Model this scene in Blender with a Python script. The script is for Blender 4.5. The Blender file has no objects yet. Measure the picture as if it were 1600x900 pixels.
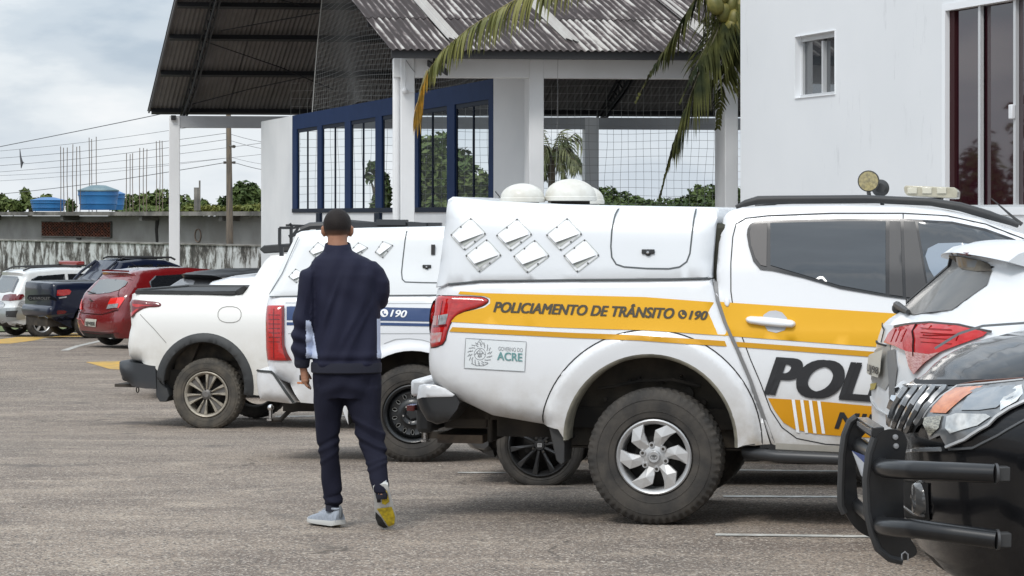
import bpy, bmesh, math, random
import numpy as np
from mathutils import Vector, Matrix, noise
from mathutils.geometry import delaunay_2d_cdt
random.seed(7)
S = bpy.context.scene
R = math.radians
# ------------------------------------------------------------------ camera
F, XC, YH, H = 4000.0, 800.0, 335.0, 1.776
cam = bpy.data.cameras.new('camera'); camo = bpy.data.objects.new('camera', cam)
S.collection.objects.link(camo); S.camera = camo
camo.location = (0, 0, H); camo.rotation_euler = (R(90), 0, 0)
cam.sensor_width = 36; cam.lens = F/1600*36
cam.shift_y = -(450-YH)/1600; cam.clip_start = .1; cam.clip_end = 3000
# ------------------------------------------------------------------ sky and sun
SUN_E, SUN_A = 50, 205     # elevation and compass angle of the sun behind the cloud
W = bpy.data.worlds.new('World'); S.world = W; W.use_nodes = True
nt = W.node_tree; nt.nodes.clear(); N = nt.nodes.new; L = nt.links.new
wo = N('ShaderNodeOutputWorld'); bg = N('ShaderNodeBackground'); bg.inputs[1].default_value = .1
sky = N('ShaderNodeTexSky'); sky.sky_type = 'NISHITA'; sky.sun_disc = False
sky.sun_elevation = R(SUN_E); sky.sun_rotation = R(SUN_A); sky.air_density = 1.0; sky.dust_density = 2.0
tc = N('ShaderNodeTexCoord'); mp = N('ShaderNodeMapping'); mp.inputs['Scale'].default_value = (1, 1, 2.9)
L(tc.outputs['Generated'], mp.inputs[0])
n1 = N('ShaderNodeTexNoise'); n1.inputs['Scale'].default_value = 4.6; n1.inputs['Detail'].default_value = 7; n1.inputs['Roughness'].default_value = .56
mp.inputs['Location'].default_value = (3.1, 0.4, 1.5)
n2 = N('ShaderNodeTexNoise'); n2.inputs['Scale'].default_value = 13; n2.inputs['Detail'].default_value = 6
L(mp.outputs[0], n1.inputs[0]); L(mp.outputs[0], n2.inputs[0])
mx0 = N('ShaderNodeMix'); mx0.data_type = 'FLOAT'; mx0.inputs[0].default_value = .35
L(n1.outputs[0], mx0.inputs[2]); L(n2.outputs[0], mx0.inputs[3])
cr = N('ShaderNodeValToRGB'); e = cr.color_ramp; e.interpolation = 'EASE'
e.elements[0].position = .40; e.elements[0].color = (.44, .53, .63, 1)
e.elements[1].position = .62; e.elements[1].color = (.93, .95, .97, 1)
e.elements.new(.48).color = (.60, .675, .75, 1); e.elements.new(.555).color = (.80, .85, .89, 1)
L(mx0.outputs[0], cr.inputs[0])
# overcast sky: zenith brighter than horizon, as a cloudy sky is
sx = N('ShaderNodeSeparateXYZ'); L(tc.outputs['Generated'], sx.inputs[0])
mr = N('ShaderNodeMapRange'); L(sx.outputs[2], mr.inputs[0]); mr.inputs[1].default_value = .05; mr.inputs[2].default_value = .9
mr.inputs[3].default_value = 9.0; mr.inputs[4].default_value = 18
hz = N('ShaderNodeMapRange'); L(sx.outputs[2], hz.inputs[0]); hz.inputs[1].default_value = 0; hz.inputs[2].default_value = .075
hz.inputs[3].default_value = .5; hz.inputs[4].default_value = 0
mh = N('ShaderNodeMix'); mh.data_type = 'RGBA'; L(hz.outputs[0], mh.inputs[0]); L(cr.outputs[0], mh.inputs[6]); mh.inputs[7].default_value = (.88, .92, .96, 1)
vm = N('ShaderNodeVectorMath'); vm.operation = 'SCALE'; L(mh.outputs[2], vm.inputs[0]); L(mr.outputs[0], vm.inputs['Scale'])
mx = N('ShaderNodeMix'); mx.data_type = 'RGBA'; mx.inputs[0].default_value = .93
L(sky.outputs[0], mx.inputs[6]); L(vm.outputs[0], mx.inputs[7]); L(mx.outputs[2], bg.inputs[0]); L(bg.outputs[0], wo.inputs[0])
sl = bpy.data.lights.new('sun', 'SUN'); slo = bpy.data.objects.new('sun', sl); S.collection.objects.link(slo)
sl.energy = 1.5; sl.angle = R(16); sl.color = (1, .965, .92)
_d = Vector((math.sin(R(SUN_A))*math.cos(R(SUN_E)), math.cos(R(SUN_A))*math.cos(R(SUN_E)), math.sin(R(SUN_E))))
slo.rotation_euler = _d.to_track_quat('Z', 'Y').to_euler(); slo.location = (0, 0, 30)
S.view_settings.view_transform = 'Standard'; S.view_settings.look = 'None'; S.view_settings.exposure = 0.22; S.view_settings.gamma = 1
S.cycles.max_bounces = 8; S.cycles.transparent_max_bounces = 16
# ------------------------------------------------------------------ helpers
C = S.collection
def px(x, y, Y):                     # pixel of the photograph at depth Y -> world point
    return Vector(((x-XC)/F*Y, Y, H-(y-YH)/F*Y))
GY = [(-20,.5),(0,.2),(8,.07),(14.7,0),(20,-.16),(26.3,-.43),(36,-.56),(48,-.69),(55,-.86),(62,-1.19),(68,-1.3),(80,-1.45),(140,-1.5),(2000,-1.6)]
def gz(Y): return float(np.interp(Y, [a for a, b in GY], [b for a, b in GY]))
def on_ground(x, y):                 # pixel -> point on the ground
    lo, hi = 3.0, 150.0
    for _ in range(50):
        m = (lo+hi)/2
        if YH+F*(H-gz(m))/m > y: lo = m
        else: hi = m
    return Vector(((x-XC)/F*m, m, gz(m)))
_mats = {}
def mat(name, col, rough=.5, metal=0, coat=0, var=0, vscale=3, bump=0, bscale=40, dirt=None, trans=0, emit=0, alpha=1, spec=.5, stretch=(1,1,1), col2=None, detail=5):
    """procedural material; var mixes in col2 by noise; dirt=(z0,z1,colour,amount) lays road dust that thins with height"""
    if name in _mats: return _mats[name]
    m = bpy.data.materials.new(name); m.use_nodes = True; t = m.node_tree; b = t.nodes['Principled BSDF']; _mats[name] = m
    n = t.nodes.new; l = t.links.new
    b.inputs['Roughness'].default_value = rough; b.inputs['Metallic'].default_value = metal
    b.inputs['Coat Weight'].default_value = coat; b.inputs['Coat Roughness'].default_value = .04
    b.inputs['Transmission Weight'].default_value = trans; b.inputs['Specular IOR Level'].default_value = spec
    b.inputs['Alpha'].default_value = alpha
    if emit: b.inputs['Emission Color'].default_value = (*col, 1); b.inputs['Emission Strength'].default_value = emit
    c = (*col, 1); b.inputs['Base Color'].default_value = c; src = None
    if var or bump or dirt:
        tx = n('ShaderNodeTexCoord'); mpg = n('ShaderNodeMapping'); mpg.inputs['Scale'].default_value = stretch; l(tx.outputs['Object'], mpg.inputs[0])
    if var:
        nn = n('ShaderNodeTexNoise'); nn.inputs['Scale'].default_value = vscale; nn.inputs['Detail'].default_value = detail; l(mpg.outputs[0], nn.inputs[0])
        r = n('ShaderNodeMapRange'); r.inputs[1].default_value = .36; r.inputs[2].default_value = .64; r.inputs[3].default_value = 0; r.inputs[4].default_value = var; l(nn.outputs[0], r.inputs[0])
        x = n('ShaderNodeMix'); x.data_type = 'RGBA'; x.inputs[6].default_value = c
        x.inputs[7].default_value = (*(col2 or tuple(k*.45 for k in col)), 1); l(r.outputs[0], x.inputs[0]); l(x.outputs[2], b.inputs['Base Color']); src = x.outputs[2]
    if dirt:
        z0, z1, dc, am = dirt
        sp = n('ShaderNodeSeparateXYZ'); l(tx.outputs['Object'], sp.inputs[0])
        r = n('ShaderNodeMapRange'); r.inputs[1].default_value = z0; r.inputs[2].default_value = z1; r.inputs[3].default_value = 1; r.inputs[4].default_value = 0; l(sp.outputs[2], r.inputs[0])
        nn = n('ShaderNodeTexNoise'); nn.inputs['Scale'].default_value = 5; nn.inputs['Detail'].default_value = 9; nn.inputs['Roughness'].default_value = .65; l(tx.outputs['Object'], nn.inputs[0])
        r2 = n('ShaderNodeMapRange'); r2.inputs[1].default_value = .3; r2.inputs[2].default_value = .75; l(nn.outputs[0], r2.inputs[0])
        p = n('ShaderNodeMath'); p.operation = 'MULTIPLY'; l(r.outputs[0], p.inputs[0]); l(r2.outputs[0], p.inputs[1])
        q = n('ShaderNodeMath'); q.operation = 'MULTIPLY'; l(p.outputs[0], q.inputs[0]); q.inputs[1].default_value = am
        x = n('ShaderNodeMix'); x.data_type = 'RGBA'; x.inputs[7].default_value = (*dc, 1); l(q.outputs[0], x.inputs[0])
        if src: l(src, x.inputs[6])
        else: x.inputs[6].default_value = c
        l(x.outputs[2], b.inputs['Base Color'])
        rr = n('ShaderNodeMapRange'); rr.inputs[3].default_value = rough; rr.inputs[4].default_value = .8; l(q.outputs[0], rr.inputs[0]); l(rr.outputs[0], b.inputs['Roughness'])
        if coat:
            cc = n('ShaderNodeMapRange'); cc.inputs[3].default_value = coat; cc.inputs[4].default_value = 0; l(q.outputs[0], cc.inputs[0]); l(cc.outputs[0], b.inputs['Coat Weight'])
    if bump:
        nb = n('ShaderNodeTexNoise'); nb.inputs['Scale'].default_value = bscale; nb.inputs['Detail'].default_value = 4; l(mpg.outputs[0], nb.inputs[0])
        bp = n('ShaderNodeBump'); bp.inputs['Strength'].default_value = bump; bp.inputs['Distance'].default_value = .01; l(nb.outputs[0], bp.inputs['Height']); l(bp.outputs[0], b.inputs['Normal'])
    return m
def tag(o, label=None, cat=None, group=None, kind=None):
    if label: o['label'] = label
    if cat: o['category'] = cat
    if group: o['group'] = group
    if kind: o['kind'] = kind
    return o
def thing(name, label, cat, loc=(0,0,0), rz=0, group=None):
    o = bpy.data.objects.new(name, None); C.objects.link(o); o.location = loc; o.rotation_euler = (0, 0, rz); o.empty_display_size = .2
    return tag(o, label, cat, group)
def copy_tree(o, parent=None):
    c = o.copy(); C.objects.link(c); c.parent = parent
    for ch in o.children: copy_tree(ch, c)
    return c
class MB:
    def __init__(s): s.v = []; s.f = []; s.m = []; s.cur = 0
    def add(s, vs, fs, m=None):
        k = len(s.v); s.v += [tuple(a) for a in vs]; s.f += [tuple(i+k for i in f) for f in fs]; s.m += [s.cur if m is None else m]*len(fs); return s
    def box(s, c, d, rz=0, M=None, m=None):
        x, y, z = d[0]/2, d[1]/2, d[2]/2; ca, sa = math.cos(rz), math.sin(rz)
        vs = []
        for a in ((-x,-y,-z),(x,-y,-z),(x,y,-z),(-x,y,-z),(-x,-y,z),(x,-y,z),(x,y,z),(-x,y,z)):
            if M is not None: v = M @ Vector(a); vs.append((c[0]+v.x, c[1]+v.y, c[2]+v.z))
            else: vs.append((c[0]+a[0]*ca-a[1]*sa, c[1]+a[0]*sa+a[1]*ca, c[2]+a[2]))
        return s.add(vs, [(0,3,2,1),(4,5,6,7),(0,1,5,4),(1,2,6,5),(2,3,7,6),(3,0,4,7)], m)
    def beam(s, a, b, w, h, up=(0,0,1), m=None):
        a, b = Vector(a), Vector(b); d = (b-a); ln = d.length; d.normalize(); u = Vector(up); r = d.cross(u)
        if r.length < 1e-4: r = d.cross(Vector((1,0,0)))
        r.normalize(); u = r.cross(d)
        M = Matrix((d, r, u)).transposed(); return s.box((a+b)/2, (ln, w, h), M=M, m=m)
    def tube(s, pts, r, n=8, caps=True, m=None, closed=False):
        P = [Vector(p) for p in pts]; k = len(P); rs = r if hasattr(r, '__len__') else [r]*k; vs = []; u = None
        for i in range(k):
            d = (P[min(i+1, k-1)]-P[max(i-1, 0)]) if not closed else (P[(i+1)%k]-P[i-1]); d.normalize()
            if u is None: u = d.orthogonal().normalized()
            u = (u-d*u.dot(d)); 
            if u.length < 1e-6: u = d.orthogonal()
            u.normalize(); w = d.cross(u)
            for j in range(n):
                a = 2*math.pi*j/n; vs.append(P[i]+(u*math.cos(a)+w*math.sin(a))*rs[i])
        fs = []
        for i in range(k if closed else k-1):
            i2 = (i+1) % k
            for j in range(n): fs.append((i*n+j, i*n+(j+1)%n, i2*n+(j+1)%n, i2*n+j))
        if caps and not closed: fs += [tuple(range(n))[::-1], tuple((k-1)*n+j for j in range(n))]
        return s.add(vs, fs, m)
    def lathe(s, prof, c=(0,0,0), axis='y', n=32, m=None, closed=False):
        vs = []; k = len(prof)
        for j in range(n):
            a = 2*math.pi*j/n; ca, sa = math.cos(a), math.sin(a)
            for (r, h) in prof:
                if axis == 'y': vs.append((c[0]+r*ca, c[1]+h, c[2]+r*sa))
                elif axis == 'z': vs.append((c[0]+r*ca, c[1]+r*sa, c[2]+h))
                else: vs.append((c[0]+h, c[1]+r*ca, c[2]+r*sa))
        fs = []
        for j in range(n):
            j2 = (j+1) % n
            for i in range(k if closed else k-1):
                i2 = (i+1) % k; fs.append((j*k+i, j2*k+i, j2*k+i2, j*k+i2))
        return s.add(vs, fs, m)
    def prism(s, poly, y0, y1, fn=None, m=None):
        """polygon in (x,z) extruded in y; fn maps (x,y,z)"""
        fn = fn or (lambda x, y, z: (x, y, z)); k = len(poly)
        vs = [fn(x, y0, z) for x, z in poly]+[fn(x, y1, z) for x, z in poly]
        fs = [tuple(range(k)), tuple(range(2*k-1, k-1, -1))]+[(i, i+k, (i+1)%k+k, (i+1)%k) for i in range(k)]
        return s.add(vs, fs, m)
    def ball(s, c, r, n=12, m=None, sc=(1,1,1)):
        k = n//2; vs = [(c[0], c[1], c[2]-r*sc[2])]
        for i in range(1, k):
            a = math.pi*i/k
            for j in range(n):
                b = 2*math.pi*j/n; vs.append((c[0]+r*sc[0]*math.sin(a)*math.cos(b), c[1]+r*sc[1]*math.sin(a)*math.sin(b), c[2]-r*sc[2]*math.cos(a)))
        vs.append((c[0], c[1], c[2]+r*sc[2])); fs = [(0, 1+(j+1)%n, 1+j) for j in range(n)]
        for i in range(k-2):
            for j in range(n): fs.append((1+i*n+j, 1+i*n+(j+1)%n, 1+(i+1)*n+(j+1)%n, 1+(i+1)*n+j))
        t = len(vs)-1; fs += [(t, 1+(k-2)*n+j, 1+(k-2)*n+(j+1)%n) for j in range(n)]
        return s.add(vs, fs, m)
    def build(s, name, m, parent=None, world=False, smooth=35, bevel=0, fix=True, **kw):
        me = bpy.data.meshes.new(name); vs = s.v
        if world and parent is not None:
            Mi = (Matrix.Translation(parent.location) @ Matrix.Rotation(parent.rotation_euler.z, 4, 'Z')).inverted()
            vs = [tuple(Mi @ Vector(v)) for v in vs]
        me.from_pydata(vs, [], s.f); me.update()
        if fix:
            bm = bmesh.new(); bm.from_mesh(me); bmesh.ops.recalc_face_normals(bm, faces=bm.faces); bm.to_mesh(me); bm.free()
        for mm in (m if isinstance(m, (list, tuple)) else [m]): me.materials.append(mm)
        if isinstance(m, (list, tuple)): me.polygons.foreach_set('material_index', s.m)
        if smooth:
            me.shade_smooth()
            if smooth < 180: me.set_sharp_from_angle(angle=R(smooth))
        o = bpy.data.objects.new(name, me); C.objects.link(o)
        if parent is not None: o.parent = parent
        if bevel:
            b = o.modifiers.new('bevel', 'BEVEL'); b.width = bevel; b.segments = 2; b.limit_method = 'ANGLE'; b.angle_limit = R(40)
        tag(o, **kw); return o
def smooth_poly(pts, it=2, closed=True, keep=()):
    """Chaikin corner cutting"""
    P = [tuple(p) for p in pts]
    for _ in range(it):
        Q = []; k = len(P)
        for i in range(k if closed else k-1):
            a, b = P[i], P[(i+1) % k]
            Q += [tuple(.75*u+.25*v for u, v in zip(a, b)), tuple(.25*u+.75*v for u, v in zip(a, b))]
        if not closed: Q = [P[0]]+Q+[P[-1]]
        P = Q
    return P
def round_poly(pts, k=.1):
    out = []; n = len(pts)
    for i in range(n):
        p, a, b = np.array(pts[i]), np.array(pts[i-1]), np.array(pts[(i+1) % n]); s, e = p+(a-p)*k, p+(b-p)*k
        out += [tuple(s*(1-t)**2+p*2*t*(1-t)+e*t*t) for t in (0,.5,1)]
    return out
def arc(cx, cz, r, a0, a1, n=16): return [(cx+r*math.cos(R(a0+(a1-a0)*i/n)), cz+r*math.sin(R(a0+(a1-a0)*i/n))) for i in range(n+1)]
def resample(P, step, closed=False):
    out = []; k = len(P)
    for i in range(k if closed else k-1):
        a, b = np.array(P[i]), np.array(P[(i+1) % k]); d = np.linalg.norm(b-a); m = max(1, int(math.ceil(d/step)))
        for j in range(m): out.append(tuple(a+(b-a)*j/m))
    if not closed: out.append(tuple(P[-1]))
    return out
def inside(P, q):
    """vectorised point in polygon"""
    P = np.asarray(P); q = np.atleast_2d(q); c = np.zeros(len(q), bool); j = len(P)-1
    for i in range(len(P)):
        xi, yi = P[i]; xj, yj = P[j]
        if yi != yj: c ^= ((yi > q[:,1]) != (yj > q[:,1])) & (q[:,0] < (xj-xi)*(q[:,1]-yi)/(yj-yi)+xi)
        j = i
    return c
def dist_to(Pl, q, closed=True):
    q = np.atleast_2d(q); best = np.full(len(q), 1e9); k = len(Pl)
    for i in range(k if closed else k-1):
        a = np.array(Pl[i]); b = np.array(Pl[(i+1) % k]); ab = b-a; L2 = ab@ab
        if L2 < 1e-12: continue
        t = np.clip(((q-a)@ab)/L2, 0, 1); d = np.linalg.norm(q-(a+t[:,None]*ab), axis=1); best = np.minimum(best, d)
    return best
def tri_fill(outer, holes=(), step=.05, rings=(.012,.035,.07), edge=None, fine=None):
    """fills a polygon (with holes) by a fairly even triangulation -> pts (n,2), tris"""
    edge = edge or step; loops = [resample(outer, edge, True)]+[resample(h, edge, True) for h in holes]
    pts = []; cons = []
    for lp in loops:
        k = len(pts); pts += lp; cons += [(k+i, k+(i+1) % len(lp)) for i in range(len(lp))]
    O = np.array(outer); x0, z0 = O.min(0); x1, z1 = O.max(0)
    gx = np.arange(x0, x1+step, step); gzz = np.arange(z0, z1+step, step)
    G = np.array([(x+(step/2 if j % 2 else 0), z) for j, z in enumerate(gzz) for x in gx])
    ok = inside(outer, G)
    for h in holes: ok &= ~inside(h, G)
    G = G[ok]
    if len(G):
        dd = np.min([dist_to(lp, G) for lp in loops], axis=0); G = G[dd > (rings[-1] if rings else 0)+step*.5]
    extra = []
    for lp in loops:
        A = np.array(lp); T = np.roll(A, -1, 0)-np.roll(A, 1, 0); T /= (np.linalg.norm(T, axis=1)[:,None]+1e-9); Nn = np.stack([T[:,1], -T[:,0]], 1)
        for r_ in rings:
            for sg in (1, -1): extra.append(A+Nn*r_*sg)
    if extra:
        E = np.vstack(extra); ok = inside(outer, E)
        for h in holes: ok &= ~inside(h, E)
        E = E[ok]
        if len(E):
            dd = np.min([dist_to(lp, E) for lp in loops], axis=0); E = E[dd > rings[0]*.8]
            kk = np.round(E/(step*.35)).astype(int); _, ui = np.unique(kk, axis=0, return_index=True); E = E[ui]
            G = np.vstack([G, E]) if len(G) else E
    if fine is not None and len(fine):
        E = np.array(fine); ok = inside(outer, E)
        for h in holes: ok &= ~inside(h, E)
        E = E[ok]
        if len(E):
            dd = np.min([dist_to(lp, E) for lp in loops], axis=0); E = E[dd > .006]
            if len(G) and len(E):
                keep = np.array([np.min(np.sum((E-g_)**2, axis=1)) > (.012**2) for g_ in G]); G = np.vstack([G[keep], E])
            elif len(E): G = E
    allp = [Vector(p) for p in pts]+[Vector(g) for g in G]
    vo, eo, fo, *_ = delaunay_2d_cdt(allp, cons, [], 0, 1e-5)
    V_ = np.array([(v.x, v.y) for v in vo]); Fc = np.array([f for f in fo if len(f) == 3])
    cen = V_[Fc].mean(1); ok = inside(outer, cen)
    for h in holes: ok &= ~inside(h, cen)
    return V_, Fc[ok]
def text_mesh(s, size, bold=0, shear=0, space=1.0):
    c = bpy.data.curves.new('t', 'FONT'); c.body = s; c.size = size; c.offset = bold; c.shear = shear; c.space_character = space; c.resolution_u = 6; c.fill_mode = 'FRONT'
    o = bpy.data.objects.new('t', c); C.objects.link(o); dg = bpy.context.evaluated_depsgraph_get(); dg.update()
    me = bpy.data.meshes.new_from_object(o.evaluated_get(dg)); v = [(p.co.x, p.co.y) for p in me.vertices]; f = [tuple(p.vertices) for p in me.polygons]
    bpy.data.objects.remove(o); bpy.data.curves.remove(c); bpy.data.meshes.remove(me); return v, f
# ------------------------------------------------------------------ ground
def asphalt():
    m = bpy.data.materials.new('asphalt'); m.use_nodes = True; t = m.node_tree; b = t.nodes['Principled BSDF']; n = t.nodes.new; l = t.links.new
    tx = n('ShaderNodeTexCoord')
    def noi(sc, det=4, rough=.5, st=(1,1,1)):
        mp = n('ShaderNodeMapping'); mp.inputs['Scale'].default_value = st; l(tx.outputs['Object'], mp.inputs[0])
        k = n('ShaderNodeTexNoise'); k.inputs['Scale'].default_value = sc; k.inputs['Detail'].default_value = det; k.inputs['Roughness'].default_value = rough; l(mp.outputs[0], k.inputs[0]); return k.outputs[0]
    def mixc(f, a, c):
        x = n('ShaderNodeMix'); x.data_type = 'RGBA'; l(f, x.inputs[0])
        for i, v in ((6, a), (7, c)):
            if isinstance(v, tuple): x.inputs[i].default_value = (*v, 1)
            else: l(v, x.inputs[i])
        return x.outputs[2]
    def ramp(f, a, c):
        r = n('ShaderNodeMapRange'); r.inputs[1].default_value = a; r.inputs[2].default_value = c; l(f, r.inputs[0]); return r.outputs[0]
    base = mixc(ramp(noi(.9, 7, .66, (.7, 1.0, 1)), .40, .62), (.145, .110, .087), (.272, .216, .168))
    base = mixc(ramp(noi(.22, 6, .6, (1, .5, 1)), .5, .72), base, (.092, .074, .062))
    base = mixc(ramp(noi(1.9, 8, .72, (.6, 1, 1)), .52, .72), base, (.38, .31, .24))
    v = n('ShaderNodeTexVoronoi'); v.inputs['Scale'].default_value = 92; l(tx.outputs['Object'], v.inputs[0])
    sep = n('ShaderNodeSeparateColor'); l(v.outputs['Color'], sep.inputs[0])
    hi = mixc(ramp(sep.outputs[0], .72, .98), base, (.52, .46, .39))
    lo = mixc(ramp(sep.outputs[1], .66, .9), hi, (.055, .050, .047))
    oil = ramp(noi(.9, 3, .5, (1.3, 1, 1)), .64, .74); lo2 = mixc(oil, lo, (.085, .072, .064)); l(mixc(ramp(noi(230, 2), .50, .8), lo2, (.34, .30, .26)), b.inputs['Base Color'])
    src = b.inputs['Base Color'].links[0].from_socket
    wn = n('ShaderNodeTexNoise'); wn.inputs['Scale'].default_value = 2.2; wn.inputs['Detail'].default_value = 4; l(tx.outputs['Object'], wn.inputs[0])
    wv_ = n('ShaderNodeVectorMath'); wv_.operation = 'SCALE'; wv_.inputs['Scale'].default_value = .5; l(wn.outputs['Color'], wv_.inputs[0]); wa = n('ShaderNodeVectorMath'); l(wv_.outputs[0], wa.inputs[0]); l(tx.outputs['Object'], wa.inputs[1])
    ck = n('ShaderNodeTexVoronoi'); ck.feature = 'DISTANCE_TO_EDGE'; ck.inputs['Scale'].default_value = .55; l(wa.outputs[0], ck.inputs[0])
    cm = n('ShaderNodeMapRange'); cm.inputs[1].default_value = .0; cm.inputs[2].default_value = .009; cm.inputs[3].default_value = 1; cm.inputs[4].default_value = 0; l(ck.outputs['Distance'], cm.inputs[0])
    cp_ = n('ShaderNodeMath'); cp_.operation = 'MULTIPLY'; l(cm.outputs[0], cp_.inputs[0]); l(ramp(noi(.35, 3), .52, .62), cp_.inputs[1])
    l(mixc(cp_.outputs[0], src, (.06, .05, .042)), b.inputs['Base Color'])
    b.inputs['Roughness'].default_value = .88; b.inputs['Specular IOR Level'].default_value = .3
    bp = n('ShaderNodeBump'); bp.inputs['Strength'].default_value = .55; bp.inputs['Distance'].default_value = .006; l(v.outputs['Distance'], bp.inputs['Height']); l(bp.outputs[0], b.inputs['Normal'])
    return m
def sheet(name, xs, ys, dz, m, wob=0, **kw):
    g = MB(); k = len(xs)
    for y in ys:
        for x in xs: g.v.append((x, y, gz(y)+dz))
    for j in range(len(ys)-1):
        for i in range(k-1): g.f.append((j*k+i, j*k+i+1, (j+1)*k+i+1, (j+1)*k+i)); g.m.append(0)
    return g.build(name, m, smooth=180, fix=False, **kw)
sheet('ground', [-900,-60,-30,0,30,60,900], list(np.arange(-20, 140, 2.0))+[200, 400, 900, 2000], 0, asphalt(), kind='structure')
g = MB(); rp = random.Random(4)
for _ in range(420):
    Yp_ = rp.uniform(9.6, 30)**1.0; Xp_ = rp.uniform(-.21, .21)*Yp_; s_ = rp.uniform(.004, .013); z_ = gz(Yp_)
    a = [(Xp_+s_*rp.uniform(.6,1.3)*math.cos(t), Yp_+s_*rp.uniform(.6,1.3)*math.sin(t), z_) for t in (0,1.25,2.5,3.8,5)]; k0 = len(g.v); g.v += a+[(Xp_, Yp_, z_+s_*.7)]; g.f += [(k0+i, k0+(i+1)%5, k0+5) for i in range(5)]; g.m += [0]*5
g.build('loose_grit', mat('grit', (.36,.32,.26), .9, var=1, vscale=8, col2=(.14,.12,.10)), smooth=0, fix=False, kind='stuff', label='loose grit scattered over the asphalt', cat='grit')
grassm = mat('grass', (.075,.11,.035), .9, var=1, vscale=3, col2=(.14,.16,.06))
sheet('verge', [-60,-40,-20,-9.6], list(np.arange(66, 100, 2.0)), .03, grassm, kind='structure')
wpaint = mat('road_white', (.55,.54,.50), .8, var=.9, vscale=9, col2=(.25,.24,.22), detail=8)
ypaint = mat('road_yellow', (.62,.36,.05), .8, var=.9, vscale=5, col2=(.36,.25,.10), detail=8)
def stripe(name, pts, w, m, label, group=None, dz=.004):
    """painted line along pixel points, w metres wide in depth"""
    P = [on_ground(*p) for p in pts]; g = MB()
    P = [Vector(q) for q in resample([tuple(p) for p in P], .6)]
    for i, p in enumerate(P):
        d = (P[min(i+1, len(P)-1)]-P[max(i-1, 0)]).normalized(); q = Vector((-d.y, d.x, 0))
        for sgn in (-1, 1):
            v = p+q*w/2*sgn; g.v.append((v.x, v.y, gz(v.y)+dz))
        if i: g.f.append((2*i-2, 2*i, 2*i+1, 2*i-1)); g.m.append(0)
    return g.build(name, m, smooth=0, fix=False, kind='structure')
for pts, w in (([(1118,836),(1600,842)],.10), ([(1130,776),(1330,777)],.13), ([(1150,735),(1340,737)],.13), ([(715,739),(790,739)],.12),
               ([(430,651),(560,650)],.14), ([(380,664),(600,672)],.06)):
    stripe('parking_line', pts, w, wpaint, '')
for pts, w in (([(60,531),(210,515)],.12), ([(100,548),(240,524)],.14)): stripe('parking_line', pts, w, wpaint, '')
stripe('yellow_line', [(-20,537),(52,528),(130,521)], .9, ypaint, '')
g = MB(); P = [on_ground(*p) for p in ((134,566),(190,564.5),(205,579),(172,577))]; g.add([(p.x, p.y, gz(p.y)+.004) for p in P], [(0,1,2,3)]); g.build('yellow_patch', ypaint, smooth=0, fix=False, kind='structure')
# ------------------------------------------------------------------ mouldy boundary wall
def vplane(A, B):
    """vertical plane through ground points A, B -> function pixel -> (distance along, height)"""
    A = np.array(A, float); B = np.array(B, float); d = (B-A)/np.linalg.norm(B-A)
    def f(x, y):
        k = (x-XC)/F      # X = kY ; A + s d
        s = (k*A[1]-A[0])/(d[0]-k*d[1]); Y = A[1]+s*d[1]
        return s, H-(y-YH)/F*Y
    f.A = A; f.d = d; f.n = np.array([d[1], -d[0]])      # n points to the camera side when d goes right
    def w(s, z, off=0): return (A[0]+d[0]*s+f.n[0]*off, A[1]+d[1]*s+f.n[1]*off, z)
    f.w = w; f.ang = math.atan2(d[1], d[0]); return f
WB = px(400, 0, 70); WA = px(0, 0, 86)
wp = vplane((WA.x, WA.y), (WB.x, WB.y))
def mould_mat():
    m = bpy.data.materials.new('mouldy_render'); m.use_nodes = True; t = m.node_tree; b = t.nodes['Principled BSDF']; n = t.nodes.new; l = t.links.new
    tx = n('ShaderNodeTexCoord'); mp = n('ShaderNodeMapping'); mp.inputs['Scale'].default_value = (1.5, 1.5, .75); l(tx.outputs['Object'], mp.inputs[0])
    a = n('ShaderNodeTexNoise'); a.inputs['Scale'].default_value = 1.6; a.inputs['Detail'].default_value = 10; a.inputs['Roughness'].default_value = .72; a.inputs['Distortion'].default_value = .4; l(mp.outputs[0], a.inputs[0])
    sp = n('ShaderNodeSeparateXYZ'); l(tx.outputs['Object'], sp.inputs[0])
    zz = n('ShaderNodeMapRange'); zz.inputs[1].default_value = .2; zz.inputs[2].default_value = .95; zz.inputs[3].default_value = .0; zz.inputs[4].default_value = .10; l(sp.outputs[2], zz.inputs[0])
    sb = n('ShaderNodeMath'); sb.operation = 'SUBTRACT'; l(a.outputs[0], sb.inputs[0]); l(zz.outputs[0], sb.inputs[1])
    c = n('ShaderNodeValToRGB'); c.color_ramp.elements[0].position = .30; c.color_ramp.elements[0].color = (.045,.042,.038,1); c.color_ramp.elements[1].position = .46; c.color_ramp.elements[1].color = (.55,.56,.56,1)
    c.color_ramp.elements.new(.365).color = (.12,.11,.10,1); c.color_ramp.elements.new(.41).color = (.33,.33,.32,1)
    l(sb.outputs[0], c.inputs[0]); l(c.outputs[0], b.inputs['Base Color']); b.inputs['Roughness'].default_value = .9
    return m
mould = mould_mat()
s1, _ = wp(430, 0); t = thing('boundary_wall', 'long rendered boundary wall streaked black with mould behind the parked cars', 'wall', (WA.x, WA.y, gz(80)), 0)
g = MB(); g.beam(wp.w(-25, -.35), wp.w(s1+22, -.35), .18, 2.5); g.build('wall_render', mould, t, world=True, smooth=0)
g = MB(); g.beam(wp.w(-25, .925), wp.w(s1+22, .925), .26, .045); g.build('coping', mat('coping', (.14,.13,.115), .9, var=1, vscale=2, col2=(.3,.29,.27)), t, world=True, smooth=0)
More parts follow.
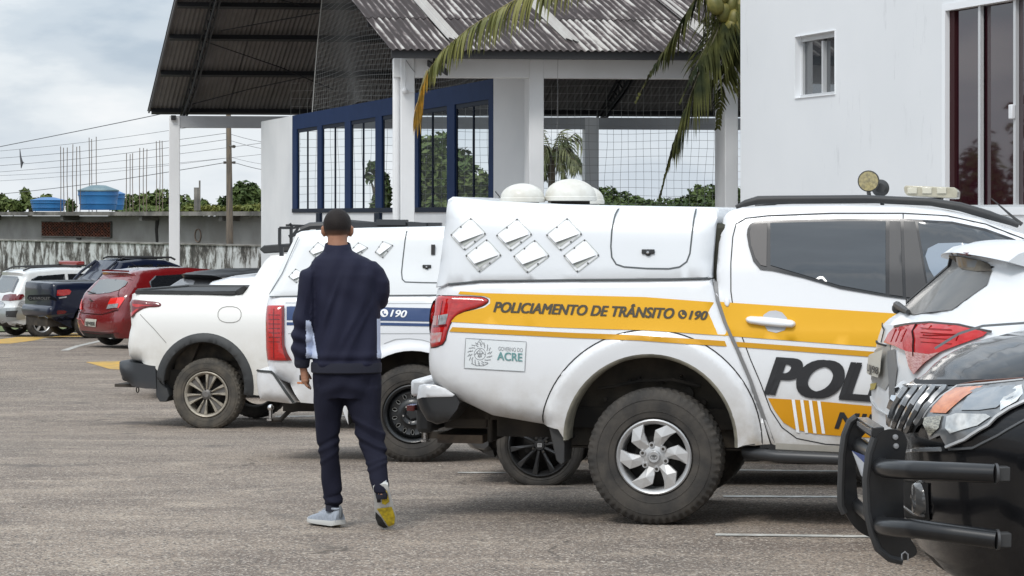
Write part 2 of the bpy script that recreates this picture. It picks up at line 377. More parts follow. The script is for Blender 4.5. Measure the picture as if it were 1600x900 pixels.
# ------------------------------------------------------------------ old concrete building with flat slab
BA = px(0, 0, 92); BB = px(430, 0, 75.5); bp_ = vplane((BA.x, BA.y), (BB.x, BB.y))
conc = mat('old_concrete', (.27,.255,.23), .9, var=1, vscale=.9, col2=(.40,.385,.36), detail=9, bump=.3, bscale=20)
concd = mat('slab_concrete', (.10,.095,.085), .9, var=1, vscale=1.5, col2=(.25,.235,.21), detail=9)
t = thing('flat_roofed_building', 'weathered grey concrete building with flat slab roof behind the boundary wall', 'building', (BA.x, BA.y, -1.3), 0)
sE, _ = bp_(430, 0); gA = bp_(67, 346); gB = bp_(175, 371)
v, f = tri_fill([(-22,-1.4),(sE+25,-1.4),(sE+25,1.72),(-22,1.72)], [[(gA[0],gB[1]),(gB[0],gB[1]),(gB[0],gA[1]),(gA[0],gA[1])]], step=1.5, rings=())
g = MB(); g.add([bp_.w(a, b) for a, b in v], f); g.build('front_wall', conc, t, world=True, smooth=0)
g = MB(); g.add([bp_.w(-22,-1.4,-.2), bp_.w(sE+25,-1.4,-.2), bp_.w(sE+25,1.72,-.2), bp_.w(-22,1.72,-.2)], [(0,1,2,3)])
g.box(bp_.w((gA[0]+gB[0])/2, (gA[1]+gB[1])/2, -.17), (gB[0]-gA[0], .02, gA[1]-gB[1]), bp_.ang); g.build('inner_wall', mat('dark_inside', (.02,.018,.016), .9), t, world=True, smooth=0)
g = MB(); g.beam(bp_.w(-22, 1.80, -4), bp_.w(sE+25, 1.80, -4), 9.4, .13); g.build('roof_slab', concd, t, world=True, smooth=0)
for xx in (0, 122, 246, 372):
    s_, _ = bp_(xx, 330); g = MB(); g.box(bp_.w(s_, 1.66, .30), (.22, .6, .16), bp_.ang); g.build('bracket', concd, t, world=True, smooth=0)
g = MB(); s_, _ = bp_(246, 350); zt = 1.7; g.prism([(s_-.1,1.6),(s_+.16,1.62),(s_+.05,1.3),(s_+.08,.95),(s_-.02,.5),(s_-.09,.95),(s_-.14,1.3)], .012, .02, lambda x, y, z: bp_.w(x, z, y)); 
s_, _ = bp_(124, 370); g.box(bp_.w(s_, .98, .02), (.33,.04,.10), bp_.ang); g.build('damp_stain', mat('damp', (.035,.03,.027), .9), t, world=True, smooth=0)
brickm = mat('clay_block', (.26,.085,.045), .85, var=1, vscale=6, col2=(.10,.05,.035))
g = MB(); nx, nz = 22, 5; cw = (gB[0]-gA[0])/nx; ch = (gA[1]-gB[1])/nz
for i in range(nx):
    for j in range(nz):
        cx, cz = gA[0]+(i+.5)*cw, gB[1]+(j+.5)*ch
        for a, b in (((-1,0),(0,1)),((0,1),(1,0)),((1,0),(0,-1)),((0,-1),(-1,0))):
            g.beam(bp_.w(cx+a[0]*cw*.5, cz+a[1]*ch*.5, .0), bp_.w(cx+b[0]*cw*.5, cz+b[1]*ch*.5, .0), .12, .022)
g.build('vent_grille', brickm, t, world=True, smooth=0, kind='stuff')
g = MB()
for a, b in (((gA[0],gA[1]),(gB[0],gA[1])),((gA[0],gB[1]),(gB[0],gB[1])),((gA[0],gA[1]),(gA[0],gB[1])),((gB[0],gA[1]),(gB[0],gB[1]))): g.beam(bp_.w(*a, .03), bp_.w(*b, .03), .08, .035)
g.build('grille_frame', concd, t, world=True, smooth=0)
s_, z_ = bp_(310, 368); g = MB(); ring = [bp_.w(s_+.2*math.cos(R(a)), z_+.2*math.sin(R(a)), .02) for a in range(0, 360, 15)]; g.tube(ring, .018, 5, closed=True); g.build('round_patch', mat('patch', (.30,.22,.17), .9), t, world=True)
# meter box
s_, z_ = bp_(372, 340); g = MB(); g.box(bp_.w(s_, z_, .08), (.18,.12,.12), bp_.ang); tag(g.build('junction_box', mat('cream_plastic', (.6,.57,.48), .6), bevel=.01), 'small cream junction box under the slab beside the power pole', 'box')
# ---- water tanks
bluep = mat('blue_tank', (.018,.125,.33), .45, var=.6, vscale=2, col2=(.03,.19,.43)); blued = mat('tank_lid', (.10,.17,.20), .6, var=1, vscale=2, col2=(.20,.27,.28))
def tank(x0, x1, yt, yb, Y, label, lid=1):
    c = px((x0+x1)/2, yb, Y); r = (x1-x0)/2/F*Y; h = (yb-yt)/F*Y; t = thing('water_tank', label, 'water tank', c)
    g = MB(); hb = h*.74
    g.lathe([(0,0),(r*.84,0),(r*.88,hb*.30),(r*.91,hb*.32),(r*.91,hb*.38),(r*.90,hb*.42),(r*.94,hb*.75),(r*.97,hb*.78),(r*.97,hb*.84),(r*.96,hb*.9),(r*.97,hb),(0,hb)], axis='z', n=28); g.build('tank_body', bluep, t)
    g = MB(); g.lathe([(r*.95,hb),(r*1.0,hb+.005),(r*1.0,hb*1.07),(r*.93,hb*1.10),(r*.35,h*.985),(0,h)], axis='z', n=20); g.build('lid', blued if lid else bluep, t)
    return t
tank(121, 186, 289, 328, 86, 'larger blue water tank with domed grey lid standing on the slab roof')
tank(150, 196, 296, 328, 88, 'blue water tank half hidden behind the larger tank on the slab roof', 0)
tank(47, 103, 308, 330, 88, 'low blue water tank on the slab roof at its left end', 0)
# ---- rebar starter bars
rust = mat('rebar_rust', (.13,.10,.085), .8, var=1, vscale=20, col2=(.22,.17,.13))
for i, (xs, yt) in enumerate((((95,100,106),229),((114,120,125),226),((139,144,151),214),((197,203,208),240),((218,224,229),230),((244,249,254),219))):
    Y = 84+(i % 3)*1.2; t = thing('starter_bars', ['first','second','third','fourth','fifth','sixth'][i]+' cluster of rusty rebar from the left, rising from the slab roof', 'rebar', px(xs[1], 330, Y), 0, 'rebar clusters on the slab roof')
    for x in xs:
        g = MB(); a = px(x+random.uniform(-1,1), yt+random.uniform(-1,4), Y); b = px(x, 332, Y); g.tube([a, (a+b)/2+Vector((random.uniform(-.02,.02),0,0)), b], .014, 5); g.build('rebar', rust, t, world=True)
for x, yt, yb, w, lab in ((307,293,329,.09,'dark concrete post standing on the slab roof'),(312,282,329,.03,'thin upright rod beside the dark post on the slab roof')):
    g = MB(); g.tube([px(x, yt, 84), px(x, yb, 84)], w, 6); tag(g.build('post', concd), lab, 'post')
# ------------------------------------------------------------------ power pole and wires
t = thing('utility_pole', 'round timber power pole rising behind the boundary wall', 'pole', (px(358,0,74).x, 74, gz(74)))
g = MB(); g.tube([px(359, 430, 74), px(358.5, 300, 74), px(357, 176, 74)], [.115,.09,.07], 10); g.build('pole_shaft', mat('pole_timber', (.23,.18,.13), .9, var=1, vscale=3, col2=(.10,.09,.08), stretch=(4,4,.5), dirt=None), t, world=True)
g = MB(); g.tube([px(358,227,73.9), px(362,229,73.6), px(366,229,73.4)], [.02,.035,.05], 6); g.build('insulator', mat('insul', (.08,.07,.06), .4), t, world=True)
g = MB(); g.beam(px(351,254,74), px(366,254,74), .06, .06); g.tube([px(351,252,74),px(351,256,74)], .04, 6); g.tube([px(366,252,74),px(366,256,74)], .04, 6); g.build('crossarm', mat('insul', (0,0,0)), t, world=True)
wirem = mat('wire', (.09,.09,.10), .6)
wires = [((-60,241),(420,143),.014,76,92),((-60,241),(354,190),.007,74,90),((-60,251),(354,208),.008,74,90),((-60,263),(354,218),.008,74,90),((-60,273),(420,222),.007,74,90),((-60,277),(420,240),.006,74,90),((-60,286),(354,247),.006,74,90),((-60,309),(352,254),.011,74,88),
         ((358,209),(470,225),.008,74,74),((358,219),(470,236),.008,74,74),((358,245),(470,258),.006,74,74),((366,254),(470,268),.011,74,74)]
for i, (a, b, r, Yb, Ya) in enumerate(wires):
    A, B = (px(*a, Ya), px(*b, Yb)); g = MB(); pts = []
    for k in range(13):
        u = k/12; p = A.lerp(B, u); p.z -= math.sin(u*math.pi)*.10*(1 if i else .2); pts.append(p)
    g.tube(pts, r, 4); tag(g.build('overhead_wire', wirem), 'thin dark overhead wire '+['rising steeply over the slab roof to the pavilion eave','uppermost of the flat run left of the pole','second highest of the flat run left of the pole','third highest of the flat run left of the pole','fourth highest of the flat run left of the pole','fifth highest of the flat run left of the pole','just above the lowest one left of the pole','lowest and thickest on the pole from the left','highest of those running right from the pole','second highest running right from the pole','third highest running right from the pole','lowest and thickest running right from the pole'][i], 'wire', 'overhead wires at the power pole')
g = MB(); pts = [px(31,233,84), px(32,245,84), px(34,255,84), px(33,263,84)]; g.tube(pts, [.012,.03,.05,.012], 5); g.tube([px(33,252,84),px(38,254,84)], [.03,.01], 5); tag(g.build('kite_scrap', wirem), 'dark torn kite scrap caught on the overhead wires', 'kite')
# ------------------------------------------------------------------ vegetation
def leafmat(name, a, b): return mat(name, a, .6, var=1, vscale=1.4, col2=b, spec=.25, detail=6)
lf_dark = leafmat('leaf_dark', (.030,.055,.018), (.085,.12,.035)); lf_mid = leafmat('leaf_mid', (.05,.085,.022), (.12,.15,.045)); lf_yel = leafmat('leaf_yellow', (.10,.13,.03), (.19,.19,.05))
bark = mat('bark', (.13,.11,.085), .9, var=1, vscale=5)
def leaves(g, blobs, n, sz, rng, flat=.5):
    tot = sum(b[3]*b[4]*b[5] for b in blobs)**1
    for (x, y, z, a, b, c) in blobs:
        k = int(n*a*b*c/tot)+3
        for _ in range(k):
            u = rng.normal(size=3); u /= np.linalg.norm(u); rr = rng.random()**.22
            p = np.array((x, y, z))+u*np.array((a, b, c))*rr*(1+.15*math.sin(9*u[0]+5*u[2]))
            nrm = u*.7+rng.normal(size=3)*.6+np.array((0,0,.4)); nrm /= np.linalg.norm(nrm); t1 = np.cross(nrm, rng.normal(size=3)); t1 /= np.linalg.norm(t1); t2 = np.cross(nrm, t1)
            s = sz*rng.uniform(.6, 1.3); k0 = len(g.v)
            g.v += [tuple(p-t1*s*.5), tuple(p+t2*s*.28), tuple(p+t1*s*.55-nrm*s*.12), tuple(p-t2*s*.28)]; g.f.append((k0, k0+1, k0+2, k0+3)); g.m.append(0)
def tree(name, label, base, blobs, n, sz, m, seed=1, trunk_r=.12, group=None, cat='tree'):
    rng = np.random.default_rng(seed); t = thing(name, label, cat, base, 0, group); g = MB(); leaves(g, blobs, n, sz, rng); g.build('crown', m, t, world=True, smooth=0, fix=False)
    g = MB(); b = Vector(base); c = Vector(np.mean([q[:3] for q in blobs], axis=0)); c.z = min(q[2]-q[5]*.3 for q in blobs)
    g.tube([b, b.lerp(c, .5)+Vector((.08,0,0)), c], [trunk_r*1.4, trunk_r, trunk_r*.8], 8)
    for q in blobs: q3 = Vector(q[:3]); g.tube([c, c.lerp(q3, .5)+Vector((0,0,.1)), q3], [trunk_r*.6, trunk_r*.35, trunk_r*.15], 5)
    g.build('trunk', bark, t, world=True); return t
def pb(x, y, rx, ry, Y, dep=None):   # blob from pixel ellipse
    p = px(x, y, Y); k = Y/F; return (p.x, p.y, p.z, rx*k, (dep or (rx+ry)/2)*k, ry*k)
def gb(x, Y): return (px(x, 0, Y).x, Y, gz(Y))
tree('broadleaf_tree', 'dark rounded broadleaf tree behind the power pole', gb(385,100), [pb(385,330,50,14,100), pb(385,308,28,22,100), pb(360,318,20,14,100), pb(402,320,22,18,100), pb(378,295,14,12,100), pb(430,318,25,18,100)], 4200, .26, lf_dark, 2)
tree('scrub_bush', 'dense green scrub growing behind the slab roof left of the white pillar', gb(230,102), [pb(250,332,80,12,102), pb(205,318,16,14,102), pb(228,316,20,15,102), pb(252,314,18,17,102), pb(282,318,20,14,102), pb(310,322,20,10,102)], 4200, .24, lf_mid, 3, cat='bush')
tree('scrub_bush', 'low yellow-green scrub along the slab roof right of the white pillar', gb(330,95), [pb(300,327,16,7,95), pb(330,328,20,7,95), pb(362,327,20,6,95), pb(395,327,22,7,95)], 2400, .2, lf_yel, 4, cat='bush')
tree('scrub_bush', 'sparse grey-green bush behind the low blue tank', gb(20,104), [pb(-5,318,20,14,104), pb(22,322,18,10,104), pb(40,306,7,12,104), pb(55,318,14,9,104), pb(72,312,10,8,104), pb(110,322,8,10,104)], 1300, .3, lf_mid, 5, cat='bush')
tree('broad_leaved_tree', 'large-leaved green tree seen through the right blue-framed windows', gb(690,78), [pb(668,245,24,32,78), pb(690,230,24,24,78), pb(700,275,40,38,78), pb(655,290,30,36,78), pb(735,292,34,30,78), pb(722,250,18,18,78), pb(690,330,70,26,78), pb(760,310,20,20,78)], 4200, .34, lf_mid, 6)
tree('broad_leaved_tree', 'branch of dark leaves seen through the third left window pane', gb(600,78), [pb(585,262,12,9,78), pb(578,277,6,8,78), pb(600,300,10,26,78), pb(592,318,14,12,78)], 500, .3, lf_dark, 7)
tree('scrub_bush', 'rounded green treetops low in the netted opening right of the grey column', gb(960,96), [pb(960,330,80,22,96), pb(1040,335,60,16,96), pb(945,305,24,14,96), pb(970,312,26,12,96), pb(910,300,22,18,96), pb(1000,320,30,8,96), pb(1040,318,26,9,96)], 6000, .2, lf_dark, 8, cat='bush')
tree('broadleaf_tree', 'round dark treetop behind the netting beside the right pillar', gb(1105,96), [pb(1110,335,60,30,96), pb(1100,305,28,16,96), pb(1135,304,28,14,96), pb(1075,314,22,8,96), pb(1170,308,26,18,96)], 6000, .2, lf_dark, 9)
# trees that the dark glass mirrors (left of the frame)
for i, (x, y, h) in enumerate(((-17.5,52,6.6),(-16.0,50,5.2),(-21,58,5.0),(-25,66,5.4),(-14.5,47.5,3.0))):
    tree('cypress_tree', ['tallest dark conical tree beyond the left edge','second dark conical tree beyond the left edge','third dark conical tree beyond the left edge','fourth dark conical tree beyond the left edge','small shrub beyond the left edge'][i], (x, y, gz(y)), [(x, y, gz(y)+h*.35, h*.22, h*.22, h*.3), (x+.2, y, gz(y)+h*.65, h*.15, h*.15, h*.25), (x, y, gz(y)+h*.85, h*.07, h*.07, h*.16)], 2200, .3, lf_dark, 20+i, cat='tree')
def frond(g, pts, n, L0, w0, rng, spread=1.0, droop=1.0, side_bias=0, stuff=None, m=0, prof=None):
    P = [Vector(p) for p in resample([tuple(p) for p in pts], .15)]
    # smooth rachis
    g.tube(P, [max(.004, .022*(1-i/len(P))) for i in range(len(P))], 5, m=1)
    k = len(P)
    for i in range(n):
        u = (i+.5)/n; idx = min(k-2, int(u*(k-1))); p = P[idx].lerp(P[idx+1], u*(k-1)-idx); d = (P[min(idx+1,k-1)]-P[max(idx-1,0)]).normalized()
        side = d.cross(Vector((0,0,1))); 
        if side.length < .2: side = Vector((1,.3,0))
        side.normalize()
        for sg in (-1, 1):
            ln = L0*(math.sin(math.pi*(.12+.86*u))**.6 if prof is None else prof(u))*rng.uniform(.82,1.1); w = w0*rng.uniform(.8,1.15)
            dr = (side*sg*spread*rng.uniform(.7,1.2)+d*.75+Vector((0,0,-.25*droop))+Vector(rng.normal(size=3)*.10)).normalized(); q = p.copy(); V = []; seg = 5
            wd = d*.8+Vector((rng.normal()*.2, rng.normal()*.2, .2)); wd = (wd-dr*wd.dot(dr)).normalized()
            for s_ in range(seg+1):
                a = s_/seg; ww = w*(1-a**2.2)*.5*(1 if a > 0 else .6); V += [q-wd*ww, q+wd*ww]; dr = (dr+Vector((0,0,-1))*.34*droop).normalized(); q = q+dr*(ln/seg)
            k0 = len(g.v); g.v += [tuple(v) for v in V]
            for s_ in range(seg): g.f.append((k0+2*s_, k0+2*s_+1, k0+2*s_+3, k0+2*s_+2)); g.m.append(m)
def palm_leaf_mats(a, b): return [leafmat('pl_'+a, *b), mat('rachis', (.19,.17,.06), .7)]
rng = np.random.default_rng(11)
bx = px(1185, 0, 39.5).x
t = thing('coconut_palm', 'coconut palm with drooping fronds and green coconuts beside the white building corner', 'palm', (bx, 39.6, gz(40)))
crown = Vector((bx, 39.6, H+3.9))
g = MB(); g.tube([(bx+.1, 39.7, gz(40)), (bx+.05, 39.65, 2.5), tuple(crown)], [.2,.14,.12], 12); g.build('trunk', bark, t, world=True)
g = MB(); g.cur = 0
Yp = 39.3
frond(g, [crown, px(1080,-90,39.5), px(960,-75,39.3), px(860,-30,39.2), px(790,8,39.2), px(735,42,39.2), px(692,78,39.2), px(664,118,39.2), px(652,170,39.2)], 90, .74, .055, rng, spread=.45, droop=1.6)
frond(g, [crown, px(1100,-160,39.5), px(1000,-120,39.3), px(930,-80,39.2), px(870,-40,39.2), px(840,-5,39.2)], 40, 1.0, .05, rng, spread=.25, droop=1.9)
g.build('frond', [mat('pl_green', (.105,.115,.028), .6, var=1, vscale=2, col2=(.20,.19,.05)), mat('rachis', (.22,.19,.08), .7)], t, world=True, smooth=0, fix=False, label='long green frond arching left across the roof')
g = MB(); frond(g, [px(668,110,39.17), px(657,140,39.17), px(648,185,39.17)], 11, .62, .05, rng, spread=.25, droop=1.7)
g.build('frond_tip', [mat('pl_yel', (.42,.22,.02), .6, var=1, vscale=6, col2=(.16,.11,.02)), mat('rachis', (0,0,0))], t, world=True, smooth=0, fix=False, label='yellowed tip of the long frond')
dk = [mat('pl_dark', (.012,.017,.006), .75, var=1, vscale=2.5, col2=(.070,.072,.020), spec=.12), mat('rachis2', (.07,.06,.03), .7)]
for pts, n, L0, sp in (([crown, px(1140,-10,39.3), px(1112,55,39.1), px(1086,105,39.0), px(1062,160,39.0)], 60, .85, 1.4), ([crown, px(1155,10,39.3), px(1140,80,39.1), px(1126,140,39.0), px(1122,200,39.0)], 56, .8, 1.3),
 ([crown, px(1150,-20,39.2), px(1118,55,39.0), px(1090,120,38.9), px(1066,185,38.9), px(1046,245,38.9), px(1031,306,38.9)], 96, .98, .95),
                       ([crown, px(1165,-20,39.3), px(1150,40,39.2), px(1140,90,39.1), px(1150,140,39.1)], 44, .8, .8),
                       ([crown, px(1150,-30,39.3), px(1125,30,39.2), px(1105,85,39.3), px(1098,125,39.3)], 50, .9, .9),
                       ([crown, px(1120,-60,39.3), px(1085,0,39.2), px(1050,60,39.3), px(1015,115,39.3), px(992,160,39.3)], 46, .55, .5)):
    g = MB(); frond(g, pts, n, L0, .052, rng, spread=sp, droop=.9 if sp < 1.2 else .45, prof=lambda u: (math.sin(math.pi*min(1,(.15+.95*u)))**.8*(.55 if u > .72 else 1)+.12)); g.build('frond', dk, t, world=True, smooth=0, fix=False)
g = MB()
for i in range(70):
    a = px(rng.uniform(1100,1175), rng.uniform(-30,30), 39.2+rng.uniform(-.3,.3)); b = a+Vector((rng.normal()*.12, rng.normal()*.1, -rng.uniform(.4,1.1))); g.tube([a, a.lerp(b,.5)+Vector((rng.normal()*.04,0,0)), b], [.012,.009,.003], 4)
g.build('dry_fibre', dk[0], t, world=True, kind='stuff')
cocm = mat('coconut_husk', (.20,.17,.04), .5, var=1, vscale=5, col2=(.10,.10,.025), spec=.4)
g0 = MB(); g0.lathe([(0,-.155),(.05,-.15),(.10,-.11),(.125,-.03),(.12,.05),(.09,.12),(.045,.155),(0,.165)], axis='z', n=16)
c0 = None
for (x, y) in ((1118,8),(1131,20),(1144,6),(1148,30),(1157,14),(1128,-8),(1143,44),(1160,42)):
    p = px(x, y, 39.0+random.uniform(-.1,.1))
    if c0 is None: c0 = g0.build('coconut', cocm, t); o = c0
    else: o = c0.copy(); C.objects.link(o)
    o.location = p-t.location; o.rotation_euler = (random.uniform(-.4,.4), random.uniform(-.4,.4), 0)
for (x0, lab) in ((868, 'shaggy palm top seen through the netted opening left of the grey column'),):
    c = px(x0-6, 238, 76); t = thing('palm', lab, 'palm', (c.x, c.y, gz(76))); g = MB(); g.tube([(c.x, c.y, gz(76)), tuple(c)], [.14,.10], 8); g.build('trunk', bark, t, world=True)
    g = MB()
    for i in range(34):
        a = rng.uniform(0, 6.28); r = rng.uniform(.7,1.5); e = rng.uniform(-.5,.9); q = c+Vector((math.cos(a)*r*.55, math.sin(a)*r*.5, e*.75)); q2 = c+Vector((math.cos(a)*r, math.sin(a)*r, e*.4-.35-.5*rng.random()))
        frond(g, [c, c.lerp(q,.6), q, q.lerp(q2,.5)+Vector((0,0,.12)), q2], 20, .55, .045, rng, spread=.6, droop=.9)
    g.build('crown', [mat('pl_mid', (.05,.07,.022), .6, var=1, vscale=2, col2=(.12,.13,.05)), mat('rachis2', (0,0,0))], t, world=True, smooth=0, fix=False)
# ------------------------------------------------------------------ pavilion (covered court)
AN = R(6.5); E = Vector((math.cos(AN), math.sin(AN), 0)); Nn = Vector((math.sin(AN), -math.cos(AN), 0))
whitew = mat('white_wall', (.81,.815,.82), .8, var=.55, vscale=.8, col2=(.66,.675,.69), detail=9, bump=.12, bscale=30)
whitec = mat('white_column', (.84,.845,.85), .75, var=.5, vscale=1.1, col2=(.70,.71,.72), detail=8, bump=.1, bscale=30)
greyb = mat('grey_beam', (.50,.51,.53), .8, var=1, vscale=.8, col2=(.40,.41,.43), detail=7)
blackst = mat('black_steel', (.018,.018,.02), .55)
pt = px(637, 0, 40.8); NP = Vector((pt.x, pt.y, 0))         # near left column, front centre
FP = Vector((px(272.5, 0, 64.5).x, 64.5, 0))                # far left column
T = thing('covered_court', 'open sided covered court with corrugated roof, white columns and blue framed windows', 'building', (-4, 52, gz(52)))
def part(g, name, m, **kw): return g.build(name, m, T, world=True, **kw)
HB = H+2.46          # column top / beam top
def nearpt(s, z, off=0): p = NP+E*s-Nn*off; return (p.x, p.y, z)     # off = away from camera
def farpt(s, z, off=0): p = FP+E*s-Nn*off; return (p.x, p.y, z)
pn = vplane((NP.x, NP.y), (NP.x+E.x, NP.y+E.y)); pf = vplane((FP.x, FP.y), (FP.x+E.x, FP.y+E.y))
def colm(x, w, d, off, plane, zt):
    s, _ = plane(x, 0); base = plane.w(s, 0); g = MB(); zb = gz(base[1]); c = Vector(base)-Nn*(off+d/2); g.box((c.x, c.y, (zb+zt)/2), (w, d, zt-zb), AN); return part(g, 'column', whitec, bevel=.012)
zb1 = pn(700, 121)[1]; zt1 = pn(700, 91.2)[1]
colm(637, .225, .6, 0, pn, zt1); colm(838.5, .235, .7, .004, pn, zt1); colm(1143, .215, .85, 0, pn, zt1)
c = Vector(pn.w(pn(619.5,0)[0], 0))-Nn*.10; g = MB(); g.tube([(c.x, c.y, -.5), (c.x, c.y, zt1-.02)], .055, 10); part(g, 'drain_pipe', whitec)
g = MB(); sL = pn(613,0)[0]; g.beam(nearpt(sL+.02, (zb1+zt1)/2, .14), nearpt(11, (zb1+zt1)/2, .14), .24, zt1-zb1); part(g, 'front_beam', whitec, bevel=.01)
# far columns and beam
ztf, zbf = pf(300,181)[1], pf(300,199.5)[1]
g = MB(); g.beam(farpt(-.1, (ztf+zbf)/2, .15), farpt(17, (ztf+zbf)/2, .15), .24, ztf-zbf); part(g, 'back_beam', greyb, bevel=.01)
colm(272.5, .27, .27, 0, pf, ztf); colm(925, .36, .5, .01, pf, ztf); colm(1240, .3, .3, 0, pf, ztf)
s_, z_ = pf(271, 184); g = MB(); g.box(farpt(s_, z_, -.06), (.12,.1,.12), AN); part(g, 'bracket', blackst)
# ---- blue window wall
Aw, Bw = px(408, 0, 62.6), px(775, 0, 42.75); bw = vplane((Aw.x, Aw.y), (Bw.x, Bw.y))
bluef = mat('blue_frame', (.010,.028,.088), .65, var=.5, vscale=3, col2=(.014,.036,.11), spec=.12); dkf = mat('dark_frame', (.008,.014,.03), .6, spec=.15)
ztw, zhb = H+2.27, H+2.27-.33; zsl = H+.05
sA, _ = bw(458, 0); sB, _ = bw(772, 0); S1 = bw(408, 0)[0]
g = MB()
g.prism([(S1,-1.1),(sB,-1.1),(sB,zsl),(sA,zsl),(sA,ztw),(S1,ztw)], -.10, 0, lambda x, y, z: bw.w(x, z, y)); part(g, 'window_wall', whitew, smooth=0)
def bar(s0, s1, z0, z1, d0, d1, gg): gg.prism([(s0,z0),(s1,z0),(s1,z1),(s0,z1)], d0, d1, lambda x, y, z: bw.w(x, z, y))
g = MB(); bar(sA, sB, zhb, ztw, -.05, .02, g); part(g, 'header', bluef, smooth=0)
g = MB(); bar(sA, sB, zsl-.01, zsl+.08, -.05, .03, g); part(g, 'sill', dkf, smooth=0)
for x0, x1, ext in ((458,465,0),(497,504,1),(540,549,0),(588,598,1),(646,655,0),(700,712,0),(765,772.5,0)):
    g = MB(); a, b = bw(x0,0)[0], bw(x1,0)[0]; bar(a, b, zsl, zhb+.01, -.035, .022, g)
    part(g, 'window_post', bluef, smooth=0)
    if ext: g = MB(); bar(a+.05, b-.03, -1, zsl-.02, .002, .06, g); part(g, 'post_leg', dkf, smooth=0)
for x0 in (480,523,567,675,739):
    g = MB(); a = bw(x0,0)[0]; w = .030 if x0 < 600 else .024; bar(a-w, a+w, zsl+.02, zhb-.05, -.03, .0, g); part(g, 'mullion', dkf, smooth=0)
for x0, x1 in ((465,497),(504,540),(549,588),(598,646),(655,700),(712,765)):
    a, b = bw(x0,0)[0], bw(x1,0)[0]
    g = MB(); bar(a, b, zhb-.08, zhb-.0, -.03, .0, g); bar(a, a+.05, zsl, zhb, -.03, -.004, g); bar(b-.04, b, zsl, zhb, -.03, -.004, g); part(g, 'casement', dkf, smooth=0)
def glass_mat(name, tint, refl=.12):
    m = bpy.data.materials.new(name); m.use_nodes = True; t = m.node_tree; t.nodes.clear(); n = t.nodes.new; l = t.links.new
    o = n('ShaderNodeOutputMaterial'); tr = n('ShaderNodeBsdfTransparent'); tr.inputs[0].default_value = (*tint, 1); gl = n('ShaderNodeBsdfGlossy'); gl.inputs['Roughness'].default_value = .02
    fr = n('ShaderNodeFresnel'); fr.inputs[0].default_value = 1.45; ad = n('ShaderNodeMath'); ad.operation = 'MULTIPLY'; ad.inputs[1].default_value = refl; ad.inputs[0].default_value = 1
    mx = n('ShaderNodeMixShader'); l(ad.outputs[0], mx.inputs[0]); l(tr.outputs[0], mx.inputs[1]); l(gl.outputs[0], mx.inputs[2]); l(mx.outputs[0], o.inputs[0]); return m
clearg = glass_mat('clear_glass', (.93,.96,.97), .05)
for x0, x1 in ((465,480),(481,497),(504,522),(524,540),(549,566),(568,588),(655,674),(676,700),(712,738),(740,765)):
    g = MB(); a, b = bw(x0,0)[0], bw(x1,0)[0]; g.add([bw.w(a, zsl+.03, -.015), bw.w(b, zsl+.03, -.015), bw.w(b, zhb-.02, -.015), bw.w(a, zhb-.02, -.015)], [(0,1,2,3)]); part(g, 'pane', clearg, smooth=0)
g = MB(); p0 = Vector(bw.w(bw(598,0)[0], 0, -.9)); p1 = Vector(bw.w(bw(618,0)[0], 0, -.9)); g.add([(p0.x,p0.y,-1),(p1.x,p1.y,-1),(p1.x,p1.y,ztw),(p0.x,p0.y,ztw)], [(0,1,2,3)])
# return wall between windows and second column
g = MB(); a = px(771, 0, 42.7); b = px(832, 0, 41.55+.3); g.prism([(0,-.9),(1,-.9),(1,zt1-.05),(0,zt1-.05)], 0, .15, lambda x, y, z: (a.x+(b.x-a.x)*x, a.y+(b.y-a.y)*x+y, z)); part(g, 'return_wall', whitew, smooth=0)
# ---- roof
# eave corners
NE = Vector((px(609,0,40.0).x, 40.0, H+(335-77)/F*40.0)); FE = Vector((px(232.5,0,65.4).x, 65.4, H+(335-173)/F*65.4))
skew = Vector((FE.x-NE.x, FE.y-NE.y, 0)); span = skew.length; sk = skew/span
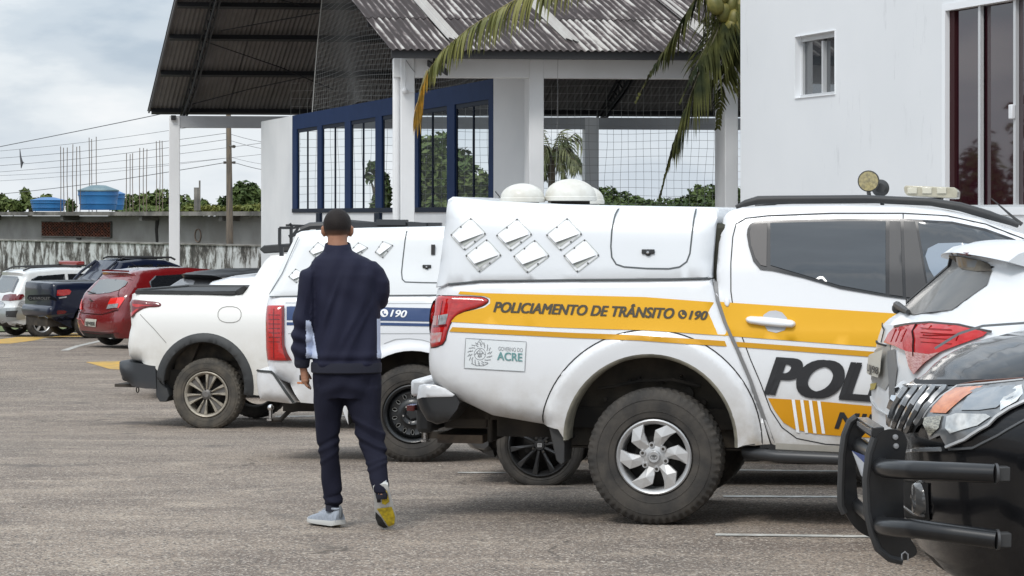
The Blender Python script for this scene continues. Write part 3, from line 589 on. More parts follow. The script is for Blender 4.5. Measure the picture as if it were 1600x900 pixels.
# far slope direction towards the camera and up, near slope away and up
a_n, a_f = .354, .547; gap = FE.z-NE.z; dn = (a_f*span+gap)/(a_n+a_f); df = span-dn
ln_n, ln_f = dn*math.sqrt(1+a_n**2), df*math.sqrt(1+a_f**2)
dirN = Vector((sk.x, sk.y, a_n)).normalized(); dirF = Vector((-sk.x, -sk.y, a_f)).normalized()
wv = .112; nw = 9; amp = .017; SL = 1.83
def roofmat():
    m = bpy.data.materials.new('fibre_cement'); m.use_nodes = True; t = m.node_tree; b = t.nodes['Principled BSDF']; n = t.nodes.new; l = t.links.new
    tx = n('ShaderNodeAttribute'); tx.attribute_name = 'sheet_uv'; oi = n('ShaderNodeObjectInfo')
    ad = n('ShaderNodeVectorMath'); l(tx.outputs['Vector'], ad.inputs[0]); cx = n('ShaderNodeCombineXYZ'); 
    ml = n('ShaderNodeMath'); ml.operation = 'MULTIPLY'; ml.inputs[1].default_value = 37; l(oi.outputs['Random'], ml.inputs[0]); l(ml.outputs[0], cx.inputs[2]); l(cx.outputs[0], ad.inputs[1])
    mp = n('ShaderNodeMapping'); mp.inputs['Scale'].default_value = (7,.9,1); l(ad.outputs[0], mp.inputs[0])
    a = n('ShaderNodeTexNoise'); a.inputs['Scale'].default_value = 1; a.inputs['Detail'].default_value = 8; a.inputs['Roughness'].default_value = .65; l(mp.outputs[0], a.inputs[0])
    ofs = n('ShaderNodeMapRange'); ofs.inputs[1].default_value = 0; ofs.inputs[2].default_value = 1; ofs.inputs[3].default_value = -.14; ofs.inputs[4].default_value = .02; l(oi.outputs['Random'], ofs.inputs[0])
    sm = n('ShaderNodeMath'); l(a.outputs[0], sm.inputs[0]); l(ofs.outputs[0], sm.inputs[1])
    # troughs are coloured darker than crests
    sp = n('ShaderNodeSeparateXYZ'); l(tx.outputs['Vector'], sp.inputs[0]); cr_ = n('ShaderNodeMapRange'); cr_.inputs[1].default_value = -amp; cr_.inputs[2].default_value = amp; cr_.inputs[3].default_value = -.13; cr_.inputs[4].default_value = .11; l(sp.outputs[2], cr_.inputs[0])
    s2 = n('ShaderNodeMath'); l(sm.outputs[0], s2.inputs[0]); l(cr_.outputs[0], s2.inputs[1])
    c = n('ShaderNodeValToRGB'); c.color_ramp.elements[0].position = .42; c.color_ramp.elements[0].color = (.045,.036,.035,1); c.color_ramp.elements[1].position = .60; c.color_ramp.elements[1].color = (.46,.44,.41,1)
    c.color_ramp.elements.new(.50).color = (.15,.125,.12,1)
    l(s2.outputs[0], c.inputs[0]); l(c.outputs[0], b.inputs['Base Color']); b.inputs['Roughness'].default_value = .95; return m
rm = roofmat(); rl = mat('fibre_cement_pale', (.40,.385,.36), .95, var=1, vscale=3, col2=(.36,.34,.32), detail=8, stretch=(4,.7,1)); rlow = mat('fibre_cement_lichen', (.17,.13,.125), .95, var=1, vscale=7, col2=(.07,.05,.05), detail=9)
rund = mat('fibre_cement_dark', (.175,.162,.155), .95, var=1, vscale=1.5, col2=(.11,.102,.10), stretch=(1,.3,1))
def sheet_mesh(name, m, ex, ey, L_=SL+.1):
    ez = ex.cross(ey).normalized()
    me = bpy.data.meshes.new(name); vs = []; fs = []; nc = nw*8+1+3; rws = 2
    for j in range(rws):
        for i in range(nc): x = i*wv/8; vs.append((x, j*L_/(rws-1), amp*math.cos(2*math.pi*x/wv)))
    for j in range(rws-1):
        for i in range(nc-1): fs.append((j*nc+i, j*nc+i+1, (j+1)*nc+i+1, (j+1)*nc+i))
    k = len(vs); vs += [(a, b, c-.008) for a, b, c in vs[:k]]; fs += [tuple(i+k for i in reversed(f)) for f in fs]
    for i in range(nc-1): fs.append((i, i+k, i+1+k, i+1))
    loc_ = list(vs)
    vs = [tuple(ex*a+ey*b+ez*c) for a, b, c in vs]
    me.from_pydata(vs, [], fs); me.materials.append(m); me.attributes.new('sheet_uv', 'FLOAT_VECTOR', 'POINT').data.foreach_set('vector', [q for (a, b, c) in loc_ for q in (a, b, c)]); me.shade_smooth(); me.set_sharp_from_angle(angle=R(50)); me.update(); return me
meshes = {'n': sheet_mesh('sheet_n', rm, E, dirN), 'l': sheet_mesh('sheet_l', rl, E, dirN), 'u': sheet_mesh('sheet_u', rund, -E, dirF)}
Ti = Matrix.Translation(T.location).inverted()
def lay(origin, dirS, kind, s, r, tot, flip=1):
    y = dirS; x = E*flip; x = (x-y*x.dot(y)).normalized() if False else x.normalized(); z = x.cross(y).normalized()
    p = origin+E*s+y*(r+0)+z*(.014*(r/SL)); o = bpy.data.objects.new('roof_sheet', meshes[kind]); C.objects.link(o); o.parent = T; o.location = p-T.location; return o
wid = nw*wv; ncol = 17; r_ = random.Random(5)
pale = {(3,0):0}
for c_ in range(ncol):
    for r in range(int(math.ceil(ln_n/SL))):
        kind = 'n'
        if (c_, r) in ((6,2),(9,2)): kind = 'l'
        lay(NE, dirN, kind, c_*wid, r*SL, 0)
    # far slope: laid from the right end to keep the crests outward
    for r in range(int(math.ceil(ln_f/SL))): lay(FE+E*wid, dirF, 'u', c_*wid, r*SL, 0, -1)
# narrow bleached strips where newer cover strips were laid
for s0 in (1.02, 2.9, 5.2):
    g = MB(); o0 = NE+E*s0+dirN*.55; nrm = E.cross(dirN).normalized(); w = .34
    vs = []; 
    for i in range(17):
        for j in range(2): p = o0+E*(i*wv/8*.98)+dirN*(j*3.2-(.12*math.sin(i))*(1-j))+nrm*(amp*math.cos(2*math.pi*i/8)+.03); vs.append(tuple(p))
    g.add(vs, [(2*i, 2*i+2, 2*i+3, 2*i+1) for i in range(16)]); part(g, 'cover_strip', rl, smooth=60)
# end bargeboard of far slope & ridge
g = MB(); g.beam(FE+Vector((0,0,-.02)), FE+dirF*ln_f+Vector((0,0,-.02)), .04, .10); part(g, 'verge_trim', mat('verge', (.16,.16,.17), .8), smooth=0)
nF = E.cross(dirF).normalized(); nF = nF if nF.z < 0 else -nF
for k, d in enumerate((.12, 1.95, 3.62, 5.05, 6.9, 8.7)):
    a = FE+dirF*d+nF*.09+E*.05; g = MB(); g.beam(a, a+E*17.5, .06, .15, up=tuple(-nF)); g.beam(a+nF*.075+dirF*.04, a+nF*.075+dirF*.04+E*17.5, .08, .012, up=tuple(-nF)); part(g, 'purlin', blackst, smooth=0)
nN = Vector((0,0,-1))
for k, d in enumerate((.10, .0+1.9, 3.8, 5.7, 7.6, 9.5, 11.4)):
    a = NE+dirN*d+nN*.10+E*.05; g = MB(); g.beam(a, a+E*17.5, .06, .13); part(g, 'purlin', blackst, smooth=0)
def truss(s):
    g = MB(); n = 26
    for (o, dr, ln, nn_) in ((FE, dirF, ln_f, nF), (NE, dirN, ln_n, nN)):
        a = o+E*s+nn_*.18; P = [a+dr*(ln*i/n) for i in range(n+1)]; Q = [p+nn_*(.18+.34*min(1, i/5)) for i, p in enumerate(P)]
        for q, w in ((P,.07),(Q,.07)):
            for off in (-.05, .05): g.beam(q[0]+E*off, q[-1]+E*off if q is P else q[5]+E*off, .03, .09, up=tuple(-nn_))
            if q is Q:
                for off in (-.05, .05): g.beam(q[5]+E*off, q[-1]+E*off, .03, .09, up=tuple(-nn_))
        for i in range(n):
            g.beam(P[i], Q[i+1], .03, .03, up=tuple(E)); g.beam(Q[i], P[i], .03, .03, up=tuple(E))
    part(g, 'truss', blackst, smooth=0)
for s in (.85, 6.2, 11.6): truss(s)
def rod(a, b, r=.014):
    g = MB(); g.tube([a, b], r, 5); part(g, 'brace_rod', blackst)
def fu(x, y):  # point below far slope at pixel
    # intersect ray with the plane of the far slope
    d = Vector(((x-XC)/F, 1, -(y-YH)/F)); o = Vector((0,0,H)); n = E.cross(dirF); q = FE+nF*.3; t = (q-o).dot(n)/d.dot(n); return o+d*t
for a, b in (((318,64),(440,106)),((440,106),(520,140)),((280,168),(395,138)),((395,138),(480,120)),((345,48),(500,20)),((420,-5),(470,8))): rod(fu(*a), fu(*b))
# dark infill between near eave and beam
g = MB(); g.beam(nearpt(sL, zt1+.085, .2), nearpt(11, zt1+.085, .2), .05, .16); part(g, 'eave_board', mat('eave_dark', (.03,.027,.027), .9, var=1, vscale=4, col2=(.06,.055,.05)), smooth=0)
# ---- netting
netm = mat('net_cord', (.42,.42,.40), .8); netd = mat('net_cord_grey', (.20,.20,.195), .8)
t = thing('safety_net', 'square mesh safety net hung across the back opening of the court', 'net', farpt(6,0)); g = MB()
sa, sb = pf(455,0)[0], pf(1185,0)[0]; cell = .20; k = int((sb-sa)/cell); rr = random.Random(3)
off = [.02*rr.uniform(-1,1) for _ in range(k+1)]
for i in range(k+1):
    s = sa+i*cell; g.tube([farpt(s+off[i], H+3.6, -.25), farpt(s+off[i]*2+.02*math.sin(i*.5), H+1.8, -.25), farpt(s-off[i], H+.9, -.22), farpt(s+off[i], -.8, -.25)], .0048, 3, caps=False)
for j in range(28):
    z = H+3.5-j*cell; g.tube([farpt(sa+(sb-sa)*q/30, z+.02*math.sin(q*.7+j*.4)+.03*math.sin(q*.23), -.25+.02*math.sin(q)) for q in range(31)], .0048, 3, caps=False)
g.build('mesh_net', netm, t, world=True, kind='stuff')
t = thing('curtain_net', 'fine grey net draped under the roof above the blue window band', 'net', bw.w(4, 0, -.5)); g = MB()
s0, s1 = bw(452,0)[0]+.9, sB-.2; cols = 120; rows = 34
def npnt(u, v):    # u along, v up
    s = s0+(s1-s0)*u; s += (v**1.6)*1.0*(1-u)**2 - .9*(1-u)*math.sin(v*math.pi)*.5*(1-u); z = ztw+.02+3.4*v+ .10*math.sin(u*7)*(1-v) + .25*math.sin(u*math.pi*1.3)*v*(1-v)
    return bw.w(s, z, -.35-.25*math.sin(u*11+v*2)*(1-v*.5))
for i in range(cols+1): g.tube([npnt(i/cols, v/14) for v in range(15)], .0034, 3, caps=False)
for j in range(rows+1): g.tube([npnt(u/40, j/rows) for u in range(41)], .0038, 3, caps=False)
g.build('mesh_net', netd, t, world=True, kind='stuff')
g = MB(); g.tube([npnt(0, v/14) for v in range(15)], .012, 5); g.build('edge_rope', netm, t, world=True)
# fixtures: lamp cable on near column
g = MB(); g.tube([pn.w(pn(633,95)[0], pn(633,95)[1], .02), pn.w(pn(633,138)[0], pn(633,138)[1], .03)], .008, 5); g.ball(pn.w(pn(632,142)[0], pn(632,142)[1], .06), .05, 10); g.tube([pn.w(pn(633,143)[0], pn(633,142)[1], .05), pn.w(pn(645,144)[0], pn(645,144)[1], .05)], .012, 5); tag(g.build('camera_bracket', whitec), 'small white round fixture with cable on the nearest white column', 'fixture')
g = MB(); g.tube([pn.w(pn(634,96)[0], pn(634,94)[1], .03), pn.w(pn(642,106)[0], pn(642,106)[1], .03), pn.w(pn(648,115)[0], pn(648,113)[1], .03)], .006, 5); g.tube([pn.w(pn(868,50)[0], pn(868,86)[1], .3), pn.w(pn(868,80)[0], pn(868,290)[1], .1)], .004, 4); tag(g.build('loose_cable', mat('cable_grey', (.25,.25,.26), .6)), 'thin grey cables hanging down from the eave of the court', 'cable')
# ------------------------------------------------------------------ white office building on the right
CA = Vector((px(1157,0,38).x, 38, 0)); dirW = Vector((.292,-.956,0)).normalized()
wl = vplane((CA.x, CA.y), (CA.x+dirW.x, CA.y+dirW.y)); WT = H+4.6
T2 = thing('office_building', 'white rendered two storey building at the right with a small window and tall dark glazing', 'building', (CA.x, CA.y, gz(38)))
def p2(g, name, m, parent=None, **kw): return g.build(name, m, parent or T2, world=True, **kw)
w0 = wl(1243,0)[0]; w1 = wl(1305,0)[0]; sm_t = wl(1243,58)[1]; sm_b = wl(1243,153)[1]
b0 = wl(1478,0)[0]; b1 = wl(1478,0)[0]+3.6; bg_t = wl(1478,17)[1]; bg_b = wl(1527,324)[1]
v, f = tri_fill([(0,-1),(11,-1),(11,WT),(0,WT)], [[(w0,sm_b),(w1,sm_b),(w1,sm_t),(w0,sm_t)], [(b0,bg_b),(b1,bg_b),(b1,bg_t),(b0,bg_t)]], step=.8, rings=())
owall = mat('office_wall', (.77,.785,.80), .8, var=.5, vscale=.5, col2=(.70,.72,.74), detail=9, bump=.1, bscale=40)
def stain_wall():
    m = owall; t = m.node_tree; n = t.nodes.new; l = t.links.new; b = t.nodes['Principled BSDF']; src = b.inputs['Base Color'].links[0].from_socket
    tx = n('ShaderNodeTexCoord'); mp = n('ShaderNodeMapping'); mp.inputs['Scale'].default_value = (2.2,2.2,.45); l(tx.outputs['Object'], mp.inputs[0])
    a = n('ShaderNodeTexNoise'); a.inputs['Scale'].default_value = 3.2; a.inputs['Detail'].default_value = 10; a.inputs['Roughness'].default_value = .7; l(mp.outputs[0], a.inputs[0])
    r = n('ShaderNodeMapRange'); r.inputs[1].default_value = .58; r.inputs[2].default_value = .72; r.inputs[4].default_value = .45; l(a.outputs[0], r.inputs[0])
    bgn = n('ShaderNodeTexNoise'); bgn.inputs['Scale'].default_value = .45; l(tx.outputs['Object'], bgn.inputs[0]); bm_ = n('ShaderNodeMapRange'); bm_.inputs[1].default_value = .48; bm_.inputs[2].default_value = .6; l(bgn.outputs[0], bm_.inputs[0]); mm2 = n('ShaderNodeMath'); mm2.operation = 'MULTIPLY'; l(r.outputs[0], mm2.inputs[0]); l(bm_.outputs[0], mm2.inputs[1])
    x = n('ShaderNodeMix'); x.data_type = 'RGBA'; l(mm2.outputs[0], x.inputs[0]); l(src, x.inputs[6]); x.inputs[7].default_value = (.38,.39,.41,1); l(x.outputs[2], b.inputs['Base Color'])
stain_wall()
g = MB(); g.add([wl.w(a, b) for a, b in v], f)
g.add([wl.w(0,-1), wl.w(0,WT), wl.w(0,WT,-9), wl.w(0,-1,-9)], [(0,1,2,3)]); g.add([wl.w(0,WT), wl.w(11,WT), wl.w(11,WT,-9), wl.w(0,WT,-9)], [(0,1,2,3)]); g.add([wl.w(11,-1), wl.w(11,WT), wl.w(11,WT,-9), wl.w(11,-1,-9)], [(0,1,2,3)]); g.add([wl.w(0,-1,-9), wl.w(0,WT,-9), wl.w(11,WT,-9), wl.w(11,-1,-9)], [(0,1,2,3)])
p2(g, 'wall', owall, smooth=0)
trim = mat('trim_white', (.82,.84,.86), .7); alum = mat('aluminium', (.62,.63,.64), .4, metal=.3)
def wbar(g, s0, s1, z0, z1, d0, d1): g.prism([(s0,z0),(s1,z0),(s1,z1),(s0,z1)], d0, d1, lambda x, y, z: wl.w(x, z, y))
def reveal(s0, s1, z0, z1, d, lip=.05):
    g = MB(); wbar(g, s0-lip, s0, z0-lip, z1+lip, -d, .012); wbar(g, s1, s1+lip, z0-lip, z1+lip, -d, .012); wbar(g, s0, s1, z1, z1+lip, -d, .012); wbar(g, s0, s1, z0-lip, z0, -d, .018); return p2(g, 'window_reveal', trim, smooth=0)
fr = reveal(w0, w1, sm_b, sm_t, .17, .012)
sg = mat('smoked_glass', (.035,.04,.045), .03, spec=.9, coat=.6)
wn = w1-w0
g = MB(); wbar(g, w0, w1, sm_t-.07, sm_t, -.15, -.08); wbar(g, w0, w0+.05, sm_b, sm_t-.12, -.15, -.09); wbar(g, w0+wn*.53, w0+wn*.57, sm_b, sm_t-.1, -.145, -.08); wbar(g, w1-.04, w1, sm_b, sm_t-.1, -.15, -.09); wbar(g, w0, w1, sm_b, sm_b+.04, -.15, -.07); sf = p2(g, 'window_frame', alum, smooth=0)
for a, b, k in ((w0+.05, w0+wn*.53, 0), (w0+wn*.57, w1-.04, 1)):
    g = MB(); wbar(g, a, b, sm_b+.04, sm_t-.07, -.135-.01*k, -.125-.01*k); p2(g, 'pane', sg, smooth=0)
reveal(b0, b1, bg_b, bg_t, .13, .09)
wine = mat('wine_glass', (.026,.005,.009), .02, spec=.6, coat=.6); redf = mat('red_jamb', (.035,.008,.010), .6, spec=.2)
g = MB(); wbar(g, b0, b0+.13, bg_b, bg_t, -.10, -.05); p2(g, 'jamb', redf, smooth=0)
xs = [b0+.13, wl(1526.5,0)[0], wl(1581.5,0)[0], wl(1650,0)[0], b1]
for i in range(4):
    g = MB(); wbar(g, xs[i]+.01, xs[i+1]-.01, bg_b+.02, bg_t-.01, -.09-.02*(i % 2), -.08-.02*(i % 2)); p2(g, 'pane', wine, smooth=0)
for x in xs[1:-1]:
    g = MB(); wbar(g, x-.03, x+.03, bg_b, bg_t, -.075, -.03); p2(g, 'mullion', alum, smooth=0)
g = MB(); wbar(g, b0, b1, bg_b, bg_b+.03, -.11, -.01); p2(g, 'sill', alum, smooth=0)
s_, z_ = wl(1580.5, 174); g = MB(); wbar(g, s_-.045, s_+.045, z_-.09, z_+.08, -.03, .02); p2(g, 'latch', mat('latch', (.75,.76,.78), .3), bevel=.01)
# ------------------------------------------------------------------ vehicle kit
rubber = mat('tyre_rubber', (.032,.030,.028), .85, var=.8, vscale=9, col2=(.075,.066,.056), bump=.2, bscale=60)
blackp = mat('black_plastic', (.028,.029,.031), .55, var=.5, vscale=4, col2=(.05,.048,.045), bump=.08, bscale=200)
under = mat('underbody', (.022,.020,.018), .9, var=1, vscale=4, col2=(.06,.05,.04))
seamm = mat('shut_line', (.02,.02,.02), .8)
chrome = mat('chrome', (.65,.65,.66), .18, metal=1)
silver = mat('alloy_silver', (.50,.50,.50), .38, metal=.6, dirt=None)
white_dirt = (.34,.28,.19)
def curve(pts): xs = [p[0] for p in pts]; ys = [p[1] for p in pts]; return lambda z: np.interp(z, xs, ys)
class Veh:
    def __init__(s, name, label, cat, wx, wy, Y, yaw, hw, Wz, group=None):
        s.a = R(yaw); s.e1 = np.array((math.cos(s.a), math.sin(s.a))); s.e2 = np.array((-s.e1[1], s.e1[0]))
        c = px(wx, wy, Y); s.z0 = c.z; s.o = np.array((c.x, c.y))+s.e2*hw; s.hw = hw
        s.root = thing(name, label, cat, (s.o[0], s.o[1], s.z0), s.a, group); s.Wz = curve(Wz); s.extra = []; s.rnd = []
    def W(s, x, z):
        w = s.Wz(z)
        for f in s.extra: w = w+f(x, z)
        return w
    def hit(s, x, y, yl):     # pixel -> local (x,z) on plane local y = yl
        k = (x-XC)/F; dx, dy = k, 1.0
        # point = t*(dx,dy); (point-o).e2 = yl
        t = (yl+s.o@s.e2)/(dx*s.e2[0]+dy*s.e2[1]); p = np.array((dx*t, dy*t)); return (p-s.o)@s.e1, H-(y-YH)/F*t-s.z0
    def P(s, pts, off=0, W=None):
        out = []
        for (x, y) in pts:
            yl = -s.hw
            for _ in range(4): a, b = s.hit(x, y, yl); yl = -(float((W or s.W)(np.array([a]), np.array([b]))[0])+off)
            out.append((float(a), float(b)))
        return out
    def Q(s, x, y, yl): a, b = s.hit(x, y, yl); return (a, yl, b)     # pixel at a given local depth -> local 3-D
def drop(d, r, dep): u = np.clip(1-d/r, 0, 1); return dep*(1-np.sqrt(np.maximum(0, 1-u*u)))
def xedge(outline):
    """foremost x of the outline at each height, lightly smoothed"""
    O = np.array(list(outline)+[outline[0]]); z0, z1 = O[:,1].min(), O[:,1].max(); zs = np.linspace(z0+1e-4, z1-1e-4, 160); xs = []
    for z in zs:
        b = 1e9
        for i in range(len(O)-1):
            (x0, a), (x1, c) = O[i], O[i+1]
            if (a-z)*(c-z) <= 0 and a != c: b = min(b, x0+(x1-x0)*(z-a)/(c-a))
        xs.append(b if b < 1e8 else O[:,0].min())
    xs = np.array(xs); return lambda z: np.interp(z, zs, xs)
def wrap_fine(O, r, dz=.05, dphi=8):
    xe = xedge(O); zs = [p[1] for p in O]; return [(float(xe(z))+r*(1-math.cos(R(p))), z) for z in np.arange(min(zs)+.03, max(zs)-.01, dz) for p in range(dphi, 90, dphi)]
class Shell:
    """body of revolution-free car: side outline, half-width function, rounded edges; near and far skins bridged"""
    def __init__(s, V, outline, rnd, W=None, holes=()):
        s.V = V; s.out = outline; s.rnd = rnd; s.W = W or V.W; s.holes = holes; s.fine = None
    def yh(s, q):
        q = np.atleast_2d(q); w = s.W(q[:,0], q[:,1]); dr = np.zeros(len(q))
        for pl, r, dep in s.rnd: dr = np.maximum(dr, drop(np.maximum(q[:,0]-pl(q[:,1]), 0) if callable(pl) else dist_to(pl, q, closed=False), r, dep))
        return w-dr
    def pt(s, x, z, off=0, side=-1): return (x, side*(float(s.yh([(x, z)])[0])+off), z)
    def build(s, name, m, dark=None, step=.05, parent=None, arches=(), zdark=-9, cross=1, **kw):
        rr = sorted({round(min(r,.12)*f, 4) for _, r, _ in s.rnd for f in (.12,.4,.75)} | {.012})[:6]
        v, f = tri_fill(s.out, s.holes, step=step, rings=tuple(rr), fine=s.fine); y = s.yh(v); n = len(v); g = MB()
        g.v = [(a, -b, c) for (a, c), b in zip(v, y)]+[(a, b, c) for (a, c), b in zip(v, y)]
        g.f = [tuple(q) for q in f]+[tuple(n+i for i in reversed(q)) for q in f]; g.m = [0]*(2*len(f))
        ec = {}
        for q in f:
            for i in range(3): k = (q[i], q[(i+1)%3]); ec[tuple(sorted(k))] = ec.get(tuple(sorted(k)), 0)+1
        for (a, b), c in ec.items():
            if c == 1:
                ma, mb = v[a], v[b]; mid = (ma+mb)/2; dk = mid[1] < zdark or any(math.hypot(mid[0]-cx, mid[1]-cz) < r_+.02 for cx, cz, r_ in arches)
                g.f.append((a, b, b+n, a+n)); g.m.append(1 if dk else 0)
        return g.build(name, [m, dark or under], parent or s.V.root, smooth=40, **kw)
    def decal(s, name, poly, m, off=.004, step=.06, parent=None, holes=(), side=-1, smooth=60, **kw):
        v, f = tri_fill(poly, holes, step=step, rings=(), fine=s.fine); y = s.yh(v)
        g = MB(); g.add([(a, side*(b+off), c) for (a, c), b in zip(v, y)], [tuple(q) for q in f]); return g.build(name, m, parent or s.V.root, smooth=smooth, **kw)
    def raised(s, name, poly, m, off=.01, r=.012, base=-.004, step=.03, parent=None, holes=(), side=-1, both=False, **kw):
        v, f = tri_fill(poly, holes, step=step, rings=(r*.2, r*.6, r)); y = s.yh(v); d = dist_to(poly, v)
        for h in holes: d = np.minimum(d, dist_to(h, v))
        o = off-drop(d, r, off-base)
        if both: s.raised(name, poly, m, off, r, base, step, parent, holes, -side, **kw)
        g = MB(); g.add([(a, side*(b+k), c) for (a, c), b, k in zip(v, y, o)], [tuple(q) for q in f])
        return g.build(name, m, parent or s.V.root, smooth=50, **kw)
    def seam(s, name, pl, w=.006, off=.002, parent=None, m=None, closed=False, side=-1, g=None):
        P = [np.array(p) for p in resample(pl, .04, closed)]; k = len(P); gg = g or MB(); b0 = len(gg.v)
        for i in range(k):
            d = P[(i+1) % k]-P[i-1] if closed else P[min(i+1, k-1)]-P[max(i-1, 0)]; d = d/np.linalg.norm(d); nn = np.array((-d[1], d[0]))*w/2
            gg.v += [s.pt(*(P[i]-nn), off, side), s.pt(*(P[i]+nn), off, side)]
        for i in range(k if closed else k-1): j = (i+1) % k; gg.f.append((b0+2*i, b0+2*i+1, b0+2*j+1, b0+2*j)); gg.m.append(0)
        return gg if g is not None else gg.build(name, m or seamm, parent or s.V.root, smooth=60)
    def text(s, name, body, p0, p1, cap, m, off=.007, bold=.0, shear=0, parent=None, space=1.0, plane=None, W=None):
        """text whose baseline runs between two pixels p0,p1 with capital height cap (pixels)"""
        (a0, b0), (a1, b1), (a2, b2) = s.V.P([p0, p1, (p0[0], p0[1]-cap)], W=s.W)
        v, f = text_mesh(body, 1, 0, shear, space); v = np.array(v); nv = len(v); sh_ = [(0,0),(bold*1.3,bold*.5),(-bold*1.3,-bold*.5),(bold*1.3,-bold*.5),(-bold*1.3,bold*.5)] if bold else [(0,0)]
        f = [tuple(i+k*nv for i in q) for k in range(len(sh_)) for q in f]; lay_ = np.repeat(np.arange(len(sh_))*.0004, nv); v = np.vstack([v+np.array(d_) for d_ in sh_]); x0, x1 = v[:,0].min(), v[:,0].max(); ch = .70
        u = (v[:,0]-x0)/(x1-x0); h = v[:,1]/ch; X = a0+(a1-a0)*u; Z = b0+(b1-b0)*u+(b2-b0)*h
        q = np.stack([X, Z], 1); y = s.yh(q); g = MB(); g.add([(a, -(b+off+e), c) for (a, c), b, e in zip(q, y, lay_)], f); return g.build(name, m, parent or s.V.root, smooth=0, fix=False)
def tyre(root, c, Rr, w, rr, lug=48, depth=.010, m=None, name='tyre', side=-1):
    """tyre lathed about y at c (centre), outer side towards side"""
    prof = [(rr-.004,.30),(rr+.004,.40),(rr+.016,.47),(rr+(Rr-rr)*.35,.505),(rr+(Rr-rr)*.62,.50),(rr+(Rr-rr)*.80,.475),(Rr-.022,.45),(Rr-.006,.40),(Rr,.32),(Rr+.001,.16),(Rr+.002,0)]
    prof = [(a, b*w) for a, b in prof]; prof = prof+[(a, -b) for a, b in prof[::-1][1:]]; k = len(prof); n = lug*4; g = MB(); NT = {k//2+i for i in range(-4, 5)}
    for j in range(n):
        a = 2*math.pi*j/n; ph = j % 4
        for i, (r, h) in enumerate(prof):
            rad = r
            if i in NT:
                q = abs(i-k//2); o = 0 if q in (0, 1) else 1 if q == 2 else 0; p_ = (j+o*2+(1 if i > k//2 else 0)) % 4
                if p_ in (0,) or (q >= 2 and p_ == 1): rad = r-depth
            g.v.append((c[0]+rad*math.cos(a), c[1]-side*h*-1 if False else c[1]+h, c[2]+rad*math.sin(a)))
    for j in range(n):
        j2 = (j+1) % n
        for i in range(k-1): g.f.append((j*k+i, j2*k+i, j2*k+i+1, j*k+i+1)); g.m.append(0)
    for hh in ((rr+(Rr-rr)*.28, .503), (rr+(Rr-rr)*.66, .503)):      # sidewall ribs
        g.lathe([(hh[0]-.003, -hh[1]*w+.004), (hh[0], -hh[1]*w-.0015), (hh[0]+.003, -hh[1]*w+.004)], c, n=48)
    return g.build(name, m or rubber, root, smooth=38)
def polar_prism(g, pts, y0s, c, rot, thick, m=0):
    """pts: list of (r, angle deg, y) ; closed polygon front face at y (towards -y = outwards), thickness"""
    vs = []
    for r, a, y in pts: t = R(a)+rot; vs.append((c[0]+r*math.cos(t), c[1]+y, c[2]+r*math.sin(t)))
    k = len(vs); back = [(a, b+thick, d) for a, b, d in vs]; return vs, back, k
def spoke(g, c, rot, front, faces, thick=.03, m=None):
    vs = []
    for r, a, y in front: t = R(a)+rot; vs.append((c[0]+r*math.cos(t), c[1]+y, c[2]+r*math.sin(t)))
    k = len(vs); back = [(a, b+thick, d) for a, b, d in vs]
    ec = {}
    for f in faces:
        for i in range(len(f)): e = (f[i], f[(i+1) % len(f)]); ec.setdefault(tuple(sorted(e)), []).append(e)
    fs = [tuple(f) for f in faces]+[(e[0][0], e[0][1], e[0][1]+k, e[0][0]+k) for e in ec.values() if len(e) == 1]
    g.add(vs+back, fs, m)
def rim_base(root, c, rr, mlip, depth=.10, lipw=.022, side=-1):
    g = MB(); y = c[1]; f = -1
    g.lathe([(rr+.002, -.10*0+.0), (rr+.004, -.012), (rr-.004, -.018), (rr-lipw, -.008), (rr-lipw-.004, .01), (rr-.03, .05), (rr-.035, .15)], c, n=48); r = g.build('rim', mlip, root, smooth=50)
    b = MB(); b.lathe([(0, .07), (rr*.55, .07), (rr*.62, .09), (rr*.93, .13)], c, n=32); b.build('brake_disc', mat('brake_dark', (.03,.028,.026), .7, metal=.3), root); return r
def nuts(root, c, rad, n, y, m, r=.009, rot=0):
    g = MB()
    for i in range(n):
        a = rot+2*math.pi*i/n; g.lathe([(0,-.012),(r*.7,-.012),(r,-.004),(r,.02)], (c[0]+rad*math.cos(a), c[1]+y, c[2]+rad*math.sin(a)), n=6)
    g.build('wheel_nuts', m, root, smooth=30, kind='stuff')
def wrap_pts(sh, poly, zfun_x, rdep, off=.006):
    pass
def glassy(name, col, rough=.06, spec=.6): return mat(name, col, rough, coat=1, spec=spec)
tint = mat('tinted_glass', (.012,.014,.017), .04, coat=1, spec=.8)
tint_l = mat('tinted_glass_clear', (.10,.115,.13), .05, coat=1, spec=.8)
def lens(name, col, rough=.08, **k): return mat(name, col, rough, coat=1, spec=.7, **k)
redl = mat('red_lens', (.50,.010,.008), .10, coat=1, var=.6, vscale=30, col2=(.28,.004,.004), stretch=(1,1,3)); redd = mat('red_lens_dark', (.16,.008,.010), .10, coat=1, var=.5, vscale=30, col2=(.07,.004,.004)); clrl = mat('clear_lens', (.52,.53,.54), .12, coat=1, var=.8, vscale=40, col2=(.25,.26,.27), metal=.3)

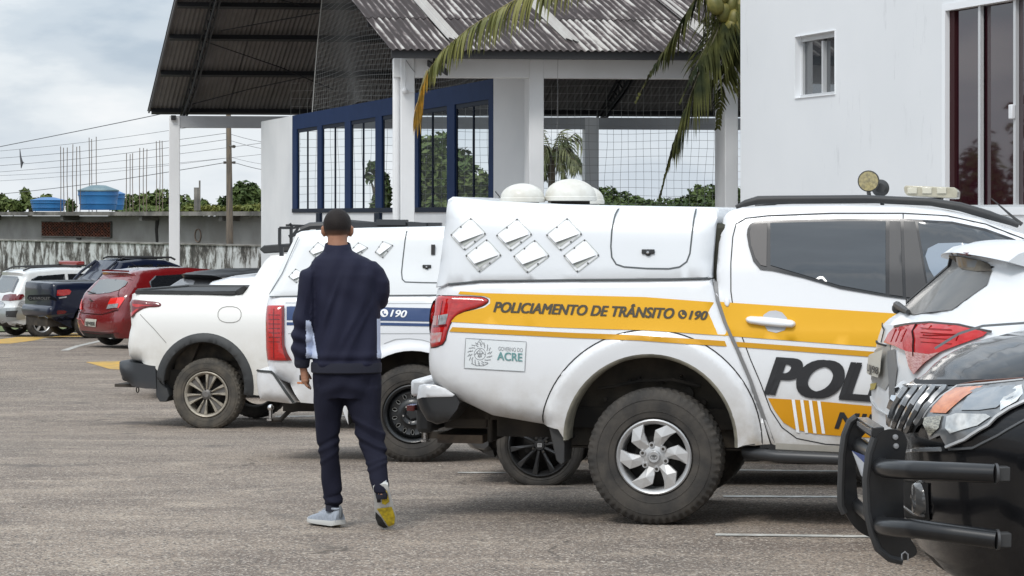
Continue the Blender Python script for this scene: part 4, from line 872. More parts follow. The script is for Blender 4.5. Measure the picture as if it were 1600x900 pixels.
def arch_wall(V, AC, Rr, yy=.56, name='inner_fender', m=None):
    g = MB()
    for sd in (-1, 1): g.prism(arc(AC[0], AC[1], Rr+.03, -6, 186, 20), sd*yy, sd*(yy-.05))
    return g.build(name, m or mat('fender_dust', (.045,.040,.034), .95, var=1, vscale=7, col2=(.085,.072,.055), bump=.4, bscale=20), V.root, smooth=40, kind='stuff')
def veh_proj(V, p):
    X = V.o+V.e1*p[0]+V.e2*p[1]; return XC+F*X[0]/X[1], YH-F*(p[2]+V.z0-H)/X[1]
def rear_fns(sh, r, dep):
    """surface coordinates round the tail: u = distance from the centre line across the rear and on along the near side"""
    xr = [p[0] for p in sh.rnd if callable(p[0])][0]
    def pt(u, z, off=0):
        sg = -1 if u >= 0 else 1; u = abs(u); x0 = xr(z); w = float(sh.W(np.array([x0+r]), np.array([z]))[0]); yf = w-dep; Lq = math.pi/2*math.sqrt((r*r+dep*dep)/2)
        if u <= yf: return (x0-off, sg*u, z)
        if u < yf+Lq: p = (u-yf)/Lq*math.pi/2; return (x0+r*(1-math.cos(p))-off*math.cos(p), sg*(yf+dep*math.sin(p)+off*math.sin(p)), z)
        x = x0+r+u-yf-Lq; return (x, sg*(float(sh.yh([(x, z)])[0])+off), z)
    def RP(pts):
        out = []
        for (x, y) in pts:
            zz = .8; cand = []
            for u in np.linspace(-1.0, 2.6, 37):
                for _ in range(2): p = pt(u, zz); Yw = (sh.V.o+sh.V.e1*p[0]+sh.V.e2*p[1])[1]; zz = H-(y-YH)/F*Yw-sh.V.z0
                cand.append((veh_proj(sh.V, pt(u, zz))[0], u, zz))
            k = min(range(len(cand)), key=lambda i: cand[i][0]); cand = cand[k:]       # only the side that faces the camera
            best = min(((abs(c[0]-x), c[1], c[2]) for c in cand), key=lambda c: c[0]); zz = best[2]; lo = cand[0][1]
            for u in np.linspace(best[1]-.1, best[1]+.1, 21):
                if u < lo: continue
                for _ in range(2): p = pt(u, zz); Yw = (sh.V.o+sh.V.e1*p[0]+sh.V.e2*p[1])[1]; zz = H-(y-YH)/F*Yw-sh.V.z0
                d = abs(veh_proj(sh.V, pt(u, zz))[0]-x)
                if d < best[0]-1e-6: best = (d, u, zz)
            out.append((best[1], best[2]))
        return out
    def decal(name, poly, m, off=.006, step=.06, parent=None, **kw):
        v, f = tri_fill(poly, [], step=step, rings=()); g = MB(); g.add([pt(a, b, off) for a, b in v], [tuple(q) for q in f]); return g.build(name, m, parent or sh.V.root, smooth=60, **kw)
    def rtext(name, body, p0, p1, cap, m, off=.012, bold=.02, shear=0):
        (a0, b0), (a1, b1), (a2, b2) = RP([p0, p1, (p0[0], p0[1]-cap)]); v, f = text_mesh(body, 1, 0, shear); v = np.array(v); x0, x1 = v[:,0].min(), v[:,0].max(); g = MB()
        for k, dx in enumerate((0, bold, -bold)):
            g.add([pt(a0+(a1-a0)*((q[0]+dx-x0)/(x1-x0)), b0+(b1-b0)*((q[0]-x0)/(x1-x0))+(b2-b0)*q[1]/.7, off+k*.0005) for q in v], f)
        return g.build(name, m, sh.V.root, smooth=0, fix=False)
    return pt, RP, decal, rtext
def wheel_plain(root, c, Rr, w=.20, rr=.19, m=None, n=5, far=False, vis=True):
    t = tyre(root, c, Rr, w, rr, lug=20, depth=.004)
    if far: return t
    cc = (c[0], c[1]-w*.42, c[2]); rim_base(t, cc, rr, m or silver); g = MB()
    for i in range(n): rot = 2*math.pi*i/n+.3; spoke(g, cc, rot, [(.03,-25,.0),(rr-.01,-9,-.008),(rr-.01,9,-.008),(.03,25,.0)], [(0,1,2,3)], .03)
    g.lathe([(0,-.01),(.04,-.008),(.05,.02)], cc, n=14); g.build('spokes', m or silver, t, smooth=0, kind='stuff'); return t
# ------------------------------------------------------------------ yellow striped police pickup
paintw = mat('white_paint', (.74,.75,.765), .34, coat=.45, dirt=(.42,.92,(.28,.22,.14),.95), var=.0)
paintw2 = mat('white_paint_plain', (.76,.77,.785), .32, coat=.6)
dusty = mat('white_flare', (.70,.70,.69), .45, coat=.2, dirt=(.28,.62,(.26,.23,.16),.9))
yel = mat('yellow_vinyl', (.72,.38,.014), .55, spec=.3); yel2 = mat('ochre_vinyl', (.58,.29,.012), .55, spec=.3); letter = mat('black_vinyl', (.045,.035,.018), .4); blk = mat('black_letter', (.02,.02,.022), .4); whv = mat('white_vinyl', (.85,.86,.87), .35)
V = Veh('police_pickup', 'white police pickup with yellow stripes and lettering POLICIAMENTO DE TRÂNSITO and a hard canopy', 'pickup', 1022, 818, 14.7, -11, .895,
        [(.2,.84),(.42,.875),(.62,.90),(.80,.905),(.95,.90),(1.03,.893),(1.10,.885),(1.14,.872),(1.45,.80),(1.75,.70)])
WC = V.hit(1022, 714, -.89); RT = .392
AC = V.P([(1016,690)])[0]; RO = 174/272; RI = 137/272
def flare(x, z):
    d = np.hypot(x-AC[0], z-AC[1]); t = np.clip((RO-d)/.035, 0, 1); t = t*t*(3-2*t); e = np.clip((d-(RI-.02))/.10, 0, 1)
    return np.where(z < AC[1]-.06, np.where(d < RO, 1, 0), 1)*t*.024*(.4+.6*e)
V.extra.append(flare)
pp = V.P
# bed: outline from the photograph's silhouette
gap = [(1113,436),(1119,470),(1131,505),(1150,547),(1170,594),(1190,650),(1203,694)]
inner = arc(AC[0], AC[1], RI, -3, 178, 26)       # right to left over the top
bed_top = pp([(676,452),(700,445),(750,440),(897,438),(1050,437),(1111,436)])
bed = bed_top+pp(gap[1:])+pp([(1159,697)])+inner+pp([(884,690),(872,671),(845,665),(764,651),(716,628),(690,618),(671,603),(664,581),(662,560),(663,547),(665,518),(669,490)])
rear_line = pp([(845,667),(764,653),(716,630),(690,620),(671,603),(663,581),(662,560),(663,547),(665,518),(669,490),(676,450)])
SB = Shell(V, bed, [(rear_line, .13, .16), (pp([(1111,436)]+gap[1:-1]), .03, .035), (bed_top, .03, .03)])
SB.fine = [p for r in (RO+.008, RO-.004, RO-.018, RO-.034, RO-.06) for p in arc(AC[0], AC[1], r, -8, 178, 60)]
SB.build('bed', paintw, step=.045, arches=[(AC[0], AC[1], RI)], zdark=.50)
# arch lip return and seam
g = MB(); SB.seam('', arc(AC[0], AC[1], RO+.004, -2, 172, 40), .007, .002, g=g); SB.seam('', pp([(1189,692),(1160,697)]), .005, .002, g=g); g.build('flare_line', seamm, V.root)
g = MB(); P = arc(AC[0], AC[1], RI, -3, 180, 30)
for i, (a, b) in enumerate(P):
    y = SB.pt(a, b+1e-4, .001)[1]; ux, uz = (AC[0]-a)/RI, (AC[1]-b)/RI
    g.v += [(a-ux*.002, y, b-uz*.002), (a+ux*.012, y+.004, b+uz*.012), (a+ux*.02, y+.03, b+uz*.02), (a+ux*.02, y+.20, b+uz*.02)]
    if i:
        for q in range(3): g.f.append((4*i-4+q, 4*i+q, 4*i+q+1, 4*i-4+q+1)); g.m.append(0)
g.build('arch_lip', mat('arch_dirty', (.16,.15,.12), .85, var=1, vscale=8, col2=(.3,.28,.22)), V.root, smooth=60)
# inner fender and bed floor box seen through the arch
g = MB(); q = [V.Q(x, y, -.60) for x, y in ((930,590),(975,572),(1100,580),(1135,640),(1148,668),(1100,640),(1040,622),(960,640),(905,650))]
g.add([(a, -.58, c) for a, _, c in q]+[(a, .55, c) for a, _, c in q], [tuple(range(9))]); arch_wall(V, AC, RI); arch_wall(V, (WC[0]+3.0, WC[1]+.08), .47)
g = MB(); g.tube([V.Q(935,607,-.66), V.Q(960,603,-.66), V.Q(1000,595,-.66), V.Q(1050,593,-.66), V.Q(1095,603,-.66)], .010, 6); g.build('brake_pipe', under, V.root)
g = MB()
for x, y, r in ((1032,597,.016),(984,596,.012),(997,592,.014),(1075,614,.035),(946,624,.012),(1100,628,.014)): a = V.Q(x, y, -.60); g.lathe([(0,-.012),(r,-.012),(r,.02)], a, n=10)
g.build('fender_plugs', under, V.root, kind='stuff'); g = MB(); a = V.Q(1065,588,-.62); g.ball(a, .012, 8); g.build('reflector', chrome, V.root)
# dark chassis, axle, springs, underbody
g = MB(); x0 = pp([(690,640)])[0][0]
g.box((WC[0]+1.6, 0, .58), (4.5, 1.2, .12)); g.box((x0+.35, 0, .60), (.95, 1.0, .10))
for yy in (-.45,.45): g.box((WC[0]+1.3, yy, .52), (4.6, .08, .14))
g.build('chassis', under, V.root)
g = MB(); g.tube([(WC[0], -.7, WC[1]), (WC[0], .7, WC[1])], .05, 10); g.ball((WC[0], .1, WC[1]), .15, 12); g.build('axle', under, V.root)
g = MB()
for yy in (-.52,.52):
    for k in range(4): g.beam((WC[0]-.62+.05*k, yy, WC[1]+.02+.015*k), (WC[0]+.62-.05*k, yy, WC[1]+.02+.015*k), .06, .012)
g.build('leaf_spring', under, V.root, kind='stuff')
g = MB(); a = V.Q(689,682,-.35); b = V.Q(759,696,-.35); g.box(((a[0]+b[0])/2, -.2, (a[2]+b[2])/2+.02), (b[0]-a[0], .5, .05)); g.build('tow_bar', mat('rusty_tan', (.16,.12,.085), .8, var=1, vscale=12, col2=(.07,.055,.045)), V.root)
g = MB(); a = V.Q(730,650,-.45); g.box((a[0], -.2, a[2]), (.26,.6,.14)); a = V.Q(765,668,-.5); g.box((a[0], -.3, a[2]+.02), (.03,.4,.22)); g.build('spare_mount', under, V.root, bevel=.01)
# wheels
def wheel_alloy6(root, c, Rr=RT, w=.25, rr=.214, far=False):
    t = tyre(root, c, Rr, w, rr, lug=56)
    if far: return t
    cc = (c[0], c[1]-w*.42, c[2]); rim_base(t, cc, rr, silver); g = MB()
    for i in range(6):
        rot = R(12+60*i)
        F_ = [(.052,-20,.012),(.10,-17,.004),(.150,-19,-.004),(.197,-24,-.010), (.199,-4,-.012),(.155,15,-.014),(.105,19,-.004),(.060,22,.010)]
        spoke(g, cc, rot, F_+[(.125,-4,-.022)], [(0,1,8),(1,2,8),(2,3,8),(3,4,8),(4,5,8),(5,6,8),(6,7,8),(7,0,8)], .035)
    g.build('spokes', mat('alloy_facets', (.60,.60,.60), .38, metal=.45, dirt=(.25,.6,(.25,.21,.16),.45)), t, smooth=0, kind='stuff')
    g = MB(); g.lathe([(0,-.012),(.03,-.014),(.036,-.008),(.04,.0),(.05,.002),(.075,.01),(.075,.04)], cc, n=24); g.build('hub_cap', silver, t, smooth=30)
    g = MB()
    for i in range(6): a = R(42+60*i); g.lathe([(.009,-.006),(.017,-.006),(.017,.03)], (cc[0]+.070*math.cos(a), cc[1], cc[2]+.070*math.sin(a)), n=12)
    g.build('nut_wells', silver, t, kind='stuff'); nuts(t, cc, .070, 6, .0, under, .010, R(42))
    g = MB()                                             # three-ellipse badge on the cap
    for (rx, rz, oz) in ((.019,.0125,0),(.0045,.0125,0),(.011,.0045,.008)):
        g.tube([(cc[0]+rx*math.cos(t_), cc[1]-.015, cc[2]+oz+rz*math.sin(t_)) for t_ in np.linspace(0, 6.283, 17)[:-1]], .0014, 4, closed=True)
    g.build('badge', mat('badge_dark', (.10,.10,.10), .4, metal=.5), t); return t
yw = -.895+.125-.012
wheel_alloy6(V.root, (WC[0], yw, WC[1])); wheel_alloy6(V.root, (WC[0], -yw, WC[1]), far=True)
wheel_alloy6(V.root, (WC[0]+3.0, yw, WC[1]-.02)); wheel_alloy6(V.root, (WC[0]+3.0, -yw, WC[1]-.02), far=True)
# mud flap and side step
g = MB(); a = V.Q(859,668,-.8); b = V.Q(885,726,-.8); g.prism([(a[0],a[2]+.03),(b[0],a[2]+.04),(b[0]+.0,b[2]+.02),(b[0]-.02,b[2]),(b[0]-.05,b[2]+.03),(a[0]+.02,a[2]-.06)], -.86, -.62); g.build('mud_flap', blackp, V.root, bevel=.006)
g = MB(); P = [V.Q(1165,706,-.80), V.Q(1185,709,-.86), V.Q(1215,713,-.90), V.Q(1330,718,-.92)]; e_ = P[-1]; P += [(e_[0]+.9, -.92, e_[2]-.01), (e_[0]+1.15, -.8, e_[2]+.02)]; g.tube(P, .036, 12); g.build('side_step', mat('step_black', (.03,.031,.033), .4), V.root)
g = MB(); P2 = [(p[0], -p[1], p[2]) for p in P]; g.tube(P2, .036, 12); g.build('side_step', mat('step_black', (0,0,0)), V.root)
# cab
cab_top = [(1119,450),(1118,425),(1123,367),(1129,340),(1138,329),(1158,323),(1220,320),(1313,319),(1411,321),(1469,327),(1527,339),(1600,366)]
ct = pp(cab_top); X = lambda dx, z: (WC[0]+dx, z)
e = ct[-1]; fw = [(e[0]+.38, e[1]-.22), (e[0]+.62, e[1]-.42), X(3.05,1.08), X(3.45,1.00), X(3.72,.90), X(3.80,.70), X(3.80,.42), X(3.62,.34), X(3.50,.36)]
farch = arc(WC[0]+3.0, WC[1]+.08, .47, -20, 190, 18)
cab = ct+fw+farch+pp([(1318,700),(1216,697),(1206,694)])+pp(gap[::-1][1:])
cab = [p for i, p in enumerate(cab) if i == 0 or math.dist(p, cab[i-1]) > .004]
SC = Shell(V, cab, [(ct[4:]+fw[:2], .11, .10), (ct[:5], .10, .05), (fw[2:7], .16, .22), (pp(gap[::-1]), .03, .035)])
SC.fine = [(x, z) for x in np.arange(ct[0][0]+.02, ct[0][0]+2.0, .035) for z in np.arange(1.12, 1.76, .035)]+[(x, z) for x in np.arange(ct[0][0]+.1, ct[0][0]+1.6, .06) for z in np.arange(.5, 1.1, .06)]
SC.build('cab', paintw, step=.05, arches=[(WC[0]+3.0, WC[1]+.08, .47)], zdark=.36)
# gasket strip in the gap between cab and bed
g = MB(); SC.seam('', pp([(1117,440),(1121,470),(1133,505),(1152,547),(1172,594),(1192,650),(1208,692)]), .022, .001, g=g); g.build('gap_strip', mat('gap_grey', (.22,.22,.22), .5), V.root)
g = MB(); a = V.P([(1119,330)])[0]; g.box((a[0]+.02, 0, 1.35), (.12, 1.40, .75)); g.build('bellows', mat('bellows', (.03,.03,.018), .7), V.root, bevel=.03)
# windows: black band then panes
wf = [(1168,358),(1172,350),(1180,346),(1200,344),(1313,341.5),(1409,341.5),(1488,346),(1540,357),(1582,372),(1640,400),(1660,440),(1660,470),(1414,467),(1387,463.5),(1313,451),(1255,434),(1208,423),(1188,421),(1177,408),(1170,385),(1167,367)]
SC.decal('window_band', pp(wf), mat('gloss_black', (.015,.015,.017), .25, coat=.3), .008)
gl_side = mat('side_glass', (.030,.036,.043), .05, coat=1, spec=.6, var=.5, vscale=2, col2=(.05,.058,.066), stretch=(1,1,6))
SC.decal('rear_window', pp([(1204,348.5),(1313,345.5),(1384,345.5),(1384,459),(1313,446),(1255,429),(1204,414)]), gl_side, .014)
SC.decal('quarter_window', pp([(1172,362),(1176,353),(1184,349.5),(1199,348.5),(1198,416),(1189,414),(1181,403),(1174,383)]), mat('quarter_glass', (.055,.048,.045), .3, coat=.6), .014)
SC.decal('door_pillar', pp([(1390,345.5),(1407,345.5),(1411,463),(1390,460)]), mat('pillar_film', (.04,.04,.042), .4), .016)
SC.decal('door_pillar', pp([(1412,345.5),(1430,346),(1446,440),(1452,467),(1416,464)]), mat('pillar_film', (0,0,0)), .016)
SC.decal('front_window', pp([(1434,347),(1488,350),(1538,361),(1578,375),(1636,404),(1652,440),(1652,464),(1456,464),(1449,440)]), gl_side, .014)
SC.decal('window_reflection', pp([(1452,420),(1446,400),(1450,388),(1466,380),(1500,379),(1540,384),(1585,392),(1560,440),(1470,450)]), mat('reflection_pale', (.20,.25,.31), .3, coat=1), .0165)  # pale reflection painted as a patch on the front window
# seams: rear door
g = MB()
SC.seam('', pp([(1411,333),(1300,333),(1200,337),(1165,341),(1150,350),(1145,370),(1142,410),(1142,455),(1146,485),(1158,522),(1172,560),(1189,600),(1204,640),(1222,668),(1245,685),(1290,694),(1420,701)]), .006, .002, g=g)
SC.seam('', pp([(1411,333),(1411,400),(1416,470),(1425,560),(1428,701)]), .006, .002, g=g)
SC.seam('', pp([(1411,333),(1480,337),(1540,350),(1600,373)]), .006, .002, g=g)
g.build('door_seam', seamm, V.root)
g = MB(); SC.seam('', pp([(1212,697),(1250,699),(1320,702),(1430,706)]), .035, .004, g=g); g.build('sill', mat('sill_grey', (.40,.38,.34), .6, dirt=(.3,.6,(.2,.17,.12),.8)), V.root)
# handle
hd = pp([(1191,503),(1193,492),(1202,486),(1212,485),(1222,488),(1230,497),(1231,507),(1226,516),(1213,520),(1200,517)]); SC.decal('handle_recess', hd, mat('recess_grey', (.45,.46,.48), .5), .0055)
ho = pp([(1165,496),(1175,493),(1236,499),(1243,503),(1243,509),(1236,513),(1175,507),(1166,503)]); SC.raised('door_handle', smooth_poly(ho,1), paintw2, .042, .018, .004, step=.02)
SC.raised('fuel_hinge', smooth_poly(pp([(1131,470),(1134,464),(1139,466),(1141,473),(1138,480),(1133,478)]),1), paintw2, .014, .01, .002, step=.012)
# stripes
SB.decal('yellow_stripe', pp([(760,458),(1007,464),(1113,472),(1121,475),(1132,506),(1140,524.5),(1133,524.5),(1062,519.5),(1007,516),(860,511.5),(704,503),(713,493),(726,487.5),(757,480.5),(766,474),(766,466),(757,462.5),(716,459.5),(719,455)]), yel, .004)
SB.decal('thin_stripe', pp([(707,511),(897,520),(1000,524),(1060,528),(1143,533.5),(1147,542),(1060,536.5),(1000,532),(897,528),(702,518)]), yel2, .0045)
SC.decal('yellow_stripe', pp([(1125,471.5),(1144,473),(1389,489),(1480,495),(1480,548),(1360,541.5),(1145,525.5),(1136,505)]), yel, .004)
SC.decal('thin_stripe', pp([(1150,534),(1360,549),(1480,556),(1480,564),(1360,557.5),(1153,542)]), yel2, .0045)
lowb = [(1200,622),(1270,626),(1356,634),(1480,643),(1480,690),(1318,681.5),(1272,678),(1240,670),(1224,660),(1210,641)]
lob = mat('amber_vinyl', (.62,.28,.006), .55, spec=.3); SC.decal('yellow_panel', pp(lowb), lob, .004)
for k in range(4): x = 1237+13.3*k; o = k*.6; SC.decal('white_bar', pp([(x,624+o),(x+5,624.3+o),(x+12.5,676+o),(x+7.5,675.5+o)]), whv, .006)
SB.text('lettering', 'POLICIAMENTO DE TRÂNSITO', (771,487), (1054,497.5), 15.8, letter, bold=.030, shear=.28)
SB.text('lettering', '190', (1076,498.5), (1106,499.5), 13.5, letter, bold=.03, shear=.28)
def phone(sh, cx, cy, r, m, m2):
    (a, b), (a1, b1) = sh.V.P([(cx, cy), (cx+r, cy)], W=sh.W); rr = abs(a1-a)
    sh.decal('phone_disc', arc(a, b, rr, 0, 345, 23), m, .007, step=.03); q = [(-.45,.5),(-.2,.62),(-.02,.25),(-.22,.12),(.10,-.25),(.28,-.10),(.6,-.3),(.42,-.58),(.1,-.62),(-.35,-.15),(-.55,.25)]
    sh.decal('phone_handset', [(a+x*rr*.95, b+z*rr*.95) for x, z in q], m2, .009, step=.02)
phone(SB, 1066.5, 491, 7, letter, yel)
SC.text('lettering', 'POLÍCIA', (1194,614.5), (1522,637.6), 58, blk, bold=.04, shear=.32)
SC.text('lettering', 'MILITAR', (1304,669), (1470,680), 26, blk, bold=.02, shear=.28)
# state sticker with crest
st = pp([(728,528.5),(822.5,534),(820,580.5),(725.5,575)]); stm = mat('sticker_white', (.72,.75,.76), .4); gm = mat('crest_grey', (.26,.27,.28), .6); tm = mat('teal_ink', (.14,.30,.30), .6)
SB.decal('state_sticker', st, stm, .0035)
g = MB(); SB.seam('', st, .0035, .005, g=g, closed=True); cx, cz = pp([(750,553)])[0]
for r, n in ((.058,18),(.045,14),(.034,0)):
    if n:
        for i in range(n):
            a = 2*math.pi*i/n; SB.seam('', [(cx+r*math.cos(a), cz+r*math.sin(a)*.95), (cx+(r+.016)*math.cos(a+.22), cz+(r+.016)*math.sin(a+.22)*.95)], .0045, .005, g=g)
    else: SB.seam('', arc(cx, cz, r, 0, 350, 20), .003, .005, g=g, closed=True)
for q in ([(-.02,.012),(0,-.022),(.02,.012)], [(-.03,-.005),(0,.028),(.03,-.005)], [(-.012,-.015),(.012,-.015)], [(-.02,.055),(0,.085),(.02,.055)], [(-.05,-.055),(-.02,-.068),(.02,-.068),(.05,-.055)]): SB.seam('', [(cx+a, cz+b) for a, b in q], .004, .005, g=g)
for i in range(5): a = R(90+72*i); SB.seam('', [(cx, cz), (cx+.018*math.cos(a), cz+.018*math.sin(a))], .004, .005, g=g)
g.build('state_crest', gm, V.root)
SB.text('lettering', 'GOVERNO DO', (779,547.5), (817,550), 6.2, gm, off=.006, bold=.0); SB.text('lettering', 'ACRE', (777,562), (816.5,564.5), 12.5, tm, off=.006, bold=.02)
# rear light
tl = [(675,464),(686,461.5),(750,463.5),(760,466),(764,470),(760,475),(750,480),(722,488),(709,497),(701,512),(695,537),(680,543),(666,545),(664.5,524),(666,492),(670,474)]
SB.raised('tail_light', smooth_poly(pp(tl),1), redl, .014, .02, -.002, step=.02)
g = MB(); SB.seam('', smooth_poly(pp(tl),1), .006, .002, g=g, closed=True); g.build('lamp_gasket', seamm, V.root)
SB.decal('clear_lens', pp([(684,493),(701,490),(697,506),(683,508)]), clrl, .016, step=.02); SB.decal('clear_lens', pp([(668,495),(682,493),(681,508),(667,509)]), mat('lens_pink', (.42,.22,.20), .2, coat=1), .016, step=.02)
SB.decal('clear_lens', pp([(667,521),(692,519),(688,534),(667,537)]), mat('lens_grey', (.42,.38,.37), .2, coat=1, var=1, vscale=30, col2=(.55,.12,.10)), .016, step=.02)
g = MB(); SB.seam('', pp([(667,511),(699,508)]), .012, .017, g=g); SB.seam('', pp([(691,470),(684,507)]), .004, .017, g=g); g.build('lens_divider', redd, V.root)
# rear bumper
bt = pp([(650,603),(664,601),(680,602),(697,609),(712,619),(700,622),(660,622),(648,616)])
WB_ = lambda x, z: np.full(np.shape(x), .86)
def bp(pts): return V.P(pts, W=WB_)
S2 = Shell(V, bp([(652,603),(664,600),(680,601),(697,607),(711,617),(718,630),(714,640),(697,660),(680,664),(664,658),(654,641),(648,624)]), [(bp([(652,603),(648,624),(654,641),(664,658),(680,664),(697,660)]), .06, .05)], W=WB_)
S2.build('rear_bumper', mat('bumper_black', (.022,.023,.025), .38, coat=.3, dirt=(.3,.62,(.15,.13,.10),.6)), step=.03)
S2.raised('bumper_step', bp([(651.5,603),(664,600),(680,601),(697,607),(711,617),(707,620),(690,620.5),(660,621),(649.5,625)]), paintw2, .008, .006, 0, step=.02, both=True)
xl = bp([(650,620)])[0][0]
g = MB(); g.box((xl-.045, 0, S2.V.P([(650,612)])[0][1]), (.10, 1.20, .10)); g.build('bumper_top', paintw2, V.root, bevel=.02)
g = MB(); g.box((xl-.02, 0, S2.V.P([(650,655)])[0][1]), (.10, 1.15, .22)); g.build('bumper_lower', blackp, V.root, bevel=.03)
g = MB(); a = V.Q(646,638,-.62); g.box((a[0]-.02, -.55, a[2]), (.05,.12,.035)); g.build('reflector', redd, V.root, bevel=.004)
g = MB(); a = V.Q(665,665,-.05); g.ball(a, .027, 14); g.lathe([(.014,-.09),(.014,0)], a, axis='z', n=10); g.lathe([(.03,-.10),(.03,-.085)], a, axis='z', n=10); g.build('tow_ball', chrome, V.root)
g = MB(); a = V.Q(680,680,-.05); g.box((a[0]+.08, 0, a[2]), (.34, .06, .045)); g.build('hitch', under, V.root)
# tailgate
g = MB(); tz = pp([(676,452),(663,590)]); g.box((tz[0][0]+.035, 0, (tz[0][1]+tz[1][1])/2), (.05, 1.40, abs(tz[0][1]-tz[1][1]))); g.build('tailgate', paintw, V.root, bevel=.02)
# ---- canopy
CWz = curve([(1.0,.868),(1.12,.862),(1.35,.835),(1.6,.775),(1.72,.745),(1.85,.72)])
CW = lambda x, z: CWz(z)
def cp(pts): return V.P(pts, W=CW)
ctop = cp([(675,450),(680,425),(688,362),(692,325),(694,312),(700,307),(712,308),(768,314),(860,318.5),(970,321),(1113,323.5),(1122,327),(1119,345),(1113,400),(1111,432)])
cbot = cp([(1111,434),(1050,436),(897,437),(750,439),(700,444),(676,451)])
cano = mat('canopy_white', (.68,.70,.72), .35, coat=.4, var=.25, vscale=6, col2=(.65,.665,.68))
SK = Shell(V, ctop+cbot[:-1], [(ctop[5:11], .16, .14), (ctop[0:6], .11, .12), (ctop[10:], .05, .05), (cbot, .022, .014)], W=CW)
SK.build('canopy', cano, step=.045)
g = MB()
for off_ in (0,): SK.seam('', cp([(965,321.5),(960,335),(956,360),(954.5,385),(956,402),(963,413),(975,417),(1010,419.5),(1045,420),(1062,417),(1073,409),(1078,396),(1082,360),(1085,326)]), .009, .002, g=g)
SK.seam('', cbot[:-1], .008, .0, g=g); g.build('canopy_seam', mat('seam_grey', (.07,.08,.085), .6), V.root)
def latch(sh, x, y, k=1.0, W=None):
    (a, b), = sh.V.P([(x, y)], W=sh.W)
    g = MB(); c = sh.pt(a, b, .008); g.box(c, (.075*k, .016, .026*k)); g.lathe([(0,-.016),(.017*k,-.012),(.02*k,.0)], (c[0], c[1], c[2]-.006), n=14); o = g.build('latch', blackp, sh.V.root, bevel=.004)
    g = MB(); g.lathe([(0,-.02),(.008*k,-.019),(.009*k,-.010)], (c[0], c[1], c[2]-.006), n=10); g.build('latch_cylinder', chrome, o)
latch(SK, 1013, 393)
ventm = mat('vent_white', (.74,.75,.76), .4); ventg = mat('vent_shade', (.45,.47,.44), .6); screw = mat('screw_grey', (.16,.16,.16), .5, metal=.5)
def vent_plate(sh, corners, W=None):
    """riveted ventilation scoop: base plate, wedge hood open to the lower right, screws"""
    P = [np.array(p) for p in sh.V.P(corners, W=sh.W)]; c = sum(P)/4; o = sh.raised('vent_plate', round_poly([tuple(p) for p in P]), ventm, .006, .004, 0, step=.03)
    A, B, Cc, D = P    # top, right, bottom, left
    ins = lambda p, k=.86: c+(p-c)*k
    a, d = ins(A), ins(D); b1 = ins(B, .80); c1 = ins(Cc, .80); lip = .55
    n = lambda p, off: sh.pt(float(p[0]), float(p[1]), off)
    g = MB(); ax = (B-A)/np.linalg.norm(B-A)
    m1, m2 = b1, d+(c1-d)*.60
    vs = [n(a,.0068), n(d,.0068), n(m2,.026), n(m1,.012), n(m1,.0065), n(m2,.0065)]
    g.add(vs, [(0,1,2,3),(1,5,2),(0,3,4)]); g.build('hood', ventm, o, smooth=0); g = MB(); g.add([n(m1,.0075), n(m2,.0075), n(c1+(m2-c1)*.15,.0075)], [(0,1,2)]); sh.seam('', round_poly([tuple(p) for p in P]), .004, .0062, g=g, closed=True); g.build('opening', ventg, o, smooth=0)
    g = MB()
    for p in (A, B, Cc, D, (A+D)/2, (B+Cc)/2): q = c+(p-c)*.93; k = n(q, .007); g.lathe([(0,-.004),(.005,-.003),(.006,.001)], k, n=6)
    g.build('screws', screw, o, kind='stuff')
    return o
for bx_, by_ in ((736,340),(808,341),(886,340.5)): vent_plate(SK, [(bx_,by_),(bx_+24,by_+25),(bx_-10,by_+51),(bx_-33,by_+27)])
for bx_, by_ in ((761,373.5),(836,374.5),(914,373.5)): vent_plate(SK, [(bx_,by_),(bx_+23,by_+25),(bx_-12,by_+52),(bx_-34,by_+26)])
# turbine vents on the canopy roof
domem = mat('dome_white', (.66,.65,.60), .5, coat=.2, var=.6, vscale=12, col2=(.50,.47,.40))
def dome(x0, x1, yt, yb, yl, base=True):
    a, b, c = V.Q(x0, yb, yl), V.Q(x1, yb, yl), V.Q((x0+x1)/2, yt, yl); r = (b[0]-a[0])/2; cx = (a[0]+b[0])/2; hh = c[2]-a[2]; z = a[2]
    g = MB(); g.lathe([(r*.98,-.012),(r,-.008),(r,.012),(r*.97,.018)]+[(r*.97*math.cos(t), .018+(hh-.018)*math.sin(t)) for t in np.linspace(.08, 1.5708, 9)], (cx, yl, z), axis='z', n=32); o = g.build('roof_vent', domem, V.root, smooth=30)
    g = MB(); g.lathe([(r*.74,-.12),(r*.74,-.004)], (cx, yl, z), axis='z', n=24); g.build('vent_base', under if base else domem, o)
dome(782,851,286.5,313,-.15); dome(851,932,279.5,311,-.05); dome(872,944,289,316,.40, False)
g = MB(); g.tube([V.Q(789,318,.4), V.Q(774,299,.4)], .004, 5); g.build('whip', blackp, V.root)
